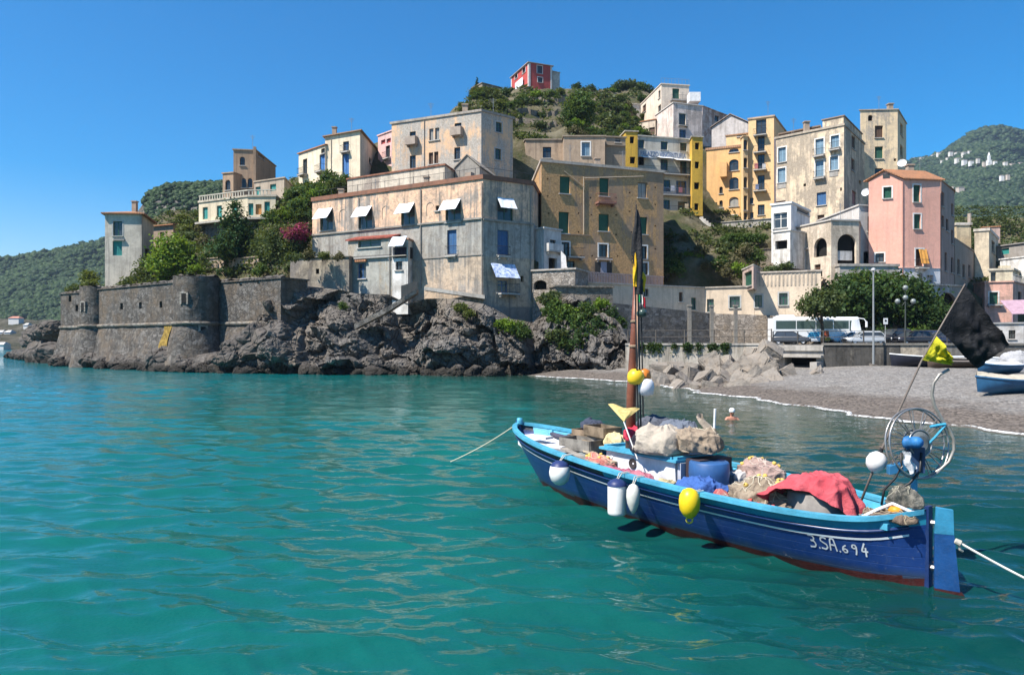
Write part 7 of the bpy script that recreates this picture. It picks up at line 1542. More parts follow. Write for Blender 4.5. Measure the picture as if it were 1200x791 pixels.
# registration number, brush-painted
GL = {'3': [[(0, 1), (.45, 1), (.62, .8), (.5, .58), (.2, .55)], [(.2, .55), (.55, .5), (.68, .25), (.5, .03), (.0, 0)]], '.': [[(.05, .0), (.12, .04)]], 'S': [[(.66, .9), (.4, 1), (.1, .9), (.05, .68), (.3, .54), (.6, .42), (.66, .18), (.42, 0), (.0, .06)]],
      'A': [[(0, 0), (.18, .98), (.55, 1.0), (.66, 0)], [(.1, .48), (.62, .46)]], '6': [[(.42, .78), (.15, .6), (.05, .28), (.2, .02), (.45, .06), (.5, .3), (.3, .42), (.08, .3)]], '9': [[(.5, .72), (.3, .56), (.1, .7), (.2, .95), (.42, .98), (.52, .75), (.48, .3), (.38, -.04)]], '4': [[(.4, .98), (.05, .32), (.62, .34)], [(.46, .62), (.42, -.06)]]}
mb = MB(); x = 0.0; px0, px1 = 946.5, 1008.5; tot = sum({'.': .32}.get(ch, .86) for ch in '3.SA.694') - .2; t0, t1 = bt(px0, .75), bt(px1, .62)
for ch in '3.SA.694':
    k = .78 if ch in '69' else 1.0
    for stv in GL[ch]:
        pts = []
        for i in range(len(stv) - 1):
            for s in range(6): f = s / 6; pts.append((lerp(stv[i][0], stv[i + 1][0], f), lerp(stv[i][1], stv[i + 1][1], f)))
        pts.append(stv[-1])
        # soften corners
        for _ in range(2): pts = [pts[0]] + [((pts[i - 1][0] + pts[i][0] * 2 + pts[i + 1][0]) / 4, (pts[i - 1][1] + pts[i][1] * 2 + pts[i + 1][1]) / 4) for i in range(1, len(pts) - 1)] + [pts[-1]]
        def hp(gx, gy): t = lerp(t0, t1, (x + gx * .95) / tot); return hull_pt(t, .335 + .165 * gy * k - .012 * (x / tot), 1, .008)
        for (a, b) in zip(pts, pts[1:]):
            dx, dy = b[0] - a[0], b[1] - a[1]; l = math.hypot(dx, dy) + 1e-6; w = .075; ex, ey = -dy / l * w, dx / l * w * .9; sx, sy = dx / l * .03, dy / l * .03
            mb.quad(hp(a[0] - sx - ex, a[1] - sy - ey), hp(b[0] + sx - ex, b[1] + sy - ey), hp(b[0] + sx + ex, b[1] + sy + ey), hp(a[0] - sx + ex, a[1] - sy + ey))
    x += {'.': .32}.get(ch, .86)
mb.build('registration_number', flat((.66, .68, .70), .6, .2, .15), boat)
# cabin
def bbox(name, t0, t1, w0, w1, z0, z1, m, par, taper=0.0):
    mb = MB(); mb.hexa([BL(t0, w0, z0), BL(t1, w0, z0), BL(t1, w1, z0), BL(t0, w1, z0)], [BL(t0 + taper, w0, z1), BL(t1 - taper, w0, z1), BL(t1 - taper, w1, z1), BL(t0 + taper, w1, z1)]); return mb.build(name, m, par)
WHT = flat((.70, .69, .72), .55, .3, .25, 0, .15)
ta, tb = bt(708, .3), bt(791, .3)
bbox('cabin', ta, tb, -.55, .27, .42, 1.005, WHT, boat, .004); bbox('cabin_roof', ta - .01, tb + .008, -.62, .35, 1.008, 1.05, C_CY, boat)
bbox('roof_rail', ta, ta + .01, -.55, .30, 1.053, 1.10, C_CY, boat); bbox('roof_rail', tb - .004, tb + .006, -.55, .30, 1.053, 1.10, C_CY, boat); bbox('roof_rail', ta + .012, tb - .006, .26, .32, 1.053, 1.09, C_CY, boat)
mb = MB(); mb.lathe(BL(lerp(ta, tb, .42), .272, .84), [(.02, .0), (.075, .012), (.078, .02), (.095, .02), (.095, 0)], 16, 0, n3); mb.build('porthole', flat((.05, .04, .04), .4), boat); mb = MB(); mb.lathe(BL(lerp(ta, tb, .1), .272, .88), [(0, 0), (.03, .012), (.04, 0)], 10, 0, n3); mb.build('vent', C_WH, boat)
bbox('wheelhouse', tb + .012, tb + .045, -.6, .16, .42, 1.08, flat((.05, .035, .04), .7), boat); mb = MB(); mb.hexa([BL(tb + .002, .0, .5), BL(tb + .010, .0, .5), BL(tb + .010, .26, .5), BL(tb + .002, .26, .5)], [BL(tb + .002, .0, 1.0), BL(tb + .010, .0, 1.0), BL(tb + .010, .26, 1.0), BL(tb + .002, .26, 1.0)]); mb.build('cabin_door', flat((.45, .46, .52), .6), boat)
mb = MB(); mb.tube([bp(836, 530, -.35), bp(838, 479, -.35)], .022, 6); mb.build('white_pole', C_WH, boat)
# mast
tm = bt(739, 0); mbm = MB(); m0 = bp(738, 512, 0); m0.z = .5; mbm.tube([m0, bp(740, 460, 0), bp(743, 400, 0), bp(746, 332, 0)], [.095, .09, .075, .055], 12); ms = mbm.build('mast', flat((.20, .065, .035), .45, .4, .35, 0, .2), boat, True)
mb = MB()
for py, r in ((405, .10), (376, .09)): 
    for k in range(2): c = bp(742.5 - (py - 405) * .05, py + k * 1.2, 0); mb.lathe(c, [(r - .02, -.008), (r, 0), (r - .02, .008)], 12)
mb.build('lashing', flat((.55, .42, .3), .9), ms)
mb = MB(); mb.tube([bp(746.5, 430, .12), bp(747.5, 340, .06)], .022, 6); mb.build('halyard_pole', flat((.50, .30, .2), .6), ms)
# marker poles bundled against the mast, with their floats and flags
def furled(name, m, px0, py0, px1, py1, w, r0, par, seed):
    mb = MB(); a, b = bp(px0, py0, w), bp(px1, py1, w)
    def fn(u, v): c = a.lerp(b, v); r = r0 * math.sin(min(1, v * 1.1 + .04) * math.pi * .78) ** .7 * (1 + .35 * math.sin(u * 6.28 * 3 + v * 6 + seed)); an = u * 2 * math.pi; return c + Vector((math.cos(an) * r, math.sin(an) * r, 0)) + Vector((math.sin(v * 9 + seed) * .012, 0, 0))
    mb.grid(fn, 18, 24, closed_u=True); return mb.build(name, m, par, True)
BLKC = cloth((.016, .016, .018), (.03, .03, .032), 5, .6); YEC = cloth((.72, .43, .03), (.6, .33, .02)); 
def marker(label, foot, head, w, rp=.014):
    a, b = bp(*foot, w), bp(*head, w); root = empty('marker_pole', a, label, 'marker pole', 'marker poles lashed to the mast'); mb = MB(); mb.tube([a, a.lerp(b, .5), b], [rp * 1.2, rp, rp * .7], 7); mb.build('pole', BLK, root); return root
r1 = marker('marker pole with a long furled black flag and a yellow float, tallest at the mast', (751, 505), (745.5, 240), .17); furled('black_flag', BLKC, 745.5, 246, 749, 345, .19, .085, r1, 1); mb = MB(); mb.lathe(bp(745, 451, .2), [(.03, 0), (.11, .015), (.15, .07), (.155, .15), (.14, .22), (.08, .28), (.03, .29)], 18); mb.build('float', flat((.72, .48, .02), .4, .4, .1), r1, True)
r2 = marker('marker pole with a furled yellow flag at the mast', (748, 505), (743, 282), .24); furled('yellow_flag', YEC, 743.5, 284, 744.5, 336, .25, .04, r2, 3); furled('yellow_pennant', YEC, 752, 316, 752, 342, .1, .06, r2, 5); mb = MB(); mb.lathe(bp(757, 464, .05), [(.03, 0), (.13, .03), (.15, .16), (.14, .24), (.10, .30), (.03, .31)], 18); mb.build('float', flat((.66, .65, .68), .4, .4, .1), r2, True)
r3 = marker('marker pole with an orange float and green, white and red flag at the mast', (754, 505), (751, 335), -.1); mb = MB(); mb.lathe(bp(755, 450, -.05), [(.03, 0), (.10, .02), (.125, .13), (.10, .25), (.03, .28)], 16); mb.build('float', flat((.55, .17, .02), .4, .4, .1), r3, True)
for k, (m, x0) in enumerate(((cloth((.01, .28, .08)), 0), (cloth((.72, .70, .68)), 1), (cloth((.40, .015, .03)), 2))):
    mb = MB(); A = [bp(746 + x0 * 2.6, 339 + x0 * 3.4, .0), bp(746.5 + x0 * 2.6 + 2.6, 342.5 + x0 * 3.4, .0)]
    def fn(u, v): p = A[0].lerp(A[1], u); return p + Vector((.012 * x0 + .02 * v, -.03 * math.sin(u * 5 + v * 4 + x0), -.20 * v + .02 * math.sin(v * 6)))
    mb.grid(fn, 6, 8); mb.build('flag_stripe', m, r3, True)
mb = MB(); c = bp(752.5, 367, .1); mb.lathe(c, [(.0, -.1), (.06, -.08), (.075, 0), (.07, .06), (.0, .08)], 14, 0, (.6, -.7, .2)); mb.tube([c, bp(748, 372, .02)], .015, 5); tag(mb.build('deck_lamp', flat((.04, .07, .06), .3, .5), None, True), 'dark green deck lamp fixed halfway up the mast', 'lamp')
# yellow pennant leaning at the mast foot
root = empty('yellow_pennant_pole', bp(747, 538, .45), 'thin white pole with a pale yellow triangular flag before the mast', 'flag'); mb = MB(); mb.tube([bp(747, 538, .45), bp(731, 494, .45)], .012, 6); mb.build('pole', C_WH, root)
A, B_, C_ = bp(712.5, 473.5, .5), bp(750, 479.5, .4), bp(731, 494, .45); mb = MB(); mb.grid(lambda u, v: A.lerp(B_, u).lerp(C_, v) + Vector((0, .03 * math.sin(u * 7), .02 * math.sin(u * 9) * (1 - v))), 12, 10); mb.build('flag', cloth((.74, .55, .22)), root, True)
# cargo: each bundle is a thing of its own
def cords(o, c, rx, ry, h, n, m, seed, floats=None):
    """loose lines and cork floats lying over a net"""
    r = random.Random(seed); c = Vector(c); az = math.atan2(BU.y, BU.x); M = Matrix.Rotation(az, 3, 'Z'); top = lambda a, b: c + M @ Vector((a * rx, b * ry, h * max(0, 1 - (a * a + b * b)) ** .5 * 1.04 + .012))
    dg = bpy.context.evaluated_depsgraph_get(); inv = o.matrix_basis.inverted()
    def drop(a, b):
        q = top(a, b); ok, loc, nn, _ = o.ray_cast(inv @ (q + Vector((0, 0, 1))), Vector((0, 0, -1))); return (o.matrix_basis @ loc + Vector((0, 0, .010))) if ok else q
    mb = MB()
    for k in range(n):
        a, b, w = r.uniform(-.7, .7), r.uniform(-.7, .7), r.uniform(0, 6.28); pts = []
        for s_ in range(16): pts.append(drop(a, b)); w += r.uniform(-.7, .7); a = max(-.9, min(.9, a + .12 * math.cos(w))); b = max(-.9, min(.9, b + .12 * math.sin(w)))
        mb.tube(pts, .0065, 5, cap=False)
    mb.build('cord', m, o)
    for k in range(floats[0] if floats else 0):
        q = drop(r.uniform(-.75, .75), r.uniform(-.75, .75)); fb = MB(); fb.lathe(q, [(.012, -.03), (.032, -.022), (.034, .022), (.012, .03)], 10, 0, (r.uniform(-1, 1), r.uniform(-1, 1), .2)); fb.build('cork_float', floats[1], o, True)
def bheap(name, label, cat, px, py, w, rx, ry, h, m, seed, **k):
    c = bp(px, py, w); cd_ = k.pop('cd', None); o = heap(name, label, cat, c, rx, ry, h, m, seed, math.atan2(BU.y, BU.x), **k)
    if cd_: cords(o, c, rx, ry, h, cd_[0], cd_[1], seed, cd_[2] if len(cd_) > 2 else None)
    return o
SACK = cloth((.40, .35, .29), (.31, .27, .22), 4)
bheap('canvas_sack', 'bulging cream canvas sack on the cabin roof', 'sack', 775, 526, .1, .54, .42, .39, SACK, 2, pw=.5, wr=.16, ridge=.05, fold=.026, pleat=.35)
bheap('rolled_net', 'rumpled beige net bundle at the back of the cabin roof', 'net', 818, 525, -.15, .42, .36, .34, cloth((.30, .24, .18), (.18, .14, .105), 9), 5, ridge=.035, wr=.2, cd=(5, flat((.52, .47, .36), .9)), fold=0.05)
bheap('grey_jacket', 'dark grey jacket thrown over the top of the cream sack', 'jacket', 768, 501, -.25, .34, .26, .20, cloth((.10, .11, .14), (.06, .065, .08), 5), 7, ridge=0.059)
bheap('folded_tarpaulin', 'grey-blue folded tarpaulin on the far side of the cream sack', 'tarpaulin', 794, 508, -.3, .40, .26, .22, cloth((.13, .15, .19)), 8, ridge=0.044)
bheap('red_jacket', 'red cloth tucked against the mast on the cabin roof', 'cloth', 748, 514, -.05, .27, .25, .22, cloth((.45, .04, .07), (.3, .02, .04), 5), 9, ridge=0.044)
bheap('dark_bundle', 'dark cloth bundle in the shade between the mast and the cream sack', 'bundle', 752, 527, .25, .20, .22, .26, cloth((.03, .028, .04)), 10, ridge=.1)
mb = MB(); a = bp(829, 512, -.4); b = bp(824, 487, -.4)
def fn(u, v): c = a.lerp(b, v) + Vector((.05 * math.sin(v * 5), 0, 0)); an = u * 6.283; r = .10 * (1 - .45 * v) * (1 + .3 * math.sin(an * 3 + v * 5)); return c + Vector((r * math.cos(an), r * math.sin(an), .04 * math.sin(an)))
mb.grid(fn, 16, 12, closed_u=True); tag(mb.build('rag', cloth((.36, .30, .24)), None, True), 'beige rag tied to the white pole behind the cabin', 'cloth')
for (px, py, w, rz_, sz, lab, m) in ((683, 521, -.05, .15, (.85, .5, .22), 'grey weathered fish crate on the foredeck nearest the rim', flat((.26, .24, .21), .9, .1, .5)), (706, 506, -.45, -.1, (.75, .42, .20), 'brown weathered fish crate behind the grey one', flat((.25, .19, .13), .9, .1, .5)), (690, 508, -.55, .2, (.6, .4, .14), 'flat brown board stack at the far rim of the foredeck', flat((.30, .22, .15), .9, .1, .5))):
    c = bp(px, py, w); a = math.atan2(BU.y, BU.x) + rz_; root = empty('fish_crate', (c.x, c.y, c.z), lab, 'crate'); qx = xf((c.x, c.y, c.z - sz[2] / 2), a); L_, W_, H_ = sz
    for nm, cc, ss in (('bottom', (0, 0, .015), (L_, W_, .03)), ('side', (0, W_ / 2, H_ / 2 + .02), (L_, .025, H_)), ('side', (0, -W_ / 2, H_ / 2 + .02), (L_, .025, H_)), ('end_board', (L_ / 2, 0, H_ / 2 + .021), (.025, W_ - .03, H_)), ('end_board', (-L_ / 2, 0, H_ / 2 + .021), (.025, W_ - .03, H_)), ('slat', (0, W_ / 4, .05), (L_ * .95, .1, .02))):
        mb = MB(); mb.box(qx(*cc), ss, a); mb.build(nm, m, root)
for (a, b, lab, col) in (((662, 519, -.1), (720, 543, .35), 'long pale plank slanting from the foredeck to the cabin', (.50, .42, .30)), ((668, 510, -.45), (716, 528, -.1), 'short brown plank across the fish crates', (.33, .24, .15)), ((660, 526, .35), (700, 545, .62), 'thin grey plank along the near rim', (.34, .31, .27))):
    mb = MB(); p, q_ = bp(*a), bp(*b); s = Vector((BN.x, BN.y, 0)) * .07; u = Vector((0, 0, .03)); mb.hexa([p - s, q_ - s, q_ + s, p + s], [p - s + u, q_ - s + u, q_ + s + u, p + s + u]); tag(mb.build('plank', flat(col, .85, .1, .4)), lab, 'plank')
bheap('yellow_net', 'pale yellow net folded in front of the cabin', 'net', 722, 520, -.35, .24, .22, .2, cloth((.60, .50, .28)), 12, ridge=0.056)
bheap('red_net', 'faded red fishing net heaped before the cabin', 'net', 704, 545, .32, .42, .26, .18, cloth((.48, .12, .11), (.42, .30, .22), 12), 13, ridge=0.082, wr=.2, cd=(10, flat((.55, .45, .32), .9), (9, flat((.62, .42, .10), .6))), fold=0.035)
bheap('maroon_cloth', 'maroon cloth laid along the near side deck beside the cabin', 'cloth', 735, 560, .78, .62, .17, .15, cloth((.28, .07, .12), (.40, .16, .19), 6), 14, ridge=0.044)
bheap('rope_coil', 'tangle of pale yellow rope by the cabin door', 'rope', 782, 572, .72, .16, .14, .14, cloth((.50, .42, .24), (.3, .25, .15), 20), 15, ridge=0.112)
bheap('dark_hose', 'dark oilskin lying across the far rim of the foredeck', 'oilskin', 694, 503, -.78, .34, .15, .20, cloth((.05, .06, .09)), 16, ridge=.2)
mb = MB(); mb.tube([bp(645, 508, -.45), bp(654, 511, -.35), bp(662, 513, -.3), bp(668, 512, -.3)], [.05, .06, .06, .05], 8); tag(mb.build('oilskin_roll', cloth((.07, .07, .10)), None, True), 'dark rolled oilskin on the white foredeck', 'oilskin')
for px, py, w, s, lab in ((634, 512, .2, .24, 'white polystyrene board on the foredeck tip'), (652, 523, .3, .22, 'white folded sheet on the near side of the foredeck')):
    c = bp(px, py, w); mb = MB(); mb.box(c, (.5, s, .05), math.atan2(BU.y, BU.x) + .2); tag(mb.build('white_board', flat((.74, .73, .74), .6)), lab, 'board')
# blue barrel and tarpaulin amidships
c = bp(831, 572, .0); mb = MB(); mb.lathe((c.x, c.y, .45), [(.31, 0), (.32, .1), (.315, .3), (.33, .42), (.32, .60), (.30, .62), (.0, .60)], 24); tag(mb.build('blue_tub', flat((.03, .10, .26), .5, .4, .2), None, True), 'blue plastic tub standing behind the blue tarpaulin', 'tub')
bheap('blue_tarpaulin', 'crumpled blue tarpaulin on the near side amidships', 'tarpaulin', 822, 585, .52, .52, .36, .34, cloth((.05, .12, .34), (.03, .07, .22), 5), 21, ridge=0.044, fold=0.04)
bheap('red_rag', 'small dark red rag at the end of the blue tarpaulin', 'cloth', 845, 583, .72, .13, .1, .09, cloth((.35, .08, .08), (.4, .3, .25), 9), 22)
bheap('fishing_net', 'heap of beige fishing net between the blue tarpaulin and the pink cover', 'net', 893, 594, .25, .50, .40, .42, cloth((.33, .27, .20), (.20, .155, .115), 14), 23, ridge=0.089, wr=.22, cd=(12, flat((.52, .47, .36), .9), (9, flat((.62, .42, .10), .6))), fold=0.045)
bheap('pink_net', 'flat pinkish net spilling along the near rim', 'net', 886, 601, .72, .5, .2, .12, cloth((.36, .24, .20), (.27, .19, .155), 12), 24, ridge=.2, cd=(8, flat((.5, .3, .26), .9), (8, flat((.5, .08, .06), .6))))
bheap('far_net', 'rosy-beige net piled on the far rim amidships', 'net', 893, 562, -.72, .44, .24, .30, cloth((.37, .26, .23), (.26, .19, .16), 9), 25, ridge=0.082, cd=(8, flat((.5, .42, .36), .9), (9, flat((.62, .42, .10), .6))), fold=0.04)
bheap('grey_rags', 'pale grey rags beside the blue tub', 'cloth', 866, 566, -.55, .22, .18, .22, cloth((.42, .42, .42)), 26, ridge=.2)
bheap('orange_rag', 'bright orange-red rag at the edge of the beige net heap', 'cloth', 868, 582, .1, .1, .09, .1, cloth((.55, .09, .03)), 27)
bheap('brown_net', 'dark brown net bunched in front of the pink cover', 'net', 921, 600, .45, .28, .22, .22, cloth((.20, .15, .11), (.34, .27, .2), 14), 28, ridge=0.104, cd=(8, flat((.42, .36, .26), .9)), fold=0.045)
# pink cover over a grey tub
c = bp(962, 602, .18); mb = MB(); mb.lathe((c.x - .06, c.y, c.z - .25), [(.37, 0), (.40, .2), (.38, .56), (.0, .57)], 26); tag(mb.build('grey_tub', flat((.24, .22, .20), .85, .1, .3), None, True), 'grey canvas tub showing under the pink cover', 'tub')
mb = MB(); cc = Vector((c.x, c.y, c.z - .05)); az = math.atan2(BU.y, BU.x)
def fn(u, v):
    w = u * 2 * math.pi; t = v; rr = (t * .62 if t < .6 else .37 + (t - .6) * .42) * (1 + .06 * math.sin(3 * w)); rr *= 1 + max(0, t - .42) * .34 * (math.sin(9 * w + 2 * math.sin(w)) + .6 * math.sin(17 * w + 3 * t)) * .5
    left = .5 - .5 * math.cos(w - math.pi)  # 1 on the -x side
    Lf = max(0, math.cos(w - 3.75)) ** .8
    x = rr * (1.12 + .12 * Lf) * math.cos(w); y = rr * 1.0 * math.sin(w) * (1 - .25 * Lf); lift = .30 * max(0, -math.cos(w + .45)) ** 1.5
    drop = (max(0, t - .50) ** 1.2) * 1.15 * (1 - .9 * Lf)
    z = .57 - .20 * t ** 2 * (1 - .5 * Lf) - drop + .035 * mnoise.noise(Vector((x * 4, y * 4, 3))) + .02 * mnoise.ridged_multi_fractal(Vector((x * 3.5 + t, y * 3.5, 5)), .9, 2.2, 4, 1, 2)
    if math.cos(w + .3) < -.55: x -= .18 * max(0, t - .5)
    wq = Vector((x, y, z)) + mnoise.noise_vector(Vector((x * 2.2, y * 2.2, z * 2))) * .12; ff = sum(am * (1 - abs(math.sin(fr * wq.dot(Vector(dd))))) ** 2 for dd, fr, am in (((.8, .5, .3), 9, 1), ((-.5, .8, .2), 11, 1), ((.2, -.9, .5), 19, .5), ((.9, .1, -.4), 24, .4)))
    return cc + Vector((x, y, z)) + Vector((math.cos(w) * min(1, t * 1.5), math.sin(w) * min(1, t * 1.5), 1 - t * .6)) * .030 * (ff - .8)
mb.grid(fn, 160, 50, closed_u=True); tag(mb.build('pink_cover', cloth((.40, .055, .07), (.50, .11, .125), 5), None, True), 'faded pink cloth cover draped over the grey tub near the stern', 'cover')
# stern gear
bbox('stern_locker', bt(1020, .1), bt(1046, .1), -.55, .35, .42, .80, C_CY, boat); bbox('stern_thwart', bt(1052, 0), bt(1064, 0), -.45, .45, .70, .78, C_CY, boat)
bheap('stern_net', 'flat brown net lying in the stern beside the orange float', 'net', 1044, 607, .2, .34, .22, .08, cloth((.14, .10, .08), (.22, .17, .12), 16), 30, ridge=0.112, cd=(8, flat((.32, .26, .18), .9)))
mb = MB(); c = bp(1050, 599, .15); mb.lathe(c, [(0, -.06), (.07, -.045), (.095, 0), (.07, .045), (0, .06)], 16, 0, (.3, .2, .9)); tag(mb.build('orange_float', flat((.66, .27, .02), .45), None, True), 'small orange float lying in the stern', 'float')
bheap('rope_heap', 'dark ropes piled at the foot of the net hauler', 'rope', 1060, 590, -.15, .20, .16, .20, cloth((.05, .055, .05), (.3, .27, .22), 18), 31, ridge=.05, cd=(9, flat((.3, .28, .22), .9)))
mb = MB(); a, b = bp(1008, 607, .5), bp(1046, 590, .1); mb.tube([a, a.lerp(b, .5) + Vector((0, 0, .01)), b], .022, 6); mb.tube([b, bp(1068, 600, .2), bp(1082, 601, .05)], .022, 6); tag(mb.build('white_rope', flat((.6, .6, .6), .8)), 'white hose lying across the stern', 'hose')
# net hauler (fixed to the boat: a part)
DH = 9.95; hub = P(1075, 519.5, DH); ax = Vector((.30, -.94, .14)).normalized(); e1 = ax.cross(Vector((0, 0, 1))).normalized(); e2 = e1.cross(ax).normalized(); RG = .50
MET = flat((.38, .37, .36), .35, .5, .3, .7); CYM = flat((.05, .34, .52), .4, .5, .25)
wp = lambda r, a, o: hub + e1 * (r * math.cos(a)) + e2 * (r * math.sin(a) * .93) + ax * o
mb = MB()
for o, r in ((-.035, RG), (.035, RG)): mb.tube([wp(r, k / 64 * 2 * math.pi, o) for k in range(65)], .013 if o else .010, 6, cap=False)
for o in (-.05, .05): mb.tube([wp(.19, k / 40 * 2 * math.pi, o) for k in range(41)], .012, 6, cap=False)
nh = mb.build('net_hauler', MET, boat, True)
mb = MB()
for k in range(24): a = k / 24 * 2 * math.pi; s = .035 if k % 2 else -.035; mb.tube([wp(.17, a, s * .4), wp(RG, a + .03, s)], .0085, 5)
mb.build('spokes', flat((.36, .33, .30), .4, .5, .4, .6), nh)
mb = MB(); mb.lathe(wp(0, 0, .03), [(.0, 0), (.16, .0), (.17, .02), (.1, .05), (.0, .05)], 20, 0, ax); mb.build('hub_plate', flat((.22, .24, .24), .6, .3, .4), nh)
mb = MB(); mb.lathe(P(1073, 518.5, DH - .2), [(.0, .09), (.05, .085), (.075, .045), (.08, -.02), (.075, -.10), (.09, -.11), (.09, -.14), (.0, -.14)], 18, 0, ax); mb.build('motor', flat((.025, .17, .42), .55, .3, .4, 0, .2), nh, True)
mb = MB(); mb.box(P(1073, 538, DH - .05), (.20, .16, .34), R(-20)); mb.build('gearbox', flat((.02, .05, .12), .5, .4, .3), nh)
mb = MB(); mb.tube([P(1072, 545, DH), P(1071, 575, DH), Vector((P(1071, 575, DH).x, DH, .42))], .042, 10); mb.build('post', CYM, nh)
mb = MB(); p0, p1 = P(1066, 543, DH - .12), P(1041, 551, DH - .12); mb.hexa([p0 + Vector((0, -.05, -.07)), p1 + Vector((0, -.05, -.05)), p1 + Vector((0, .05, -.05)), p0 + Vector((0, .05, -.07))], [p0 + Vector((0, -.05, .05)), p1 + Vector((0, -.05, .06)), p1 + Vector((0, .05, .06)), p0 + Vector((0, .05, .05))]); mb.build('arm', flat((.03, .16, .32), .4, .4, .3), nh)
mb = MB(); mb.tube([P(*q_, DH + .02) for q_ in ((1112, 433), (1101, 439), (1094, 449), (1092, 462), (1095, 476), (1103, 490), (1112, 503), (1117.5, 514), (1118, 527), (1112, 541), (1102, 550), (1090, 556.5))], .021, 8); mb.build('guide_pipe', flat((.42, .38, .33), .4, .5, .3, .5), nh, True)
mb = MB(); mb.tube([P(1090, 500, DH), P(1100, 498, DH), P(1108, 497, DH)], .02, 6); mb.tube([P(1084, 524, DH), P(1096, 512, DH), P(1108, 498, DH)], .016, 6); mb.build('strut', CYM, nh)
for pts in (((1056, 530), (1056, 546), (1049, 560), (1036, 574), (1033, 592)), ((1080, 530), (1078, 552), (1066, 566), (1050, 576), (1042, 590))): mb = MB(); mb.tube([P(*q_, DH - .16) for q_ in pts], .016, 7); mb.build('hydraulic_hose', BLK, nh, True)
mb = MB(); A, B_ = P(1057, 529, DH - .25), P(1066, 529, DH - .25); mb.grid(lambda u, v: A.lerp(B_, u) + Vector((.10 * v + .015 * math.sin(v * 9), .03 * math.sin(u * 6 + v * 3), -.30 * v * (1 - .25 * u))), 8, 12); tag(mb.build('white_rag', cloth((.62, .62, .63)), None, True), 'white rag hanging from the net hauler', 'cloth')
# dan buoy with black and yellow flags
pole = [P(1004, 600, 10.15), P(1027, 541, 10.05), P(1052, 484, 10.0), P(1080, 423, 9.95), P(1099, 389, 9.92), P(1131, 333, 9.9)]
root = empty('dan_buoy', pole[0], 'marker buoy with white float, big black flag and small yellow flag leaning at the stern', 'marker buoy'); mb = MB(); mb.tube(pole, [.017, .017, .015, .014, .012, .009], 8); mb.build('pole', flat((.16, .13, .11), .5), root, True)
mb = MB(); fl = pole[1]; axp = (pole[2] - pole[0]).normalized(); mb.lathe(fl, [(.03, -.145), (.06, -.13), (.115, -.075), (.135, 0), (.115, .08), (.06, .13), (.03, .14)], 22, 0, axp); mb.build('float', flat((.70, .68, .65), .4, .4, .12), root, True)
mb = MB(); mb.lathe(fl + axp * .14, [(.03, 0), (.026, .05), (.018, .06)], 8, 0, axp); mb.build('collar', BLK, root)
def sheet(A, B, C, D, nu, nv, amp, seed, name, m):  # A-B along the pole, D-C the free edge
    mb = MB(); A, B, C, D = Vector(A), Vector(B), Vector(C), Vector(D)
    def fn(u, v):
        p = A.lerp(B, v).lerp(D.lerp(C, v), u); k = amp * u * (mnoise.noise(Vector((u * 3.0, v * 3.5, seed))) + .6 * mnoise.noise(Vector((u * 7, v * 6, seed + 4))) + .5 * math.sin(v * 9 - u * 5 + seed) * .6); return p + Vector((k * .3, k * 1.4, k * .25 * (.3 if name == 'black_flag' else .5)))
    mb.grid(fn, nu, nv); return mb.build(name, m, root, True)
dd = 9.9
sheet(P(1131, 334, dd), P(1101, 387, dd), P(1146, 432, dd + .1), P(1183, 404, dd - .2), 34, 26, .075, 2.0, 'black_flag', cloth((.014, .014, .016), (.028, .028, .03), 4, .5))
sheet(P(1097.5, 394, dd), P(1081, 422, dd), P(1116, 428, dd + .05), P(1116, 414, dd - .15), 18, 14, .12, 6.0, 'yellow_flag', cloth((.55, .50, .03), (.42, .38, .02), 5))
# fenders over the near side
ROPE = flat((.5, .47, .42), .9)
def hang(root, px, py_top, z_to, w, col=ROPE): mb = MB(); a = bp(px, py_top, w); mb.tube([BL(bt(px, w), w - .12, sinterp(bt(px, w), GZ) + .04), BL(bt(px, w), w, sinterp(bt(px, w), GZ) + .02), Vector((a.x, a.y, z_to))], .010, 5); mb.build('rope', col, root)
def fender(name, label, px, py0, py1, rpx, prof, m, cap=None):
    t = bt(px, 1.0); w = sinterp(t, GB) + rpx * BL(t, 1.0, 0).y / F_PX * .92 + .03; t = bt(px, w); c = BL(t, w, 0); k = c.y / F_PX; zt, zb = CAM_Z - (py0 - HOR) * k, CAM_Z - (py1 - HOR) * k; H_ = zt - zb; r = rpx * k
    root = empty(name, (c.x, c.y, zb), label, 'fender', None); mb = MB(); mb.lathe((c.x, c.y, zb), [(max(.001, a * r), b * H_) for a, b in prof], 24); mb.build('body', m, root, True)
    if cap: mb = MB(); mb.lathe((c.x, c.y, zb), [(a * r * 1.02, b * H_) for a, b in cap[0]], 24); mb.build('cap', cap[1], root, True)
    for dx in (-.03, .03): mb = MB(); mb.tube([BL(t, w - rpx * k - .10, sinterp(t, GZ) + .045) + d3 * dx, BL(t, w - rpx * k * .5, sinterp(t, GZ) + .035) + d3 * dx, Vector((c.x, c.y, zt - .01)) + d3 * dx * .4], .009, 5); mb.build('rope', ROPE, root)
    return root
BALL = [(0, 0), (.45, .06), (.8, .2), (.98, .42), (1, .56), (.9, .78), (.6, .94), (.25, 1), (0, 1.0)]; FW = flat((.74, .73, .70), .45, .4, .12); NV = flat((.02, .035, .12), .45)
fender('fender', 'round white ball fender with a navy top near the bow', 656, 540, 569, 12.5, BALL, FW, ([(.86, .80), (.82, .84), (.66, .93), (.3, 1.01), (0, 1.02)], NV))
fender('fender', 'fat white cylindrical fender with navy ends amidships', 723, 562, 604, 11, [(0, 0), (.6, .0), (.85, .02), (.98, .06), (1, .12), (1, .82), (.94, .9), (.6, .97), (0, 1)], FW, ([(1.02, .84), (.97, .92), (.62, .99), (.28, 1.03), (0, 1.03)], NV))
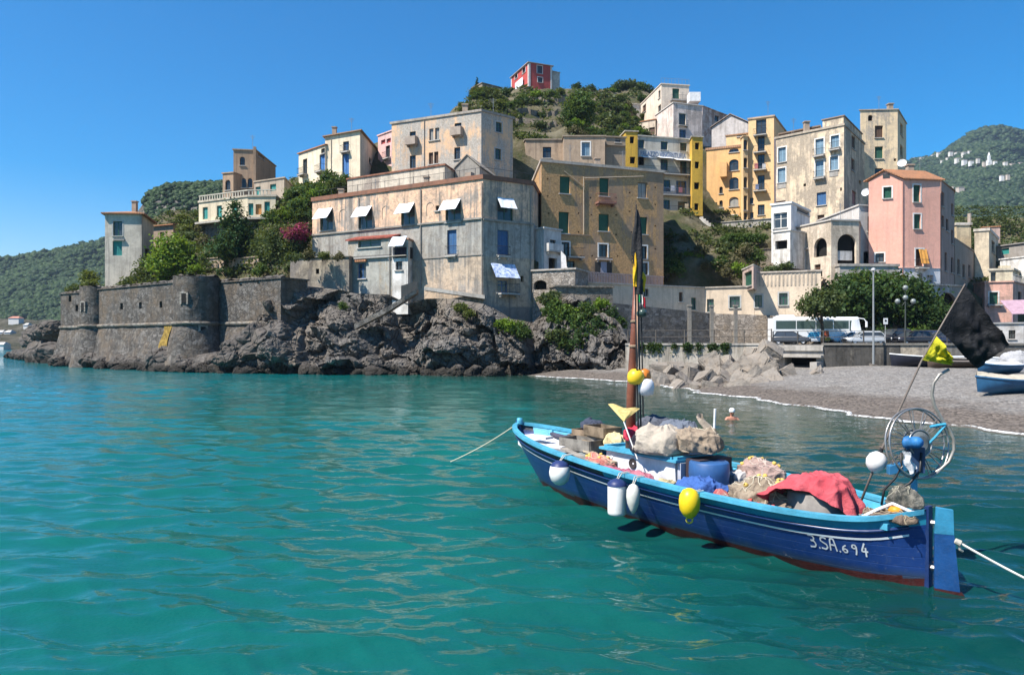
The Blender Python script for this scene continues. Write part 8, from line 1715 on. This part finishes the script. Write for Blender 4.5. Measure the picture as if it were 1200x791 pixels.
fender('fender', 'slim grey-white teardrop fender right beside the fat cylinder', 742, 567, 602, 8.2, [(0, 0), (.2, .02), (.5, .14), (.85, .35), (1, .58), (.92, .8), (.6, .94), (.25, 1), (0, 1)], flat((.62, .60, .54), .5, .3, .2))
yb = fender('fender', 'yellow ball fender with moulded eyes on the hull amidships', 808, 572, 608, 12.3, [(0, 0), (.25, .02), (.62, .12), (.92, .30), (1, .48), (1, .60), (.92, .78), (.62, .94), (.25, 1), (0, 1)], flat((.74, .52, .01), .4, .4, .1))
mb = MB(); t = bt(808, 1.33); c = BL(t, 1.33, CAM_Z - (609 - HOR) / F_PX * BL(t, 1.33, 0).y); mb.tube([c + Vector((.045 * math.cos(k / 12 * 6.283), 0, .045 * math.sin(k / 12 * 6.283))) for k in range(13)], .014, 6, cap=False); mb.build('eye', flat((.74, .56, .08), .4), yb, True)
# mooring lines
def line(name, label, a, b, sag, m): mb = MB(); a, b = Vector(a), Vector(b); mb.tube([a.lerp(b, k / 16) - Vector((0, 0, sag * 4 * (k / 16) * (1 - k / 16))) for k in range(17)], .014, 6); return tag(mb.build(name, m), label, 'rope')
line('mooring_rope', 'pale mooring rope running from the bow down into the water', BL(.005, 0, 1.19), P(528, 541, 18.6), .06, flat((.55, .52, .40), .9))
line('mooring_rope', 'white mooring rope running from the rudder out of the picture', ro + rx * .22 + Vector((0, 0, .62)), P(1330, 735, 7.8), .05, flat((.62, .60, .55), .9))
mb = MB(); c = ro + rx * .24 + Vector((0, -.02, .60)); mb.lathe(c, [(0, -.05), (.035, -.03), (.04, .03), (0, .05)], 10, 0, (.8, -.3, -.4)); mb.tube([c + Vector((.01, 0, -.02)), c + Vector((.03, 0, -.09)), c + Vector((.06, 0, -.11))], .018, 6); tag(mb.build('shackle', flat((.45, .42, .36), .6)), 'knotted shackle where the white mooring rope meets the rudder', 'shackle')
# ------------------------------------------------------------------ sun, sky, camera
SUN_AZ = Vector((-.87, -.49)); EL = R(54)
hz = SUN_AZ.normalized() * math.cos(EL); to_sun = Vector((hz.x, hz.y, math.sin(EL)))
w = bpy.data.worlds.new('World'); sc.world = w; w.use_nodes = True; nt = w.node_tree
bg = nt.nodes['Background']; sky = nt.nodes.new('ShaderNodeTexSky'); sky.sky_type = 'NISHITA'; sky.sun_disc = False
sky.sun_elevation = EL; sky.sun_rotation = math.atan2(to_sun.x, to_sun.y); sky.air_density = 1.0; sky.dust_density = .25; sky.ozone_density = 3.5; sky.altitude = 0
hs = nt.nodes.new('ShaderNodeHueSaturation'); hs.inputs['Saturation'].default_value = 1.65; hs.inputs['Value'].default_value = 1.04; nt.links.new(sky.outputs[0], hs.inputs['Color']); nt.links.new(hs.outputs[0], bg.inputs[0]); bg.inputs[1].default_value = .082
sl = bpy.data.lights.new('sun', 'SUN'); sl.energy = 5.0; sl.angle = R(.53); sl.color = (1.0, .94, .85)
so = bpy.data.objects.new('sun', sl); COL.objects.link(so); so.location = to_sun * 60; so.rotation_euler = to_sun.to_track_quat('Z', 'Y').to_euler()
cd = bpy.data.cameras.new('camera'); cam = bpy.data.objects.new('camera', cd); COL.objects.link(cam); cam.location = (0, 0, CAM_Z); cam.rotation_euler = (R(90), 0, 0)
cd.sensor_width = 36; cd.lens = F_PX / 1200 * 36; cd.shift_y = (HOR - 395.5) / 1200; cd.clip_start = .1; cd.clip_end = 9000
sc.camera = cam
sc.view_settings.view_transform = 'Standard'; sc.view_settings.look = 'None'; sc.view_settings.exposure = 1.0; sc.view_settings.gamma = 1
sc.view_settings.use_curve_mapping = False
sc.cycles.use_denoising = True; sc.cycles.max_bounces = 5; sc.cycles.diffuse_bounces = 2; sc.cycles.glossy_bounces = 3; sc.cycles.transparent_max_bounces = 8; sc.cycles.transmission_bounces = 3; sc.cycles.caustics_reflective = False; sc.cycles.caustics_refractive = False
sc.cycles.sample_clamp_indirect = 4.0

# the summer air over the bay
mb = MB(); mb.box((0, 2100, 240), (9200, 5200, 498)); t = NT('air'); pv = t.n('VolumePrincipled', {'Color': (.60, .78, 1.0), 'Density': .00011, 'Anisotropy': .2}); t.t.links.new(pv.outputs[0], t.out.inputs['Volume'])
hz_ = mb.build('haze', t.m, origin=(0, 2100, 240)); tag(hz_, 'thin summer haze lying over the bay and hills', 'haze', kind='stuff')
